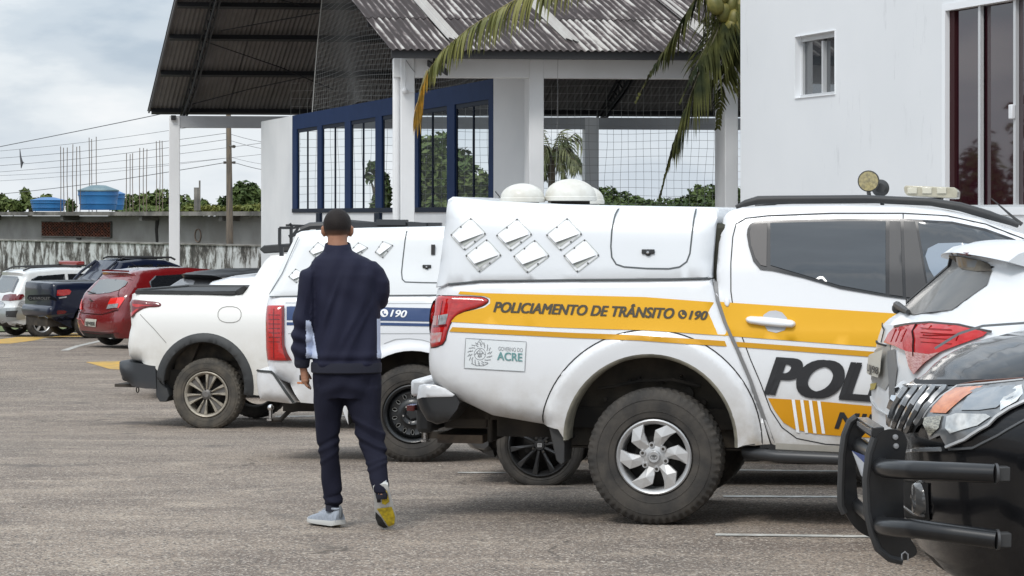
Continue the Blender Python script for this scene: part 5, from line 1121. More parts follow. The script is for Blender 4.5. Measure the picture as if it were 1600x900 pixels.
# roof rails, lamps, bar, antenna
def rail(yl):
    g = MB(); P = [V.Q(x, y, yl) for x, y in ((1150,324),(1165,317.5),(1185,312.5),(1210,311.5),(1352,310.5),(1450,315),(1500,323),(1545,336),(1592,352))]; g.tube(P, [.012,.020,.024,.022,.022,.022,.026,.026,.014], 8); return g.build('roof_rail', blackp, V.root, smooth=60)
rail(-.60); 
g = MB(); P = [V.Q(x, y, -.60) for x, y in ((1150,324),(1165,317.5),(1185,312.5),(1210,311.5),(1352,310.5),(1450,315),(1500,323),(1545,336),(1592,352))]; g.tube([(p[0], .6, p[2]) for p in P], .022, 8); g.build('roof_rail', blackp, V.root)
lampm = mat('work_lamp', (.36,.30,.14), .25, coat=1, var=1, vscale=60, col2=(.20,.17,.09))
def lamp(x, y, yl, r, face):
    c = V.Q(x, y, yl); g = MB(); sg = -1 if face else 1
    g.lathe([(r*.9, sg*.0),(r, sg*.0),(r, -sg*.035),(r*.55, -sg*.06),(0, -sg*.06)], c, n=28); o = g.build('search_lamp', blackp, V.root)
    g = MB(); g.lathe([(0, sg*.006),(r*.9, sg*.004),(r*.9, 0)], c, n=24); g.build('lens', lampm, o)
    g = MB(); g.tube([(c[0], c[1], c[2]-r), (c[0]+.01, c[1]+.02, c[2]-r-.05)], .012, 8); g.build('stem', blackp, o)
lamp(1357, 283, -.15, .064, True); lamp(1376, 294, -.02, .052, False)
g = MB(); a, b = V.Q(1413,290,-.2), V.Q(1497,309,-.2); z1, z0 = a[2], b[2]; x0_, x1_ = a[0], b[0]
g.prism([(x0_,z1-.012),(x0_+.012,z1),(x1_-.02,z1-.012),(x1_,z1-.03),(x1_-.004,z0-.002),(x1_-.03,z0-.004),(x0_+.02,z0+.012),(x0_+.006,z0+.03)], -.30, .55); ob = g.build('light_bar', mat('cream_lens', (.46,.43,.33), .3, coat=.6, var=.7, vscale=25, col2=(.34,.31,.23)), V.root, bevel=.006)
g = MB()
for k in range(3): g.box((x0_+.05+k*.085, -.305, (z0+z1)/2+.006), (.055, .012, .035))
g.build('facets', mat('cream_facet', (.55,.52,.42), .15, coat=1), ob, bevel=.003, kind='stuff')
g = MB(); a = V.Q(1455,313,-.2); g.box((a[0], 0, a[2]), (.12,.5,.03)); g.build('bar_foot', blackp, ob)
g = MB(); g.tube([V.Q(1597,351,-.4), V.Q(1585,341,-.4), V.Q(1549,310,-.4)], [.014,.009,.003], 6); g.build('antenna', blackp, V.root)
# lamps and grille at the nose (outside the frame)
SC.raised('headlight', [X(3.38,.86),X(3.66,.80),X(3.68,.70),X(3.30,.76)], clrl, .006, .01, 0, both=True)
g = MB(); g.box((WC[0]+3.80, 0, .78), (.06, 1.0, .22)); g.build('grille', blackp, V.root, bevel=.02)
g = MB(); e = ct[-1]; g.add([(e[0]-.02, -.56, e[1]-.005), (e[0]-.02, .56, e[1]-.005), (e[0]+.62, .68, e[1]-.40), (e[0]+.62, -.68, e[1]-.40)], [(0,1,2,3)]); g.build('windscreen', tint, V.root)
PV, PSB, PSC = V, SB, SC
# ------------------------------------------------------------------ blue striped police pickup
paint_b = mat('white_paint_b', (.74,.75,.77), .35, coat=.5, dirt=(.30,.95,(.33,.27,.18),.6)); navyv = mat('navy_vinyl', (.022,.055,.16), .4, coat=.3)
V = Veh('police_pickup', 'white police pickup with blue stripe and vertical red lamp behind the walking man', 'pickup', 643, 722, 20, -5, .92,
        [(.2,.86),(.5,.90),(.8,.92),(1.0,.915),(1.15,.90),(1.3,.86),(1.75,.72)])
WC = V.hit(644, 647, -.92); pp = V.P; RT = .385
AC = V.P([(646,650)])[0]; RI = .515
def arch_f(AC, RI, w=.06, h=.02):
    def f(x, z):
        d = np.hypot(x-AC[0], z-AC[1]); t = np.clip((RI+w-d)/w, 0, 1); return t*t*(3-2*t)*h
    return f
V.extra.append(arch_f(AC, RI, .09, .03))
inner = arc(AC[0], AC[1], RI, -8, 188, 26)
top_ = pp([(416,465),(428,463),(500,462),(600,461.5),(700,461)]); xe = top_[-1][0]+.28
bed = top_+[(xe, top_[-1][1]), (xe+.02, .80), (xe+.06, .52)]+inner+pp([(533,634),(470,629),(450,600),(420,590),(413,566),(411,540),(410,500),(413,478)])
rl = pp([(450,602),(420,590),(413,568),(410.5,540),(410,500),(412,478),(416,462)])
SB = Shell(V, bed, [(rl, .12, .15), (top_, .03, .03), ([(xe, top_[-1][1]), (xe+.02,.8), (xe+.06,.52)], .03, .03)])
SB.fine = [p for r in (RI+.095, RI+.08, RI+.04, RI+.012) for p in arc(AC[0], AC[1], r, -8, 188, 50)]
SB.build('bed', paint_b, step=.055, arches=[(AC[0], AC[1], RI)], zdark=.45)
# cab
x0 = xe+.03; zt = pp([(676,356)])[0][1]
cab = [(x0,.52),(x0-.02,1.0),(x0+.04,1.25),(x0+.16,zt-.08),(x0+.26,zt-.02),(x0+.7,zt+.02),(x0+1.3,zt),(x0+1.55,zt-.06),(x0+2.15,1.18),(x0+2.9,1.08),(x0+3.22,.98),(x0+3.34,.80),(x0+3.34,.45),(x0+3.2,.36)]+arc(WC[0]+3.1, WC[1]+.06, .48, -18, 195, 16)
SC = Shell(V, cab, [(cab[3:9], .11, .10), (cab[9:13], .15, .2), (cab[0:4], .06, .05)])
SC.build('cab', paint_b, step=.07, arches=[(WC[0]+3.1, WC[1]+.06, .48)], zdark=.40)
SC.raised('side_window', [(x0+.20,1.18),(x0+.30,zt-.13),(x0+.85,zt-.11),(x0+.88,1.12)], gl_side, .01, .004, .004, both=True); SC.raised('side_window', [(x0+.95,1.12),(x0+.95,zt-.11),(x0+1.45,zt-.13),(x0+1.95,1.18),(x0+1.9,1.10)], gl_side, .01, .004, .004, both=True)
g = MB(); SC.seam('', [(x0+.9,zt-.05),(x0+.92,.5)], .006, .003, g=g); SC.seam('', [(x0+.1,zt-.1),(x0+.08,1.0),(x0+.35,.5)], .006, .003, g=g); SC.seam('', [(x0+1.95,1.12),(x0+1.9,.5)], .006, .003, g=g); g.build('door_seam', seamm, V.root)
g = MB(); g.add([(x0+1.54,-.58,zt-.05),(x0+1.54,.58,zt-.05),(x0+2.17,.70,1.19),(x0+2.17,-.70,1.19)], [(0,1,2,3)]); g.build('windscreen', tint, V.root)
g = MB(); SB.seam('', pp([(600,537),(618,530),(640,529),(660,531),(690,540)]), .006, .003, g=g); SB.seam('', pp([(446,473),(600,474),(700,474)]), .004, .003, g=g); SB.seam('', pp([(450,521),(600,521),(700,521)]), .005, .003, g=g); g.build('crease_line', mat('soft_crease', (.42,.43,.44), .5), V.root)
stripe_t = pp([(448,479),(455,478.5),(600,480),(700,482),(700,503),(600,501),(448,500)]); SB.decal('blue_stripe', stripe_t, navyv, .004)
SB.decal('thin_blue_stripe', pp([(448,503.5),(600,504),(700,506),(700,510.5),(600,508.5),(448,508)]), navyv, .004)
xa = x0; SC.decal('blue_stripe', [(x0+.02,.985),(x0+2.9,.93),(x0+2.9,.83),(x0+.0,.875)], navyv, .005)
SB.text('lettering', '190', (609.5,494.5), (636,496), 11, whv, bold=.02, shear=.28); phone(SB, 600.5, 489, 6.2, whv, navyv)
SB.text('lettering', 'POLICIAMENTO', (478,493), (592,495), 11, whv, bold=.02, shear=.28)
lt = pp([(416,477),(444,477),(444,520),(444,540),(449,553),(456,563),(450,564),(415,564),(412,548),(412,500),(413,480)])
SB.raised('tail_light', lt, redl, .016, .014, 0, step=.03)
SB.decal('lamp_edge', pp([(441,478),(445,478),(445,538),(450,552),(456,562),(449,563),(444,553),(441,538)]), redd, .018, step=.03)
g = MB()
for yy in (492,499,506,513,520,527,534): SB.seam('', pp([(419,yy),(438,yy)]), .006, .018, g=g)
SB.seam('', pp([(428,482),(428,560)]), .006, .018, g=g); g.build('lamp_ribs', redd, V.root)
WB_ = lambda x, z: np.full(np.shape(x), .91)
def bp(pts): return V.P(pts, W=WB_)
bo = [(397,581),(400,579),(424,580.5),(428,584),(459,630),(447,632),(404,627),(399.5,618),(397,600)]
S2 = Shell(V, bp(bo), [(bp([(397,581),(397,600),(399.5,618),(404,627),(447,632)]), .10, .12)], W=WB_); S2.build('rear_bumper', paint_b, step=.04)
S2.decal('bumper_channel', bp([(397.5,580),(400,577.5),(425,579),(430,584),(461,629),(456,630),(426,585),(422,582.5),(401,581.5)]), mat('channel_dark', (.05,.055,.055), .6), .006, step=.03)
SB.decal('mud_smear', pp([(464,597),(474,597),(474,599.5),(464,599.5)]), mat('orange_mark', (.62,.22,.08), .6), .006); SB.decal('badge_mark', pp([(468,586),(471,586),(471,594),(468,594)]), blk, .006)
g = MB(); a = V.Q(397,600,-.9); g.box((a[0]+.05, 0, a[2]-.02), (.10,1.5,.20)); g.build('bumper_bar', paint_b, V.root, bevel=.03)
g = MB(); a = V.Q(423,637,0); g.ball(a, .027, 14); g.lathe([(.014,-.10),(.014,0)], a, axis='z', n=10); g.lathe([(.032,-.105),(.032,-.09)], a, axis='z', n=10); g.build('tow_ball', chrome, V.root)
g = MB(); g.tube([(a[0], 0, a[2]-.10), (a[0]+.08, 0, a[2]-.10), (a[0]+.16, 0, a[2]-.02), (a[0]+.3, 0, a[2])], .02, 8); g.box((a[0]+.25, 0, a[2]+.01), (.28,.10,.07)); g.build('hitch', under, V.root)
g = MB(); g.box((WC[0]+1.4, 0, .58), (4.6,1.3,.14)); g.box((WC[0]-.6, 0, .60), (.9,1.1,.10)); g.build('chassis', under, V.root); g = MB(); g.tube([(WC[0],-.7,WC[1]),(WC[0],.7,WC[1])], .05, 8); g.ball((WC[0],0,WC[1]), .15); g.build('axle', under, V.root)
g = MB(); g.box((WC[0], 0, .95), (1.3,1.1,.3)); g.build('wheel_house', under, V.root); arch_wall(V, AC, RI); arch_wall(V, (WC[0]+3.1, WC[1]+.06), .48)
steel = mat('steel_black', (.014,.015,.016), .4, coat=.3)
def wheel_steel(root, c, Rr, w=.245, rr=.225, far=False):
    t = tyre(root, c, Rr, w, rr, lug=52, depth=.008)
    if far: return t
    cc = (c[0], c[1]-w*.42, c[2]); rim_base(t, cc, rr, steel); g = MB()
    n = 48; prof = [(.045,.02),(.06,.0),(.085,-.004),(.105,.015),(.125,.018),(.165,.006),(.180,.02),(.20,.05)]
    # disc with 14 oval holes: skip the faces over each opening
    k = len(prof); nn = 112; vs = []; fs = []
    for j in range(nn):
        a = 2*math.pi*j/nn; vs += [(cc[0]+r*math.cos(a), cc[1]+h, cc[2]+r*math.sin(a)) for r, h in prof]
    for j in range(nn):
        for i in range(k-1):
            if i == 4 and j % 8 in (2,3,4,5): continue
            j2 = (j+1) % nn; fs.append((j*k+i, j2*k+i, j2*k+i+1, j*k+i+1))
    g.add(vs, fs); g.build('disc', steel, t, smooth=50)
    g = MB()
    for i in range(14): a = 2*math.pi*(i*8+4)/nn; g.tube([(cc[0]+.145*math.cos(a)+.020*math.cos(b)*math.cos(a)-.012*math.sin(b)*math.sin(a), cc[1]+.010, cc[2]+.145*math.sin(a)+.020*math.cos(b)*math.sin(a)+.012*math.sin(b)*math.cos(a)) for b in np.linspace(0,6.283,11)[:-1]], .003, 4, closed=True)
    g.build('hole_rims', mat('steel_worn', (.22,.22,.21), .4, metal=.4), t, kind='stuff')
    g = MB(); g.lathe([(0,-.012),(.035,-.012),(.048,.0),(.05,.02)], cc, n=20); g.build('hub_cap', steel, t); nuts(t, cc, .072, 6, -.002, chrome, .011, .2)
    g = MB()
    for i in range(7): a = 2*math.pi*i/7+.1; g.lathe([(0,.028),(.010,.028)], (cc[0]+.145*math.cos(a), cc[1], cc[2]+.145*math.sin(a)), n=8)
    g.build('drum_glint', mat('drum_pale', (.35,.35,.33), .6), t, kind='stuff'); return t
wheel_steel(V.root, (WC[0], -.92+.12, WC[1]), RT); wheel_steel(V.root, (WC[0], .80, WC[1]), RT, far=True); wheel_steel(V.root, (WC[0]+3.1, -.80, WC[1]), RT); wheel_steel(V.root, (WC[0]+3.1, .80, WC[1]), RT, far=True)
# canopy
CWz2 = curve([(1.1,.90),(1.2,.89),(1.5,.80),(1.8,.72)]); CW = lambda x, z: CWz2(z)
def cp(pts): return V.P(pts, W=CW)
xr = V.P([(700,461)])[0][0]+.26
ctop = cp([(417,462),(430,432),(445,398),(461,365),(468,361.5),(475,360.5),(550,356.5),(635,355),(676,354)]); ctop += [(xr, ctop[-1][1])]
cbot = [(xr, cp([(676,461)])[0][1])]+cp([(676,461),(600,461.5),(500,462),(420,463.5)])
SK = Shell(V, ctop+cbot, [(ctop[4:], .08, .08), (ctop[:6], .08, .08), (cbot, .02, .01), ([ctop[-1], cbot[0]], .04, .04)], W=CW)
SK.build('canopy', mat('canopy_white_b', (.73,.75,.76), .4, coat=.3, var=.3, vscale=5, col2=(.66,.67,.67)), step=.055)
g = MB(); SK.seam('', cp([(636,355.5),(633,375),(629.5,405),(627.5,425),(628.5,436),(633,440.5),(660,441.5),(700,442)]), .009, .002, g=g); SK.seam('', cbot, .008, .001, g=g); SK.seam('', cp([(419,460),(440,428),(466,370)]), .006, .003, g=g); g.build('canopy_seam', mat('seam_grey', (0,0,0)), V.root)
latch(SK, 667, 416, .9); g = MB(); (a, b), = cp([(677,390)]); g.box(SK.pt(a, b, .01), (.03,.02,.08)); g.build('hinge', blackp, V.root)
for c4 in ([(497,378),(512,390),(493,402.5),(483,393)], [(462,420),(478,429),(463,441.5),(451,432)], [(598,377),(614.5,383),(598,403),(586,394)], [(560,379),(575,387),(557,402),(545,394)]): vent_plate(SK, c4)
# load rack beyond the canopy
yr = .55; rk = mat('rack_black', (.025,.027,.03), .45)
g = MB(); g.tube([V.Q(470,359,yr), V.Q(485,353,yr), V.Q(505,352,yr), V.Q(560,351,yr)], .03, 8); g.beam(V.Q(545,352,yr), V.Q(690,352.5,yr), .10, .05); g.beam(V.Q(590,347,yr), V.Q(636,347.5,yr), .2, .045); g.beam(V.Q(640,350,yr), V.Q(668,352,yr), .2, .04)
g.tube([V.Q(506,350,yr), V.Q(545,347,yr), V.Q(590,351,yr)], .022, 6); g.build('roof_rack', rk, V.root, label='black load rack beyond the canopy')
g = MB(); F4 = [V.Q(437,356,yr), V.Q(455,356,yr), V.Q(455,384,yr), V.Q(437,384,yr)]
for i in range(4): g.beam(F4[i], F4[(i+1)%4], .04, .022)
for a, b in (((455,357),(470,354)),((453,352),(480,353)),((456,370),(466,356)),((453,349),(457,356)),((447,352),(456,352))): g.beam(V.Q(*a, yr), V.Q(*b, yr), .03, .018)
g.beam(V.Q(440,384,yr), V.Q(440,400,yr), .05, .03); g.beam(V.Q(452,370,yr), V.Q(470,362,yr), .05, .03); g.build('lamp_frame', rk, V.root)
# ------------------------------------------------------------------ white lifestyle pickup on the left
paint_t = mat('white_paint_t', (.76,.75,.72), .38, coat=.4, dirt=(.25,1.05,(.33,.27,.17),.95))
V = Veh('pickup_truck', 'white pickup with open black edged bed and arrow shaped red rear lamp at the left', 'pickup', 322, 671, 26.3, -12, .91,
        [(.2,.85),(.5,.90),(.8,.91),(1.05,.905),(1.15,.89),(1.4,.80),(1.75,.68)])
WC = V.hit(322, 616.5, -.91); pp = V.P; RT = .37
AC = V.P([(320,600)])[0]; RI = 66/152.; V.extra.append(arch_f(AC, RI, .10, .02))
inner = arc(AC[0], AC[1], RI, -12, 176, 24)
bt = pp([(200,467),(203,460),(212,457),(260,458),(320,459.5),(360,461.5),(376,460),(384,450),(397,429),(410,408),(420,398),(442,396)])
xz = bt[-1]; zt = xz[1]
roof = [(xz[0]+.5, zt+.02),(xz[0]+1.2,zt-.02),(xz[0]+1.55,zt-.10),(xz[0]+2.25,1.08),(xz[0]+2.9,1.0),(xz[0]+3.15,.85),(xz[0]+3.2,.5),(xz[0]+3.1,.30)]
fr = arc(WC[0]+2.98, WC[1]+.03, .44, -18, 195, 14)
body = bt+roof+fr+[(AC[0]+.75,.34),(AC[0]+.52,.36)]+inner+pp([(241,572.5),(215,567),(200,564),(194,556),(192.5,540),(194,526),(198,508),(197,490),(196,474)])
rl = pp([(215,567),(200,564),(194,556),(192.5,540),(194,526),(198,508),(197,490),(196,474),(200,464)])
SB = Shell(V, body, [(rl, .14, .18), (bt[1:7], .035, .04), (bt[6:]+roof[:4], .10, .09), (roof[4:], .14, .18)])
SB.fine = [p for r in (RI+.105, RI+.08, RI+.04, RI+.012) for p in arc(AC[0], AC[1], r, -12, 176, 40)]
SB.build('body', paint_t, step=.06, arches=[(AC[0], AC[1], RI), (WC[0]+2.98, WC[1]+.03, .44)], zdark=.36)
trimk = mat('trim_black', (.030,.032,.034), .6, var=.6, vscale=5, col2=(.05,.05,.048))
ro = 80/152.
SB.raised('wheel_arch_trim', arc(AC[0], AC[1], ro, -14, 172, 30)+arc(AC[0], AC[1], RI-.004, 184, -14, 30), trimk, .016, .012, 0, step=.04)
SB.raised('bed_rail', pp([(211,453.5),(250,453),(330,455),(368,454),(381,446),(384,450),(376,460.5),(362,462),(320,459.8),(260,458.2),(212,457.5)]), trimk, .012, .006, -.01, step=.04)
g = MB(); P = pp([(212,455),(300,456),(368,456)]); g.tube([(P[0][0], .75, P[0][1]), (P[1][0], .78, P[1][1]), (P[2][0], .78, P[2][1])], .03, 6); g.build('bed_rail', trimk, V.root); g = MB(); g.box(((P[0][0]+P[2][0])/2, 0, P[0][1]-.012), (P[2][0]-P[0][0], 1.62, .03)); g.build('bed_liner', trimk, V.root); g = MB(); g.box((P[0][0]+.02, 0, P[0][1]), (.06,1.5,.05)); g.build('tailgate_cap', trimk, V.root, bevel=.01)
lt = [(197,470),(204,467.5),(225,469.5),(246,471.5),(252,474.5),(252,478),(247,480),(228,480.5),(214,488),(203,497.5),(198,494),(196,482)]
SB.raised('tail_light', smooth_poly(pp(lt),1), redd, .012, .012, -.002, step=.03)
SB.decal('red_bar', pp([(206,474.5),(240,477),(226,478),(214,480),(207,478)]), redl, .015, step=.03); SB.decal('red_bar', pp([(199,489),(207,487),(213,483),(218,482),(203,495)]), redl, .015, step=.03)
g = MB(); SB.seam('', smooth_poly(pp([(341,479),(377,479),(377,504),(341,504)]),2), .007, .003, g=g, closed=True); SB.seam('', pp([(219,491),(240,513),(260,536)]), .006, .003, g=g); g.build('fuel_flap_line', mat('line_grey', (.22,.21,.19), .6), V.root)
WB_ = lambda x, z: np.full(np.shape(x), .905)
def bp(pts): return V.P(pts, W=WB_)
bo = [(180,565),(190,564),(196,562.5),(204,567),(243,572),(244,608),(226,607),(198,602),(189,596),(183,588),(180,578)]
S2 = Shell(V, bp(bo), [(bp([(196,562.5),(180,565),(180,578),(183,588),(189,596),(198,602)]), .12, .16)], W=WB_); S2.build('rear_bumper', mat('bumper_black_t', (.030,.033,.037), .5, dirt=(.25,.50,(.16,.10,.06),.6)), step=.04)
a0 = bp([(180,566)])[0]; g = MB(); g.box((a0[0]+.06, 0, a0[1]-.10), (.12,1.5,.22)); g.build('bumper_bar', trimk, V.root, bevel=.04)
g = MB(); a = V.Q(215,606,-.5); g.tube([(a[0]+.015*math.cos(t), a[1], a[2]-.02+.03*math.sin(t)) for t in np.linspace(0,6.28,9)[:-1]], .007, 5, closed=True); g.box((a[0]-.07, -.5, a[2]+.035), (.22,.4,.03)); g.build('tow_eye', under, V.root)
g = MB(); a = V.Q(243,567,-.9); b = V.Q(264,628,-.9); g.prism([(a[0],a[2]),(a[0]+.09,a[2]+.0),(a[0]+.04,a[2]-.2),(b[0]-.03,b[2]+.14),(b[0],b[2]+.06),(b[0]-.03,b[2]),(a[0]+.04,b[2]),(a[0],b[2]+.06)], -.89, -.66); g.build('mud_flap', trimk, V.root, bevel=.008)
g = MB(); g.box((WC[0]+1.4, 0, .50), (3.9,1.5,.2)); g.box((WC[0]-.55, 0, .50), (.7,1.3,.14)); g.box((WC[0]+.0, 0, .95), (1.1,1.2,.3)); g.build('underbody', under, V.root); arch_wall(V, AC, RI, .60); arch_wall(V, (WC[0]+2.98, WC[1]+.03), .44, .60)
g = MB(); dusty_in = mat('arch_liner_dust', (.085,.068,.050), .95, var=1, vscale=8, col2=(.035,.03,.025), bump=.4, bscale=15)
for k in range(6): g.beam((WC[0]+.26+.03*k, -.70, .98-.02*k), (WC[0]+.30+.035*k, -.70, .55), .02, .010)
g.box((WC[0], -.5, .84), (.9,.3,.3)); g.prism([(WC[0]-.42,.5),(WC[0]-.36,.85),(WC[0]-.22,.98),(WC[0]-.12,.9),(WC[0]-.25,.6)], -.74, -.6); g.build('arch_liner', dusty_in, V.root, kind='stuff')
alloyd = mat('alloy_dusty', (.42,.38,.31), .45, metal=.4, var=.7, vscale=20, col2=(.25,.22,.18)); alloyg = mat('alloy_grey', (.16,.15,.14), .5, metal=.3)
def wheel_twin(root, c, Rr, w=.23, rr=.232, n=6, m1=None, m2=None, far=False, lug=44, tm=None):
    t = tyre(root, c, Rr, w, rr, lug=lug, depth=.012, m=tm)
    if far: return t
    cc = (c[0], c[1]-w*.42, c[2]); rim_base(t, cc, rr, m1 or alloyd); g = MB()
    for i in range(n):
        for sg in (-1, 1):
            rot = 2*math.pi*i/n+.26; spoke(g, cc, rot, [(.045,sg*13-4,.004),(.21,sg*12.5-4.2,-.010),(.21,sg*12.5+4.2,-.010),(.045,sg*13+10,.004),(.12,sg*13+1,-.014)], [(0,1,4),(1,2,4),(2,3,4),(3,0,4)], .03)
    g.build('spokes', m1 or alloyd, t, smooth=0, kind='stuff')
    g = MB()
    for i in range(n): rot = 2*math.pi*i/n+.26; spoke(g, cc, rot, [(.05,-10,.02),(.205,-10,.012),(.205,10,.012),(.05,10,.02)], [(0,1,2,3)], .02)
    g.build('spoke_webs', m2 or alloyg, t, smooth=0, kind='stuff')
    g = MB(); g.lathe([(0,-.02),(.028,-.02),(.034,-.012),(.05,-.004),(.06,.02)], cc, n=20); g.build('hub_cap', m2 or alloyg, t); nuts(t, cc, .055, 5, -.004, under, .009, .5); return t
tyred = mat('tyre_dusty', (.055,.050,.043), .9, var=1, vscale=8, col2=(.11,.095,.075), bump=.3, bscale=50)
wheel_twin(V.root, (WC[0], -.91+.11, WC[1]), RT, tm=tyred); wheel_twin(V.root, (WC[0], .80, WC[1]), RT, far=True); wheel_twin(V.root, (WC[0]+2.98, -.80, WC[1]), RT); wheel_twin(V.root, (WC[0]+2.98, .80, WC[1]), RT, far=True)
x1 = xz[0]; 
SB.raised('side_window', [(x1+.05,zt-.14),(x1+.6,zt-.10),(x1+.62,1.10),(x1+.15,1.12)], gl_side, .01, .004, .002, both=True); SB.raised('side_window', [(x1+.70,zt-.10),(x1+1.3,zt-.14),(x1+1.95,1.12),(x1+.72,1.08)], gl_side, .01, .004, .002, both=True)
g = MB(); a = pp([(402,388),(448,385)]); g.prism([(a[0][0],a[0][1]-.01),(a[0][0]+.05,a[0][1]+.03),(a[1][0],a[1][1]+.03),(a[1][0]+.9,a[1][1]+.03),(a[1][0]+.9,a[1][1]-.02),(a[1][0],a[1][1]-.05),(a[0][0]+.05,a[0][1]-.055)], -.62, .62); g.build('roof_spoiler', trimk, V.root, bevel=.012)
g = MB(); g.add([(x1+1.53,-.56,zt-.09),(x1+1.53,.56,zt-.09),(x1+2.27,.70,1.09),(x1+2.27,-.70,1.09)], [(0,1,2,3)]); g.build('windscreen', tint, V.root)
# ------------------------------------------------------------------ parked cars in the background
def basic_car(name, label, cat, wx, wy, Y, yaw, hw, Wz, outline, rear_n, wheels, Rw, paint, rr=.16, dep=.20, zd=.26, rimm=None, group=None, rw=.20):
    """outline in metres: x from the tail, z from the ground; rear_n = how many leading outline points belong to the tail"""
    V = Veh(name, label, cat, wx, wy, Y, yaw, hw, Wz, group); x0 = -wheels[0]       # near rear wheel at local x = 0
    V.Wz = curve(Wz); O = [(x+x0, z) for x, z in outline]; A = [(x+x0, Rw+.03, Rw+.06) for x in wheels]
    low = []
    for (ax, az, ar) in reversed(A): low += arc(ax, az, ar, -22, 202, 14)
    body = O+low; sh = Shell(V, body, [(xedge(O), rr, dep), (O[rear_n-1:rear_n+6], .10, .10), (O[rear_n+5:], .18, .25)])
    sh.fine = wrap_fine(O, rr, .08, 14)
    sh.build('body', paint, step=.09, arches=A, zdark=zd); g = MB(); g.box((x0+outline[rear_n][0]+1.2, 0, .36), (2.6, hw*1.5, .2)); g.build('underbody', under, V.root)
    for a in A: arch_wall(V, a, a[2], hw-.3)
    for i, x in enumerate(wheels):
        wheel_plain(V.root, (x+x0, -hw+.11, Rw), Rw, rw, Rw*.62, rimm); wheel_plain(V.root, (x+x0, hw-.11, Rw), Rw, rw, Rw*.62, far=True)
    return (V, sh, x0)+rear_fns(sh, rr, dep)
# --- red hatchback
redp = mat('red_paint', (.17,.006,.008), .25, coat=1, var=.3, vscale=3, col2=(.13,.005,.006)); platem = mat('plate_grey', (.50,.48,.42), .5); glass_r = mat('rear_glass', (.045,.055,.055), .05, coat=1, spec=.8)
hatch = [(.10,.20),(.03,.30),(.0,.46),(.02,.60),(.06,.68),(.09,.86),(.14,.99),(.44,1.33),(.40,1.385),(.62,1.43),(1.1,1.465),(1.7,1.47),(2.2,1.42),(2.55,1.27),(2.95,1.04),(3.5,.93),(3.8,.78),(3.92,.6),(3.93,.35),(3.85,.22)]
V, sh, x0, rpt, RP, RD, RT_ = basic_car('parked_car', 'dark red hatchback with lit rear lamps parked beside the navy pickup', 'car', 238, 545, 46.8, 37, .85, [(.2,.80),(.5,.85),(.8,.85),(.98,.83),(1.2,.74),(1.47,.60)], hatch, 8, (.72,3.22), .30, redp)
RD('rear_window', RP([(137,459),(143,453),(157,437),(168,435.5),(196,437.5),(200,440),(196,446),(186,453),(172,457),(156,459)]), glass_r, .010)
RD('light', RP([(168,482),(170,473),(174,466),(193,464),(195,467),(191,473),(186,481)]), mat('red_lit', (.85,.02,.015), .15, coat=1), .012)
RD('clear_lens', RP([(167,482.5),(170,475.5),(186,474),(184,480.5)]), clrl, .016); RD('light', RP([(120,482),(121,468),(125,466.5),(128.5,474),(128.5,484)]), mat('red_lit', (0,0,0)), .012)
RD('number_plate', RP([(133.5,509),(135,497.5),(152,499),(150.5,511)]), platem, .014); RT_('plate_text', 'BJP4B00', (135.5,508), (149.5,509), 6, blk, .018)
def line(pts, m, w=.02, off=.010, name='crease'):
    P = RP(pts); g = MB(); g.tube([rpt(a, b, off) for a, b in resample(P, .1)], w/2, 4); g.build(name, m, V.root)
line([(118,486),(130,489),(160,491),(185,484)], mat('red_dark', (.06,.004,.005), .4), .02); line([(121,497),(128,500),(132,508)], mat('red_pale', (.40,.10,.09), .3), .02)
line([(133,519),(160,522),(185,520)], mat('red_dark', (0,0,0)), .015); line([(141,467),(143,470),(146,469)], chrome, .03, name='badge'); line([(138,455),(146,458),(150,458)], blackp, .025, name='wiper'); line([(187,452),(186,465)], mat('red_dark', (0,0,0)), .012)
sh.raised('side_window', [(x0+.75,1.02),(x0+.72,1.22),(x0+.88,1.33),(x0+1.75,1.36),(x0+1.78,.98)], tint, .01, .004, .002, both=True); sh.raised('side_window', [(x0+1.86,.98),(x0+1.84,1.36),(x0+2.1,1.34),(x0+2.75,1.02),(x0+2.7,.98)], tint, .01, .004, .002, both=True)
g = MB(); sh.seam('', [(x0+1.82,1.38),(x0+1.82,.3)], .01, .004, g=g); sh.seam('', [(x0+.72,1.2),(x0+.8,.9),(x0+1.05,.35)], .01, .004, g=g); g.build('door_seam', seamm, V.root)
g = MB(); g.add([(x0+2.22,-.52,1.405),(x0+2.22,.52,1.405),(x0+2.96,.64,1.05),(x0+2.96,-.64,1.05)], [(0,1,2,3)]); g.build('windscreen', tint, V.root)
g = MB(); g.beam((x0+.42,-.5,1.415), (x0+.42,.5,1.415), .03, .03); g.build('roof_lip', redp, V.root); g = MB(); g.tube([(x0+.9,0,1.46),(x0+.75,0,1.56)], .006, 4); g.build('antenna', blackp, V.root)
# --- navy pickup
navyp = mat('navy_paint', (.006,.010,.028), .28, coat=.4, spec=.35); pk = [(.12,.42),(.04,.46),(.0,.56),(.02,.66),(.08,.70),(.08,1.10),(.10,1.17),(.16,1.19),(1.25,1.20),(1.50,1.42),(1.68,1.62),(2.2,1.66),(2.8,1.63),(3.1,1.52),(3.65,1.14),(4.2,1.06),(4.55,.92),(4.7,.7),(4.7,.40),(4.6,.26)]
V, sh, x0, rpt, RP, RD, RT_ = basic_car('pickup_truck', 'navy blue double cab pickup with lettered tailgate parked between white wagon and red hatchback', 'pickup', 143, 529, 54, 30, .90, [(.3,.86),(.6,.90),(1.0,.90),(1.2,.87),(1.66,.68)], pk, 7, (.95,3.75), .34, navyp, .10, .12, .44, rw=.22)
g = MB(); g.box((x0+.95, 0, 1.19), (1.1, 1.35, .03)); g.build('bed_cover', blackp, V.root, bevel=.01)
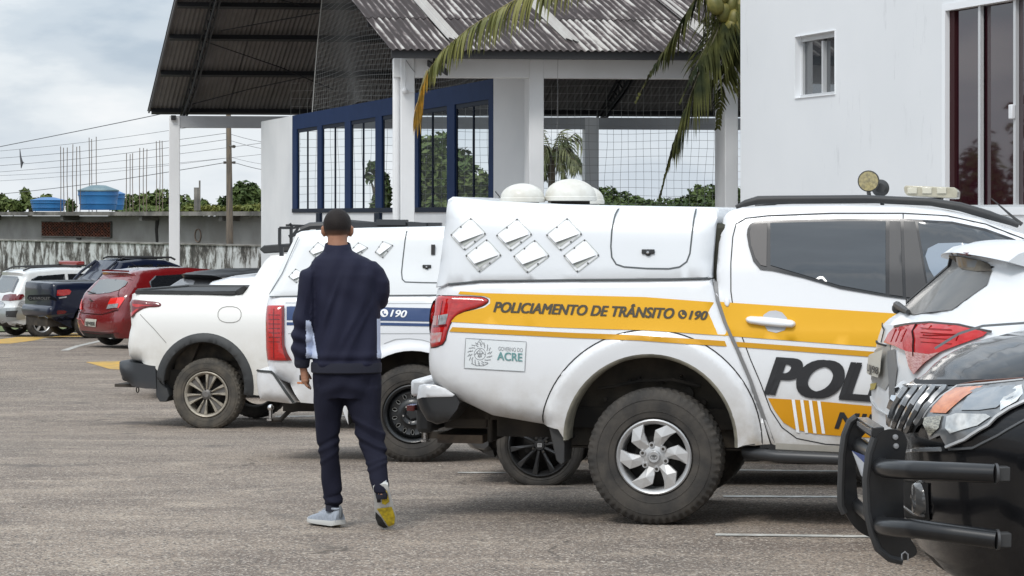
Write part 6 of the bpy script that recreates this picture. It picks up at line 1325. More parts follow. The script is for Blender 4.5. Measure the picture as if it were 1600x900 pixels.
RT_('lettering', 'CHEVROLET', (46,468), (79,468.5), 4.2, mat('letter_grey', (.12,.12,.12), .5), .012)
RD('tail_light', RP([(88,462),(89,453),(108,452),(111,455),(109,460),(100,462)]), redl, .012); RD('lamp_lower', RP([(89,491),(89.5,485),(101,485),(104,487),(100,491)]), redd, .012); RD('number_plate', RP([(61,503),(61,495),(72,494.5),(74,502.5)]), mat('plate_pale', (.45,.50,.58), .5), .03)
RD('bumper_cover', RP([(41,493),(60,493),(118,489),(118,503),(90,506),(42,504)]), blackp, .012); RD('clear_lens', RP([(91,464.5),(104,463),(104,465),(92,467)]), clrl, .013)
RD('tailgate_recess', RP([(43,466),(45,461),(78,460),(84,464),(88,467),(88,470),(80,468),(47,470)]), mat('recess_dark', (.004,.005,.008), .6, spec=.1), .008)
sh.raised('side_window', [(x0+1.78,1.18),(x0+1.70,1.3),(x0+1.84,1.52),(x0+2.4,1.55),(x0+2.4,1.16)], tint, .01, .004, .002, both=True); sh.raised('side_window', [(x0+2.5,1.16),(x0+2.5,1.55),(x0+2.85,1.53),(x0+3.4,1.18)], tint, .01, .004, .002, both=True)
g = MB(); g.add([(x0+1.30,-.6,1.22),(x0+1.30,.6,1.22),(x0+1.67,.54,1.58),(x0+1.67,-.54,1.58)], [(0,1,2,3)]); g.build('back_window', tint, V.root)
for sd in (-1, 1):
    g = MB(); g.tube([(x0+1.3,sd*.68,1.2),(x0+1.66,sd*.58,1.60)], .035, 6); g.tube([(x0+1.15,sd*.7,1.2),(x0+1.3,sd*.66,1.38),(x0+1.62,sd*.6,1.62)], .03, 6); g.build('sail_pillar', navyp, V.root)
    g = MB(); g.tube([(x0+1.75,sd*.52,1.66),(x0+1.85,sd*.52,1.70),(x0+2.9,sd*.52,1.69),(x0+3.0,sd*.52,1.64)], .022, 6); g.build('roof_rail', blackp, V.root)
g = MB(); g.box((x0+2.25, 0, 1.665), (1.0,.9,.02)); g.build('roof_panel', mat('roof_sheen', (.02,.022,.03), .2, coat=1), V.root, bevel=.01)
g = MB(); g.add([(x0+3.12,-.5,1.51),(x0+3.12,.5,1.51),(x0+3.66,.66,1.15),(x0+3.66,-.66,1.15)], [(0,1,2,3)]); g.build('windscreen', tint, V.root)
# --- white wagon with red light bar
suv = [(.12,.32),(.04,.40),(.0,.55),(.02,.72),(.08,.80),(.12,1.0),(.16,1.08),(.42,1.50),(.38,1.58),(.6,1.64),(1.3,1.69),(2.1,1.68),(2.7,1.62),(3.1,1.42),(3.5,1.14),(4.0,1.04),(4.4,.9),(4.55,.7),(4.55,.4),(4.45,.28)]
whs = mat('white_paint_s', (.70,.72,.72), .3, coat=.7); slv = mat('silver_paint', (.38,.40,.40), .35, metal=.5, coat=.5)
V, sh, x0, rpt, RP, RD, RT_ = basic_car('parked_car', 'white estate wagon with red light bar on its roof at the left edge', 'car', 66, 528, 62, 33, .90, [(.3,.85),(.6,.90),(1.0,.89),(1.2,.84),(1.69,.68)], suv, 8, (.85,3.55), .35, whs, .18, .24, .36, rw=.22)
RD('rear_window', RP([(-22,457),(-20,436),(-10,433),(20,434),(25,437),(17,455),(8,457)]), glass_r, .010); RD('window_band', RP([(17,455),(25,437),(20,434),(-10,433),(-12,430),(28,432),(30,436),(21,457)]), tint, .012)
RD('tail_light', RP([(3,469),(7,461),(16,459),(36,459.5),(38,463),(33,468),(18,470)]), redd, .012); RD('reflector', RP([(-12,481),(-12,472),(3,470),(8,474),(6,480)]), clrl, .012); RD('reflector', RP([(28,477),(30,471),(38,469),(40,475),(37,480)]), clrl, .012)
RD('bumper_silver', RP([(-30,483),(30,480),(41,483),(40,498),(36,506),(-30,500)]), slv, .010); RD('bumper_vent', RP([(10,495),(10,486),(28,485),(25,496)]), blackp, .014); RD('lower_trim', RP([(-30,503),(-5,503),(36,506),(44,510),(44,514),(30,511),(-30,508)]), blackp, .014)
sh.raised('side_window', [(x0+.45,1.12),(x0+.62,1.42),(x0+.80,1.50),(x0+1.5,1.54),(x0+1.5,1.10)], tint, .01, .004, .002, both=True); sh.raised('side_window', [(x0+1.58,1.10),(x0+1.58,1.54),(x0+2.4,1.54),(x0+2.4,1.10)], tint, .01, .004, .002, both=True); sh.raised('side_window', [(x0+2.48,1.10),(x0+2.48,1.53),(x0+2.7,1.50),(x0+3.3,1.16)], tint, .01, .004, .002, both=True)
for sd in (-1, 1): g = MB(); g.tube([(x0+.5,sd*.56,1.63),(x0+.7,sd*.56,1.70),(x0+2.3,sd*.56,1.74),(x0+2.5,sd*.56,1.68)], .022, 6); g.build('roof_rail', blackp, V.root)
g = MB(); g.box((x0+2.0, 0, 1.79), (.22,1.15,.10)); o = g.build('light_bar', mat('bar_red', (.24,.015,.012), .3, coat=.6), V.root, bevel=.03); g = MB(); g.box((x0+2.0, 0, 1.72), (.1,.9,.06)); g.build('bar_foot', blackp, o)
g = MB(); g.add([(x0+2.72,-.54,1.61),(x0+2.72,.54,1.61),(x0+3.5,.66,1.15),(x0+3.5,-.66,1.15)], [(0,1,2,3)]); g.build('windscreen', tint, V.root)
# --- black hatchback behind the open bed
blkp = mat('black_paint', (.006,.006,.007), .35, coat=.08, spec=.2)
h2 = [(.10,.24),(.03,.35),(.0,.50),(.02,.64),(.06,.72),(.09,.92),(.14,1.05),(.66,1.40),(.58,1.455),(.85,1.50),(1.3,1.53),(2.0,1.53),(2.5,1.47),(2.9,1.30),(3.3,1.08),(3.9,.97),(4.15,.8),(4.25,.6),(4.25,.38),(4.15,.24)]
V, sh, x0, rpt, RP, RD, RT_ = basic_car('parked_car', 'glossy black hatchback showing only its roof and rear glass above the open truck bed', 'car', 372, 588, 37.0, 34, .88, [(.2,.83),(.5,.88),(.8,.88),(1.05,.86),(1.25,.78),(1.53,.64)], h2, 8, (.80,3.4), .32, blkp)
RD('rear_window', RP([(231,455),(241,447),(254,438),(262,436),(300,437),(306,439),(300,452),(296,457)]), mat('hazy_glass', (.10,.105,.115), .3, coat=.3), .012)
sh.raised('side_window', [(x0+.70,1.08),(x0+.90,1.36),(x0+1.1,1.42),(x0+1.8,1.44),(x0+1.8,1.05)], tint, .01, .004, .002, both=True); sh.raised('side_window', [(x0+1.9,1.05),(x0+1.9,1.44),(x0+2.4,1.41),(x0+3.0,1.08)], tint, .01, .004, .002, both=True)
g = MB(); sh.seam('', [(x0+.85,1.44),(x0+1.4,1.49),(x0+2.2,1.485),(x0+2.55,1.42)], .02, .006, g=g); g.build('roof_line', silver, V.root)
# --- small white car ahead of it
wcar = [(.10,.24),(.03,.35),(.0,.50),(.03,.66),(.10,.78),(.30,.95),(.62,1.05),(.95,1.35),(1.2,1.42),(1.8,1.45),(2.3,1.42),(2.7,1.28),(3.1,1.05),(3.6,.93),(3.85,.75),(3.9,.5),(3.85,.3),(3.8,.24)]
V, sh, x0, rpt, RP, RD, RT_ = basic_car('parked_car', 'small white car showing only its rounded roof above the open truck bed', 'car', 300, 616, 31.5, 6, .84, [(.2,.80),(.5,.84),(.8,.84),(1.0,.82),(1.2,.74),(1.45,.62)], wcar, 5, (.72,3.1), .30, mat('white_paint_c', (.80,.81,.84), .35, coat=.5), .14, .18)
sh.raised('side_window', [(x0+1.35,.98),(x0+1.28,1.10),(x0+1.42,1.30),(x0+2.0,1.34),(x0+2.0,.98)], tint, .01, .004, .002, both=True); sh.raised('side_window', [(x0+2.08,.98),(x0+2.08,1.34),(x0+2.3,1.32),(x0+2.85,1.02)], tint, .01, .004, .002, both=True)
# --- dark wheeled small car hidden behind the yellow striped pickup
bcar = [(.12,.26),(.05,.34),(.0,.50),(.03,.66),(.10,.80),(.14,.95),(.36,1.18),(.50,1.28),(.8,1.34),(1.3,1.36),(1.8,1.35),(2.2,1.25),(2.6,1.03),(3.2,.92),(3.6,.76),(3.72,.55),(3.7,.3),(3.62,.24)]
V, sh, x0, rpt, RP, RD, RT_ = basic_car('parked_car', 'small grey car hidden behind the yellow striped pickup except its black alloy wheel', 'car', 843, 764, 17.6, -6, .82, [(.2,.77),(.5,.82),(.8,.82),(1.0,.78),(1.36,.58)], bcar, 6, (.62,3.0), .30, mat('grey_paint', (.06,.062,.065), .3, coat=.8), .14, .16)
for ch in [c for c in V.root.children if c.name.startswith('tyre')]:
    for cc in list(ch.children): bpy.data.objects.remove(cc)
    bpy.data.objects.remove(ch)
alb = mat('alloy_black', (.045,.045,.046), .35, metal=.5, coat=.4)
def wheel_black(root, c, Rr, far=False, w=.19, rr=.215):
    t = tyre(root, c, Rr, w, rr, lug=30, depth=.004)
    if far: return
    cc = (c[0], c[1]-w*.42, c[2]); rim_base(t, cc, rr, alb, lipw=.012); g = MB()
    for i in range(10): rot = 2*math.pi*i/10+.15; spoke(g, cc, rot, [(.03,-16,.0),(rr-.012,-5,-.012),(rr-.012,5,-.012),(.03,16,.0),(.12,0,-.02)], [(0,1,4),(1,2,4),(2,3,4),(3,0,4)], .03)
    g.build('spokes', alb, t, smooth=0, kind='stuff'); g = MB(); g.lathe([(0,-.012),(.032,-.012),(.04,.0),(.05,.02)], cc, n=18); g.build('hub_cap', alb, t); nuts(t, cc, .052, 4, -.004, under, .009, .5)
    g = MB()
    for dz in (-.010, 0, .010): g.box((cc[0], cc[1]-.014, cc[2]+dz), (.026,.002,.006))
    for dx in (-.013, .013): g.box((cc[0]+dx, cc[1]-.014, cc[2]), (.004,.0022,.026))
    g.build('badge', mat('badge_pale', (.55,.55,.55), .3, metal=.5), t, kind='stuff')
for dx in (0, 2.38): wheel_black(V.root, (dx, -.82+.10, .30), .303); wheel_black(V.root, (dx, .72, .30), .303, far=True)
# ------------------------------------------------------------------ white crossover at the right edge
V = Veh('parked_car', 'white crossover with dusty rear window and red wrap-around lamp beside the yellow striped pickup', 'car', 1600, 905, 12.2, 6, .88, [(.2,.82),(.5,.87),(.85,.88),(1.1,.86),(1.3,.80),(1.66,.60)])
whc = mat('white_paint_h', (.66,.68,.70), .42, coat=.25, dirt=(.3,1.3,(.40,.38,.34),.35)); c0 = lambda x, y: V.hit(x, y, 0.40)
O = [c0(1372,800)]+[c0(*p) for p in ((1360,740),(1357,690),(1356,640),(1356,600),(1359,560),(1364,533),(1372,504),(1392,491),(1410,473),(1474,408),(1462,400),(1458,393),(1478,385),(1540,376),(1600,371))]
O[0] = (O[0][0]+.03, .32); O = [(float(a), float(b)) for a, b in O]; e = O[-1]; tx = O[4][0]
O += [(tx+2.0, 1.64),(tx+2.6,1.58),(tx+2.95,1.44),(tx+3.45,1.12),(tx+4.0,1.02),(tx+4.25,.85),(tx+4.3,.6),(tx+4.25,.35),(tx+4.15,.28)]
A = [(tx+x, .36, .39) for x in (.85, 3.45)]; low = []
for (ax, az, ar) in reversed(A): low += arc(ax, az, ar, -18, 198, 16)
sh = Shell(V, O+low, [(xedge(O), .40, .70), (O[11:20], .10, .12), (O[19:], .2, .3)])
sh.fine = wrap_fine(O, .40, .04, 7)
sh.build('body', whc, step=.045, arches=A, zdark=.30)
rpt, RP, RD, RT_ = rear_fns(sh, .40, .70)
for a in A: arch_wall(V, a, a[2], .56)
for x in (.85, 3.45): wheel_plain(V.root, (tx+x, -.77, .34), .335, .21, .22); wheel_plain(V.root, (tx+x, .77, .34), .335, .21, .22, far=True)
g = MB(); g.box((tx+2.1, 0, .36), (3.2,1.4,.16)); g.build('underbody', under, V.root)
dustg = mat('dusty_glass', (.10,.095,.085), .35, coat=.25, var=.9, vscale=3, col2=(.035,.036,.036), detail=9, spec=.5)
RD('rear_window', RP([(1411,474),(1440,444),(1478,406),(1500,400),(1530,406),(1547,413),(1551,424),(1544,445),(1489,484),(1429,492),(1407,487)]), dustg, .006, step=.04)
RD('sunband', RP([(1478,406),(1486,399),(1502,400),(1530,405.5),(1547,413),(1551,423),(1530,424),(1505,420)]), mat('frit_dust', (.07,.06,.048), .7, var=1, vscale=14, col2=(.12,.105,.08)), .010, step=.04)
def rline(pts, m, w=.012, off=.008, name='seam', k=4):
    P = RP(pts); g = MB(); g.tube([rpt(a, b, off) for a, b in resample(P, .06)], w/2, k); return g.build(name, m, V.root)
rline([(1410,474),(1440,443),(1479,404)], blackp, .022, name='glass_edge')
lp = [(1385,535),(1392,521),(1402,510),(1430,506),(1458,504),(1500,508),(1545,518),(1536,525),(1500,538),(1470,550),(1450,565),(1432,585),(1424,573),(1418,548),(1402,540)]
RD('tail_light', RP(lp), mat('red_lens_h', (.52,.008,.008), .12, coat=.5, spec=.3, var=.5, vscale=14, col2=(.30,.004,.004)), .014, step=.03)
RD('lamp_lower', RP([(1418,548),(1455,553),(1470,550),(1450,565),(1432,585),(1424,573)]), mat('pink_lens', (.36,.12,.10), .15, coat=1, var=.9, vscale=50, col2=(.60,.35,.32), stretch=(1,1,4)), .018, step=.03)
rline([(1436,507),(1432,530),(1431,556)], mat('divider_dark', (.03,.004,.004), .7, spec=.1), .014, .016, 'lamp_divider'); rline([(1402,510),(1430,505.5),(1458,503.5),(1500,507),(1550,518)], mat('lamp_frame_grey', (.10,.09,.09), .4), .016, .014, 'lamp_frame'); rline([(1458,508),(1446,524),(1500,522),(1495,532)], mat('rib_red', (.28,.006,.006), .5, spec=.2), .008, .015, 'lamp_line')
for y0 in (512,519,527,534): rline([(1442,y0),(1490,y0+3)], mat('rib_red', (.28,.006,.006), .5, spec=.2), .005, .015, 'lamp_rib')
for x0_ in (1404,1412,1420): rline([(x0_,514),(x0_-8,534)], mat('rib_red', (.28,.006,.006), .5, spec=.2), .005, .015, 'lamp_rib')
RD('number_plate', RP([(1362,582),(1366,556),(1388,546),(1384,580),(1380,590)]), platem, .03); RT_('plate_text', 'UJ98', (1365,579), (1382,585), 12, blk, .035)
RD('plate_recess', RP([(1358,592),(1360,548),(1392,538),(1394,592),(1384,610)]), mat('recess_silver', (.28,.28,.27), .4), .004)
RD('grille_shadow', RP([(1388,548),(1400,545),(1404,575),(1398,640),(1392,640),(1390,600)]), mat('shadow_mid', (.16,.165,.17), .5), .006)  # grey strip paints a shadow beside the number plate
rline([(1363,533),(1372,536),(1386,540)], seamm, .012, .004); rline([(1371,505),(1383,515),(1378,535)], seamm, .008, .004); rline([(1358,620),(1372,640),(1398,655),(1410,640)], mat('soft_crease', (0,0,0)), .012, .004)
RD('yellow_mark', RP([(1357,600),(1372,598),(1368,608),(1357,610)]), mat('yellow_mark', (.45,.36,.08), .5), .006)
g = MB(); a = rpt(*RP([(1396,482)])[0], .03); b = rpt(*RP([(1428,487)])[0], .03); m_ = rpt(*RP([(1410,477)])[0], .05)
g.tube([a, m_, b], [.018,.022,.012], 8); g.ball(a, .03, 10); g.build('wiper', blackp, V.root)
# spoiler: a real lip over the glass
g = MB(); pr = [c0(*p) for p in ((1458,393),(1478,384),(1540,374.5),(1600,369.5))]; tip = pr[0]; rows = []
for i, yy in enumerate(np.linspace(-.60, .60, 13)):
    k = (yy/.60)**2; dx = .10*k; dz = -.035*k
    rows.append([(tip[0]+dx, yy, tip[1]+dz), (tip[0]+dx*.9+.06, yy, pr[1][1]+.006+dz), (pr[2][0], yy, pr[2][1]+.004+dz*.5), (pr[2][0], yy, pr[2][1]-.05+dz*.5), (tip[0]+.12+dx, yy, tip[1]-.035+dz)])
for i, r in enumerate(rows):
    g.v += r
    if i:
        for q in range(5): g.f.append(((i-1)*5+q, i*5+q, i*5+(q+1)%5, (i-1)*5+(q+1)%5)); g.m.append(0)
g.f += [tuple(range(5)), tuple(range(60, 65))]; g.m += [0,0]; g.build('spoiler', whc, V.root, smooth=40)
g = MB(); g.box((tip[0]+.03, -.05, tip[1]-.004), (.04,.30,.016)); g.build('brake_light', mat('red_lens_dark', (0,0,0)), V.root, bevel=.004)
sideP = V.P
sh.decal('side_window', [(tx+1.15,1.20),(tx+1.35,1.45),(tx+1.6,1.50),(tx+2.0,1.52),(tx+2.0,1.14)], tint, .008); sh.decal('side_window', [(tx+2.1,1.14),(tx+2.1,1.52),(tx+2.6,1.48),(tx+3.2,1.14)], tint, .008)
g = MB(); sh.seam('', sideP([(1546,445),(1570,428),(1600,408),(1630,390)]), .007, .003, g=g); sh.seam('', [(tx+1.1,1.25),(tx+1.15,1.0),(tx+1.3,.75),(tx+1.35,.4)], .007, .003, g=g); sh.seam('', [(tx+2.05,1.5),(tx+2.05,.4)], .007, .003, g=g); g.build('door_seam', seamm, V.root)
g = MB(); g.add([(tx+2.65,-.55,1.57),(tx+2.65,.55,1.57),(tx+3.42,.7,1.15),(tx+3.42,-.7,1.15)], [(0,1,2,3)]); g.build('windscreen', tint, V.root)
# ------------------------------------------------------------------ black pickup with bull bar, nose towards the left
blk2 = mat('black_gloss', (.006,.0065,.008), .20, coat=.30, spec=.3, dirt=(.3,1.2,(.07,.062,.055),.14))
V = Veh('pickup_truck', 'black pickup nose with steel bull bar and amber edged headlamp at the lower right', 'pickup', 1783, 1040, 9.85, 2, .90, [(.2,.84),(.5,.88),(.8,.90),(1.0,.88),(1.15,.80),(1.3,.72),(1.75,.62)])
V.z0 = gz(9.85); V.root.location.z = V.z0; q5 = lambda x, y: V.hit(x, y, .32 if y > 590 else .42)
O = [q5(*p) for p in ((1500,900),(1475,888),(1447,872),(1427,850),(1412,815),(1404,780),(1400,740),(1398,700),(1394,670),(1392,642),(1398,618),(1418,597),(1430,585),(1444,566),(1462,552),(1502,532),(1550,520),(1600,511))]
O = [(float(a), float(b)) for a, b in O]; tx = O[7][0]
O += [(tx+1.15,1.27),(tx+1.35,1.30),(tx+1.9,1.60),(tx+2.1,1.70),(tx+2.6,1.76),(tx+3.3,1.75),(tx+3.6,1.68),(tx+3.75,1.10),(tx+5.1,1.08),(tx+5.15,.6),(tx+5.05,.5)]
wxs = (tx+.95, tx+3.95); A = [(wxs[0], .42, .50), (wxs[1], .42, .48)]; low = []
for (ax, az, ar) in reversed(A): low += arc(ax, az, ar, -8, 186, 18)
sh = Shell(V, O+low, [(xedge(O), .50, .74), (O[19:21], .16, .12), (O[19:25], .10, .10), (O[25:], .08, .06)])
sh.fine = wrap_fine(O, .50, .035, 6)
sh.build('body', blk2, step=.04, arches=A, zdark=.30); rpt, RP, RD, RT_ = rear_fns(sh, .50, .74)
for a in A: arch_wall(V, a, a[2], .56)
for x in wxs: wheel_plain(V.root, (x, -.77, .38), .375, .25, .22); wheel_plain(V.root, (x, .77, .38), .375, .25, .22, far=True)
g = MB(); g.box((tx+2.6, 0, .50), (4.4,1.2,.16)); g.build('chassis', under, V.root)
g = MB(); sh.seam('', arc(wxs[0], .42, .512, 0, 186, 30), .016, .010, g=g); g.build('arch_edge', mat('arch_edge_dust', (.20,.19,.17), .8), V.root)
hl = [(1449,664),(1448,651),(1460,636),(1475,619),(1502,603),(1540,599),(1600,593),(1640,590),(1640,606),(1600,627),(1579,637),(1548,663),(1511,686),(1484,698),(1478,690),(1474,680),(1458,687)]
housing = mat('lamp_housing', (.26,.27,.28), .22, metal=.5, coat=1, var=.8, vscale=9, col2=(.12,.125,.13)); RD('headlight', RP(hl), housing, .016, step=.03)
RD('indicator', RP([(1460,644),(1474,625),(1501,605),(1542,602),(1530,610),(1510,622),(1490,640),(1484,645)]), mat('amber_lens', (.60,.17,.03), .12, coat=1, var=.7, vscale=30, col2=(.40,.09,.01)), .022, step=.03)
RD('reflector', RP([(1484,650),(1500,645),(1545,646),(1550,650),(1530,664),(1490,677),(1483,668)]), mat('bright_reflector', (.80,.80,.78), .12, metal=.6, coat=1, var=.8, vscale=22, col2=(.42,.42,.41)), .022, step=.03)
RD('reflector', RP([(1450,662),(1452,652),(1478,648),(1474,668),(1460,682)]), mat('ribbed_reflector', (.55,.52,.42), .2, metal=.4, coat=1, var=1, vscale=45, col2=(.22,.21,.18), stretch=(1,1,4)), .022, step=.03)
RD('inner_bezel', RP([(1520,618),(1545,606),(1590,600),(1586,620),(1560,636),(1535,640),(1505,640)]), mat('bezel_blue_grey', (.20,.225,.25), .15, coat=1), .022, step=.03)
RD('clear_lens', RP([(1568,640),(1580,612),(1590,603),(1600,600),(1602,614),(1590,626)]), mat('bright_reflector', (0,0,0)), .022, step=.03)
def rl2(pts, m, w=.012, off=.008, name='seam', n=5):
    P = RP(pts); g = MB(); g.tube([rpt(a, b, off) for a, b in resample(P, .05)], w/2, n); return g.build(name, m, V.root)
rl2([(1484,698),(1511,686),(1548,663),(1579,637),(1600,627),(1640,608)], mat('lens_rim', (.50,.51,.52), .2, coat=1), .016, .018, 'lens_rim'); rl2([(1448,652),(1460,636),(1475,619),(1502,602),(1545,598),(1600,592)], mat('lens_rim', (0,0,0)), .010, .018, 'lens_rim')
rl2([(1502,602),(1530,596),(1570,593),(1640,588)], mat('amber_shadow', (.10,.03,.015), .4), .010, .014, 'amber_edge')
RD('grille_gap', RP([(1424,590),(1440,593),(1500,593),(1540,592),(1530,598),(1500,602),(1436,601)]), mat('deep_black', (.004,.004,.005), .7), .006, step=.03)
RD('grille_back', RP([(1396,668),(1393,642),(1406,616),(1422,601),(1484,604),(1470,618),(1452,642),(1438,664),(1432,676),(1410,678)]), mat('deep_black', (0,0,0)), .008, step=.03)
slat = mat('slat_grey', (.20,.205,.21), .22, coat=.8, metal=.4)
for top, mid, bot in (((1424,606),(1406,632),(1397,664)),((1438,606),(1417,634),(1404,666)),((1452,606),(1430,634),(1414,670)),((1466,606),(1442,634),(1424,673)),((1482,606),(1458,632),(1440,660))): rl2(smooth_poly([top, mid, bot], 2, closed=False), slat, .034, .020, 'grille_slat', 6)
rl2([(1420,602),(1436,603),(1470,604),(1486,604)], slat, .018, .02, 'grille_frame')
for a_, b_ in (((1396,648),(1394,664)),((1404,622),(1398,636)),((1418,600),(1410,610))): rl2([a_, b_], mat('emblem_chrome', (.6,.6,.6), .15, metal=1), .035, .02, 'grille_emblem', 5)
rl2([(1484,702),(1520,700),(1560,680),(1600,657),(1640,640)], mat('panel_gap', (.10,.105,.11), .3), .012, .004, 'bumper_line'); rl2([(1400,706),(1430,703),(1470,702)], mat('edge_sheen', (.20,.21,.22), .2, coat=1), .02, .006, 'bumper_edge')
RD('fog_recess', RP([(1412,752),(1452,755),(1455,812),(1440,822),(1414,806)]), mat('deep_black', (0,0,0)), .006, step=.04)
P = RP([(1440,779)])[0]; c = rpt(*P, .01); g = MB(); g.lathe([(0,-.03),(.06,-.025),(.075,0),(.08,.03)], c, axis='x', n=20); g.build('fog_lamp', mat('fog_glass', (.10,.10,.10), .15, coat=1), V.root)
for pts in ([(1414,806),(1435,818),(1456,822)], [(1416,790),(1436,804),(1450,806)]): rl2(pts, mat('slat_dull', (.09,.09,.09), .4), .012, .02, 'lower_slat')
# hood creases
g = MB(); sh.seam('', V.P([(1520,560),(1560,535),(1600,522),(1700,515)]), .010, .003, g=g); g.build('hood_crease', mat('panel_gap', (0,0,0)), V.root)
sh.decal('side_window', [(tx+1.55,1.22),(tx+2.0,1.55),(tx+2.4,1.62),(tx+2.5,1.14)], tint, .008); sh.decal('side_window', [(tx+2.58,1.14),(tx+2.55,1.62),(tx+3.3,1.62),(tx+3.5,1.14)], tint, .008)
g = MB(); g.add([(tx+1.37,-.66,1.305),(tx+1.37,.66,1.305),(tx+2.08,.56,1.69),(tx+2.08,-.56,1.69)], [(0,1,2,3)]); g.build('windscreen', tint, V.root)
# bull bar: two upright plates, cross bars and bent side tubes
bar = mat('bar_powder', (.006,.0065,.008), .30, coat=.2, spec=.4, var=.5, vscale=12, col2=(.016,.016,.016))
bb = thing('bull_bar', 'black steel bull bar with bent side tubes mounted on the nose of the black pickup', 'bull bar', V.root.location, V.a); bb = bb
bpy.data.objects.remove(bb); BR = V.root
yn = -.46; yf_ = .34
def qq(x, y, yl): a, _, c = V.Q(x, y, yl); return (a, c)
near = [(1390,670),(1376,673),(1366,684),(1358,708),(1353,750),(1355,800),(1363,833),(1372,857),(1390,872),(1410,877),(1430,869),(1434,860),(1420,838),(1413,815),(1411,780),(1411,745),(1414,710),(1418,690),(1412,676),(1402,671)]
g = MB(); g.prism(smooth_poly([qq(x, y, yn) for x, y in near], 1), yn-.006, yn+.006); g.build('upright_plate', bar, BR, smooth=30, label='near upright plate with two round bolts')
g = MB(); g.tube([V.Q(x, y, yn) for x, y in near[2:10]], .016, 8); g.build('plate_rubber', blackp, BR)
far = [(1338,652),(1328,659),(1320,680),(1316,710),(1314,760),(1314,790),(1320,802),(1334,824),(1350,836),(1362,840),(1374,832),(1352,815),(1342,795),(1338,760),(1336,720),(1340,690),(1352,676),(1366,664),(1358,654)]
g = MB(); g.prism(smooth_poly([qq(x, y, yf_) for x, y in far], 1), yf_-.006, yf_+.006); g.build('upright_plate', bar, BR, smooth=30)
g = MB(); g.tube([V.Q(x, y, yf_) for x, y in far[:7]], .017, 8); g.build('plate_rubber', blackp, BR)
g = MB()
for x, y in ((1399,683),(1400,697)): c = V.Q(x, y, yn-.008); g.lathe([(0,-.008),(.010,-.007),(.012,-.002),(.012,.002)], c, n=12)
g.build('bolt', mat('bolt_grey', (.35,.35,.36), .35, metal=.6), BR, kind='stuff')
a, b = V.Q(1372,676,yn), V.Q(1348,660,yf_); g = MB(); g.beam(a, b, .05, .045); lb = g.build('light_strip', bar, BR, bevel=.004); g = MB()
for k in range(6): t_ = (k+.6)/6.6; p = Vector(a).lerp(Vector(b), t_); g.box((p.x-.027, p.y, p.z), (.004,.06,.02))
g.build('led', mat('led_grey', (.25,.25,.26), .2, coat=1), lb, kind='stuff')
for ya, yb in ((722,697),(818,790)): g = MB(); g.tube([V.Q(1378, ya, yn), V.Q(1345, yb, yf_)], .037, 14); g.build('cross_tube', bar, BR)
for (y0, y1, xe_) in ((732,740,1556),(823,843,1558)):
    P = [V.Q(1378,y0-4,yn+.05), V.Q(1378,y0-2,yn-.02), V.Q(1383,y0,yn-.10), V.Q(1398,y0+1,yn-.20), V.Q(1430,y0+3,yn-.32)]; e2_ = V.Q(xe_, y1, -.93)
    P = smooth_poly(P, 2, closed=False)+[tuple(Vector(P[-1]).lerp(Vector(e2_), .5)), e2_]; g = MB(); g.tube(P, .0375, 18); t_ = g.build('side_tube', bar, BR, smooth=50)
    g = MB(); g.tube([tuple(Vector(e2_)-Vector((.004,0,0))), tuple(Vector(e2_)+Vector((.006,0,0)))], .040, 18); g.build('end_cap', mat('cap_edge', (.05,.05,.052), .4), t_)
    g = MB(); p = V.Q(xe_+8, y1, -.90); g.box(p, (.06,.06,.055)); g.build('tube_bracket', blackp, BR, bevel=.004)
g = MB(); P = [V.Q(*p) for p in ((1331,704,.20),(1352,712,-.2),(1353,752,-.2),(1345,742,0))]; g.add(P, [(0,1,2,3)]); g.build('number_plate', mat('plate_white', (.55,.57,.60), .4), BR, smooth=0)
g = MB(); P = [V.Q(*p) for p in ((1331,704,.195),(1352,712,-.205),(1352,724,-.205),(1336,716,.195))]; g.add(P, [(0,1,2,3)]); g.build('plate_band', mat('plate_blue', (.02,.05,.20), .4), BR, smooth=0)
g = MB(); c = V.Q(1414,868,yn-.01); g.tube([(c[0]-.012,c[1],c[2]-.02),(c[0]-.012,c[1],c[2]+.005),(c[0],c[1],c[2]+.015),(c[0]+.012,c[1],c[2]+.005),(c[0]+.012,c[1],c[2]-.02)], .004, 5); g.build('shackle_hole', mat('bolt_grey', (0,0,0)), BR)
# ------------------------------------------------------------------ walking man
SM = 4000/14.6; gm0 = gz(14.6); MX = (540-XC)/F*14.6
M_ = thing('person', 'man in navy tracksuit walking away between the parked police pickups', 'person', (MX, 14.6, gm0))
def mx(x): return (x-540)/SM
def mz(y): return H-(y-YH)/SM-gm0
def loft(g, rings, n=20, cap=True):
    """rings of (px, py, ydepth, rx metres, ry metres)"""
    k0 = len(g.v); k = len(rings)
    for (x, y, d, rx, ry) in rings:
        for j in range(n): a = 2*math.pi*j/n; g.v.append((mx(x)+rx*math.cos(a), d+ry*math.sin(a), mz(y)))
    for i in range(k-1):
        for j in range(n): g.f.append((k0+i*n+j, k0+i*n+(j+1)%n, k0+(i+1)*n+(j+1)%n, k0+(i+1)*n+j)); g.m.append(0)
    g.f += [tuple(k0+j for j in range(n))[::-1], tuple(k0+(k-1)*n+j for j in range(n))]; g.m += [0, 0]
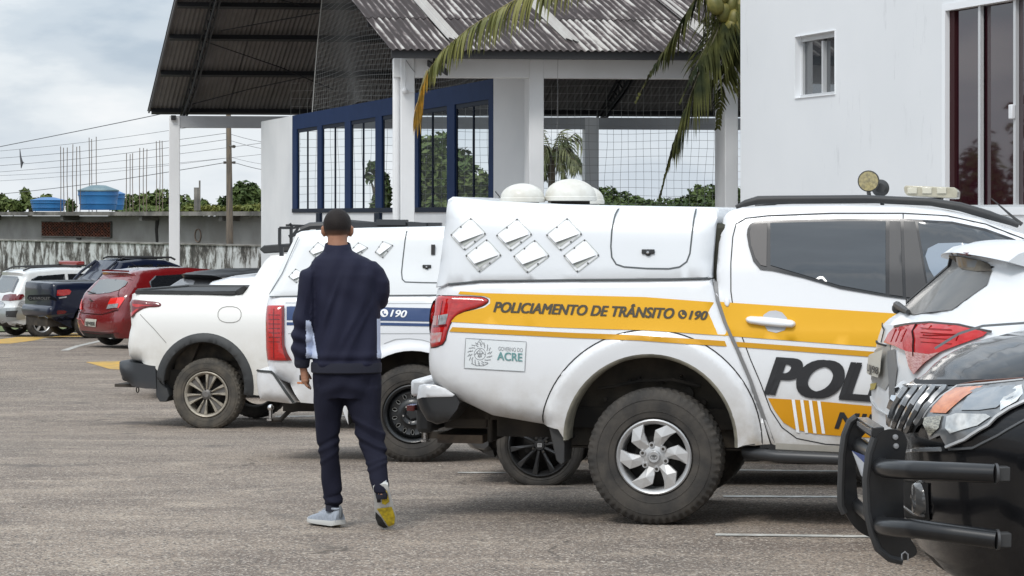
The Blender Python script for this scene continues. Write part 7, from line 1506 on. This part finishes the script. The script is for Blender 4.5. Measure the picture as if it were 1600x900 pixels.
def blend(g, name, m, voxel=.008, smooth=6, parent=None, fn=None, mf=None, **kw):
    o = g.build('tmp', m if not isinstance(m, (list,tuple)) else m[0], None, smooth=0); r = o.modifiers.new('r', 'REMESH'); r.mode = 'VOXEL'; r.voxel_size = voxel
    s_ = o.modifiers.new('s', 'SMOOTH'); s_.iterations = smooth; s_.factor = .5; dg = bpy.context.evaluated_depsgraph_get(); dg.update(); me = bpy.data.meshes.new_from_object(o.evaluated_get(dg)); bpy.data.objects.remove(o)
    me.name = name; me.materials.clear()
    for mm in (m if isinstance(m, (list,tuple)) else [m]): me.materials.append(mm)
    if fn:
        n = len(me.vertices); co = np.zeros(n*3); me.vertices.foreach_get('co', co); co = co.reshape(-1,3); nr = np.array([tuple(v.normal) for v in me.vertices]); d = fn(co); co = co+nr*d[:,None]; me.vertices.foreach_set('co', co.ravel()); me.update()
    if mf:
        cen = np.zeros(len(me.polygons)*3); me.polygons.foreach_get('center', cen); cen = cen.reshape(-1,3); nn_ = np.zeros(len(me.polygons)*3); me.polygons.foreach_get('normal', nn_); me.polygons.foreach_set('material_index', mf(cen, nn_.reshape(-1,3)).astype(np.int32))
    me.shade_smooth(); o = bpy.data.objects.new(name, me); C.objects.link(o); o.parent = parent or M_; tag(o, **kw); return o
navyc = mat('navy_cloth', (.0115,.0125,.030), .75, bump=.25, bscale=420, spec=.25, var=.35, vscale=3, col2=(.015,.017,.040)); navyt = mat('navy_trouser', (.0095,.010,.021), .85, bump=.25, bscale=420, spec=.2); pale = mat('pale_panel', (.52,.58,.74), .7); cuffm = mat('cuff_rib', (.012,.013,.024), .9)
skin = mat('skin', (.34,.17,.105), .5, var=.4, vscale=25, col2=(.24,.11,.065), spec=.35); hairm = mat('hair', (.012,.009,.008), .75, var=1, vscale=60, col2=(.035,.024,.018), bump=.6, bscale=220)
# trousers
g = MB()
loft(g, [(542,572,.01,.19,.115),(542,588,.01,.198,.125),(542,606,.01,.198,.13),(543,622,.01,.19,.125)], 28)
loft(g, [(516,604,.01,.10,.11),(513,628,.015,.094,.10),(512,657,.02,.074,.085),(512,690,.02,.067,.075),(515,720,.015,.060,.068),(517,745,.01,.058,.062),(520,765,.01,.058,.062),(520,778,.01,.055,.058),(519,790,.01,.042,.048)])
loft(g, [(566,604,.01,.112,.11),(568,630,.0,.105,.10),(573,655,-.02,.088,.09),(580,682,-.05,.083,.082),(586,702,-.09,.072,.072),(590,722,-.15,.062,.066),(595,742,-.205,.058,.062),(599,752,-.23,.054,.056),(600,762,-.25,.040,.046)])
def fold(c, z0, s, amp, fx=0, w=1.0): return amp*np.exp(-((c[:,2]-z0-fx*c[:,0])/s)**2)
def tf(c):
    x, y, z = c.T; ph = np.sin(3*x+2.2*y); L = x < -.01+0*z
    d = .0035*np.sin(26*z+14*x+5*ph)*np.clip((.55-z)/.2, 0, 1)+.003*np.sin(34*x-17*z+4*ph)
    for z0, s_, a, fx in ((.16,.010,.008,.3),(.19,.010,-.006,.3),(.13,.012,.010,-.2),(.50,.012,.005,.5),(.53,.012,-.006,.5),(.46,.014,.005,.7)): d += np.where(x < .02, fold(c, z0, s_, a, fx), 0)
    for z0, s_, a, fx in ((.56,.012,.008,-.5),(.60,.014,-.007,-.5),(.64,.012,.007,-.5),(.52,.012,-.006,-.4),(.33,.012,.006,.3),(.28,.012,.007,.4)): d += np.where(x > .04, fold(c, z0, s_, a, fx), 0)
    d += np.where((abs(x-.0) < .15), .008*np.sin(40*(z+.6*abs(x)))*np.exp(-((z-.80)/.05)**2), 0); return d
blend(g, 'trousers', navyt, .0075, 5, fn=lambda c: 1.1*tf(c)-.003)
# jacket
g = MB()
loft(g, [(528,384,.015,.066,.072),(528,391,.012,.078,.080),(530,397,.01,.110,.090),(533,404,.008,.155,.105),(537,414,.006,.192,.116),(540,430,.005,.208,.128),(541,450,.005,.202,.132),(542,480,.005,.192,.130),(543,510,.005,.188,.128),(542,540,.005,.192,.128),(541,562,.005,.198,.130),(541,572,.005,.196,.128)], 30)
loft(g, [(496,412,.0,.040,.055),(489,424,.0,.064,.070),(482,445,-.005,.066,.07),(478,480,-.01,.062,.066),(474,510,-.01,.061,.064),(472,532,-.005,.060,.062),(471,548,.0,.054,.056),(471,560,.005,.046,.050),(472,571,.01,.038,.042)])
loft(g, [(576,408,.0,.040,.055),(583,420,.0,.060,.068),(592,440,.0,.062,.068),(594,458,.01,.056,.066),(592,470,.03,.052,.068),(590,480,.045,.042,.055)])
g.tube([(mx(592), .04, mz(470)), (mx(586), .16, mz(466)), (mx(574), .27, mz(458))], [.055,.050,.040], 14)
def jf(c):
    x, y, z = c.T; ph = np.sin(5*z+2*x); back = np.clip((-y-.02)/.06, 0, 1)
    torso = np.abs(x-.0) < .19
    d = back*(.0075*np.sin(24*x+15*z+3*np.sin(9*z))*np.clip((1.42-z)/.3, 0, 1)+.0048*np.sin(52*x-23*z+2*ph))
    d += back*(.009*np.exp(-((x+.12-.35*(z-1.15))/.014)**2)*np.exp(-((z-1.25)/.16)**2)-.008*np.exp(-((x+.09-.35*(z-1.15))/.016)**2)*np.exp(-((z-1.22)/.16)**2))
    d += back*(.007*np.exp(-((x-.04-.5*(z-1.15))/.018)**2)*np.exp(-((z-1.12)/.13)**2)+.006*np.exp(-((x-.10-.5*(z-1.15))/.016)**2)*np.exp(-((z-1.15)/.14)**2))
    arm = x < -.19; d += np.where(arm, .0075*np.sin(46*z+20*x+3*np.sin(12*z)), 0)
    d += .005*np.exp(-((z-.975)/.02)**2)-.006*np.exp(-((z-.945)/.010)**2)*(np.abs(x) < .2)
    for z0 in (1.585,1.60): d += .0*z
    return d
def jm(c, n):
    x, y, z = c.T; left = (x < -.13) & (x > -.215+.05*(z-.95)) & (z > .955) & (z < 1.20) & (x < -.165+.16*(z-.955)+.0) & (y < .06)
    left2 = (z > .955) & (z < 1.17) & (x < -.155-.0*(z) ) & (x > -.222) & (y < .05) & (y > -.13) & (x < -.152-.20*(z-.955))
    right = (z > .96) & (z < 1.18) & (x > .183) & (x < .215) & (y < .08); cuff = (x < -.2) & (z < .945+.0)
    return np.where(left2 | right, 1, np.where(cuff, 2, 0))
jk = blend(g, 'jacket', [navyc, pale, cuffm], .0075, 4, fn=jf, mf=jm)
g = MB(); n = 26
for (yy, rx, ry) in ((397,.092,.088),(389,.079,.080),(381,.072,.075),(380,.067,.070),(393,.068,.070)):
    for j in range(n): a = 2*math.pi*j/n; g.v.append((mx(527.5)+rx*math.cos(a), .012+ry*math.sin(a), mz(yy)+(.012*math.sin(a) if yy < 392 else 0)))
for i in range(4):
    for j in range(n): g.f.append((i*n+j, i*n+(j+1)%n, (i+1)*n+(j+1)%n, (i+1)*n+j)); g.m.append(0)
g.build('collar', navyc, jk, smooth=60)
g = MB(); loft(g, [(541,566,.005,.200,.132),(541,570,.005,.203,.135),(541,581,.005,.202,.134),(541,583,.005,.192,.124)], 30); g.build('hem_band', cuffm, jk, smooth=50)
g = MB(); loft(g, [(472,562,.008,.046,.050),(472,565,.01,.044,.047),(472,573,.01,.040,.043),(472,575,.01,.034,.037)], 18); g.build('cuff', cuffm, jk, smooth=50)
# body: one continuous skin surface (head, neck, trunk, arms, hands, legs)
g = MB(); HX, HY = 526.5, .035
def hb(x, y, d, rx, ry, rz, n=18): g.ball((mx(x), d, mz(y)), 1, n, sc=(rx, ry, rz))
hb(HX,351,HY,.078,.096,.088); hb(HX,358,HY+.02,.070,.085,.085); hb(HX,370,HY+.055,.052,.05,.055); hb(HX,378,HY+.085,.030,.025,.022)
hb(HX,358,HY+.10,.026,.02,.02); g.tube([(mx(HX),HY+.105,mz(352)),(mx(HX),HY+.128,mz(361))], [.009,.015], 8)       # brow, nose
hb(HX,370,HY+.098,.024,.012,.007); hb(HX,373,HY+.095,.020,.012,.008)                                              # lips
loft(g, [(527,360,.02,.058,.06),(527,375,.015,.056,.058),(528,388,.01,.060,.062),(530,400,.01,.10,.07)], 18)
for sx in (-1, 1):
    ex = mx(HX)+sx*.074; g.tube([(ex, HY+.0, mz(362)+.030), (ex+sx*.009, HY-.008, mz(362)+.022), (ex+sx*.010, HY-.006, mz(362)-.006), (ex-sx*.002, HY+.004, mz(362)-.028)], [.010,.012,.011,.008], 8); g.ball((ex, HY+.004, mz(362)), 1, 10, sc=(.010,.018,.026))
loft(g, [(532,404,.01,.08,.06),(538,424,.01,.12,.08),(541,470,.01,.15,.10),(541,540,.01,.15,.10),(541,600,.01,.15,.10)], 20)
loft(g, [(494,428,0,.030,.03),(478,480,-.01,.042,.042),(472,545,.0,.034,.036),(472,575,.01,.026,.030)], 12); loft(g, [(583,428,0,.030,.03),(592,472,.04,.038,.042)], 12)
g.tube([(mx(590),.05,mz(470)),(mx(583),.18,mz(464)),(mx(568),.30,mz(456))], [.038,.036,.028], 12)
loft(g, [(515,600,.01,.08,.08),(512,690,.02,.05,.055),(518,760,.01,.038,.042),(518,795,.01,.034,.036)], 14); loft(g, [(567,600,.0,.085,.08),(581,682,-.05,.055,.055),(598,752,-.23,.036,.038),(600,765,-.255,.032,.034)], 14)
# left hand, relaxed, palm towards the thigh
def hand(g, w, dirs, across, thick, sc=1.0, curl=.35):
    """w wrist point, dirs = pointing direction, across = index-side direction, thick = back of hand normal"""
    w = Vector(w); d = Vector(dirs).normalized(); a = Vector(across).normalized(); t = Vector(thick).normalized()
    for k in range(5):
        u = k/4; c = w+d*(.085*u*sc); ww = (.026+.014*u)*sc; g.ball(tuple(c), 1, 12, sc=(abs(a.x)*ww+abs(t.x)*.015+abs(d.x)*.02, abs(a.y)*ww+abs(t.y)*.015+abs(d.y)*.02, abs(a.z)*ww+abs(t.z)*.015+abs(d.z)*.02))
    for i, (o, L_) in enumerate(((.031,.070),(.011,.078),(-.010,.073),(-.029,.058))):
        p = w+d*.085*sc+a*o*sc; dd = d.copy(); P = [tuple(p)]; cu = curl*(1+.25*i)
        for L2 in (.46,.30,.24): dd = (dd-t*cu*.55).normalized(); p = p+dd*L_*L2*sc; P.append(tuple(p))
        g.tube(P, [.0090,.0085,.0078,.0062], 8)
    p = w+d*.022*sc+a*.028*sc; P = [tuple(p)]; dd = (d*.7+a*.65-t*.25).normalized()
    for L_ in (.032,.028,.022): p = p+dd*L_*sc; P.append(tuple(p)); dd = (dd+d*.35-a*.12-t*.1).normalized()
    g.tube(P, [.012,.011,.0095,.007], 8)
hand(g, (mx(474), .012, mz(577)), (.16,.06,-1), (.25,.95,.1), (-.95,.25,0), .78)
hand(g, (mx(566), .31, mz(455)), (-.8,.45,.15), (.1,.1,.95), (.2,.9,0), .9, curl=.5)
body = blend(g, 'body', skin, .0052, 3)
# eyes and brows
for sx in (-1, 1):
    g = MB(); g.ball((mx(HX)+sx*.031, HY+.092, mz(352)), .012, 10); g.build('eye', mat('eye_white', (.7,.68,.65), .2), body); g = MB(); g.tube([(mx(HX)+sx*.015,HY+.112,mz(347)),(mx(HX)+sx*.032,HY+.110,mz(345.5)),(mx(HX)+sx*.048,HY+.098,mz(348))], .004, 5); g.build('eyebrow', hairm, body)
# hair cap with a short faded nape
g = MB(); n, k = 40, 24
for i in range(k+1):
    t_ = i/k*math.pi*.69
    for j in range(n):
        a = 2*math.pi*j/n; front = math.sin(a); tt = t_*(1 if front < .15 else 1-.30*min(1,(front-.15)/.5)); rr = 1+.018*noise.noise(Vector((5*math.cos(a), 5*math.sin(a), 4*t_)))+.006*noise.noise(Vector((22*math.cos(a), 22*math.sin(a), 20*t_)))
        g.v.append((mx(HX)+.0805*math.sin(tt)*math.cos(a)*rr, HY+.099*math.sin(tt)*math.sin(a)*rr, mz(351)+.001+.0915*math.cos(tt)*rr*(1 if tt < 1.57 else 1.12)))
for i in range(k):
    for j in range(n): g.f.append((i*n+j, i*n+(j+1)%n, (i+1)*n+(j+1)%n, (i+1)*n+j)); g.m.append(0)
fade = bpy.data.materials.new('hair_fade'); fade.use_nodes = True; t = fade.node_tree; b_ = t.nodes['Principled BSDF']; tx_ = t.nodes.new('ShaderNodeTexCoord'); sp_ = t.nodes.new('ShaderNodeSeparateXYZ'); t.links.new(tx_.outputs['Object'], sp_.inputs[0])
nz_ = t.nodes.new('ShaderNodeTexNoise'); nz_.inputs['Scale'].default_value = 90; t.links.new(tx_.outputs['Object'], nz_.inputs[0]); mr_ = t.nodes.new('ShaderNodeMapRange'); mr_.inputs[1].default_value = mz(371); mr_.inputs[2].default_value = mz(358); t.links.new(sp_.outputs[2], mr_.inputs[0])
mm_ = t.nodes.new('ShaderNodeMix'); mm_.data_type = 'RGBA'; mm_.inputs[6].default_value = (.17,.085,.052,1); mm_.inputs[7].default_value = (.014,.010,.009,1); t.links.new(mr_.outputs[0], mm_.inputs[0]); t.links.new(mm_.outputs[2], b_.inputs['Base Color']); b_.inputs['Roughness'].default_value = .7; b_.inputs['Specular IOR Level'].default_value = .25
bp_2 = t.nodes.new('ShaderNodeBump'); bp_2.inputs['Strength'].default_value = .5; bp_2.inputs['Distance'].default_value = .004; t.links.new(nz_.outputs[0], bp_2.inputs['Height']); t.links.new(bp_2.outputs[0], b_.inputs['Normal'])
g.build('hair', fade, body, smooth=180)
# shoes
shoeg = mat('shoe_mesh', (.30,.33,.38), .8, var=.8, vscale=60, col2=(.22,.24,.27)); solew = mat('sole_white', (.50,.50,.48), .6, var=.6, vscale=30, col2=(.50,.50,.48)); soley = mat('sole_yellow', (.62,.46,.02), .6, var=.9, vscale=50, col2=(.35,.26,.02)); soleb = mat('sole_black', (.02,.02,.02), .7); heelg = mat('heel_tab', (.10,.11,.12), .6)
def shoe(Mx, label=None):
    Lf = .30
    def wd(t): return .042+.016*math.sin(min(1,t*1.25)*math.pi*.5)**2 if t < .8 else .058*math.sqrt(max(.02, 1-((t-.8)/.2)**2))
    g = MB(); n = 18; sh_ = []
    T_ = [0,.03,.1,.2,.35,.5,.65,.75,.85,.93,.98,1]
    # sole
    for t in T_:
        w = wd(t)*(1 if t > .03 else .7+.3*t/.03); zt = .022+.010*(1-t); z0 = .004+.018*max(0,(t-.78)/.22)**2+.008*max(0,(.08-t)/.08)
        sh_.append([(t*Lf, -w, z0), (t*Lf, w, z0), (t*Lf, w*1.03, zt*.6), (t*Lf, w*.96, zt+z0*.6), (t*Lf, -w*.96, zt+z0*.6), (t*Lf, -w*1.03, zt*.6)])
    for i, r in enumerate(sh_):
        g.v += [tuple(Mx @ Vector(p)) for p in r]
        if i:
            for q in range(6): g.f.append(((i-1)*6+q, i*6+q, i*6+(q+1)%6, (i-1)*6+(q+1)%6)); g.m.append(0)
    g.f += [tuple(range(6)), tuple(range(66, 72))]; g.m += [0, 0]; s_ = g.build('shoe', solew, M_, smooth=50)
    if label: s_['label'] = label
    g = MB(); prof = {0:.085,.03:.098,.1:.102,.2:.098,.35:.100,.5:.088,.65:.068,.75:.058,.85:.050,.93:.042,.98:.032,1:.024}
    for i, t in enumerate(T_):
        w = wd(t)*(.80 if t <= .03 else .93); h = prof[t]
        for j in range(n):
            a = math.pi*(-.08+1.16*j/(n-1)); sx = math.cos(a); sz = max(0, math.sin(a)); ww = w*(1-(.30 if t < .5 else .12)*sz**3); p = Vector((t*Lf*(.985)+.002, ww*sx, .026+(h-.026)*sz**.8)); g.v.append(tuple(Mx @ p))
        if i:
            for j in range(n-1): g.f.append(((i-1)*n+j, i*n+j, i*n+j+1, (i-1)*n+j+1)); g.m.append(0)
    g.f += [tuple(range(n))]; g.m.append(0); g.build('upper', shoeg, s_, smooth=60)
    for nm, pts, m in (('heel_tread', [(.02,-.004),(.04,-.034),(.11,-.038),(.13,-.012),(.12,.006)], soley), ('heel_tread', [(.02,.004),(.05,.030),(.11,.032),(.11,.012)], soleb), ('toe_tread', [(.150,.040),(.145,-.046),(.21,-.056),(.262,-.044),(.280,-.010),(.24,.004),(.20,.020)], soley), ('toe_tread', [(.170,.050),(.21,.022),(.245,.010),(.284,-.004),(.288,.020),(.26,.046),(.21,.056)], soleb)):
        g = MB()
        def zb(x): t = x/Lf; return .004+.018*max(0,(t-.78)/.22)**2+.008*max(0,(.08-t)/.08)
        v, f = tri_fill(pts, [], step=.012, rings=()); nf = len(v)
        g.v = [tuple(Mx @ Vector((a, b, zb(a)-.0045+.0015*math.sin(a*420)*math.cos(b*380)))) for a, b in v]+[tuple(Mx @ Vector((a, b, zb(a)+.004))) for a, b in v]; g.f = [tuple(q) for q in f]+[tuple(nf+i for i in q) for q in f]; g.m = [0]*len(g.f); g.build(nm, m, s_, smooth=0)
    g = MB(); 
    for k in range(4): g.beam(Mx @ Vector((.125+.022*k, -.020, .103-.011*k)), Mx @ Vector((.125+.022*k, .020, .103-.011*k)), .005, .004)
    g.build('laces', mat('lace', (.55,.57,.60), .8), s_, kind='stuff')
    g = MB(); g.tube([Mx @ Vector((-.001,0,.055)), Mx @ Vector((-.006,0,.098)), Mx @ Vector((.006,0,.118))], [.012,.010,.006], 6); g.build('heel_tab', heelg, s_); g = MB(); loc_ = [Mx @ Vector((.045+.034*math.cos(a), .026*math.sin(a), .100)) for a in np.linspace(0, 6.283, 13)[:-1]]; g.tube(loc_, .008, 6, closed=True); g.build('ankle_collar', shoeg, s_); return s_
# left foot flat, toe pointing away to the left
hl_ = Vector((mx(533), -.055, 0)); dr = Vector((-.175,.225,0)).normalized(); yv = Vector((-dr.y, dr.x, 0)); Ml = Matrix((( dr.x,yv.x,0,hl_.x),(dr.y,yv.y,0,hl_.y),(0,0,1,.0),(0,0,0,1))); shoe(Ml, 'left shoe flat on the ground')
# right foot toe down, sole to the camera
toe = Vector((mx(607), -.165, .004)); heel = Vector((mx(598), -.285, mz(751))); dr = (toe-heel).normalized(); up_ = Vector((.05,.95,.35)); yv = up_.cross(dr).normalized(); zv = dr.cross(yv).normalized(); heel = toe-dr*.285
Mr = Matrix(((dr.x,yv.x,zv.x,heel.x),(dr.y,yv.y,zv.y,heel.y),(dr.z,yv.z,zv.z,heel.z),(0,0,0,1))); shoe(Mr, 'right shoe with heel raised showing yellow and black tread')
for ring, in (([(600,752,-.235,.040,.042),(600,766,-.25,.036,.038),(600,772,-.25,.03,.03)],),): g = MB(); loft(g, ring, 14); g.build('sock', cuffm, body)
g = MB(); loft(g, [(519,782,.01,.040,.044),(519,798,.0,.038,.042)], 14); g.build('sock', cuffm, body)
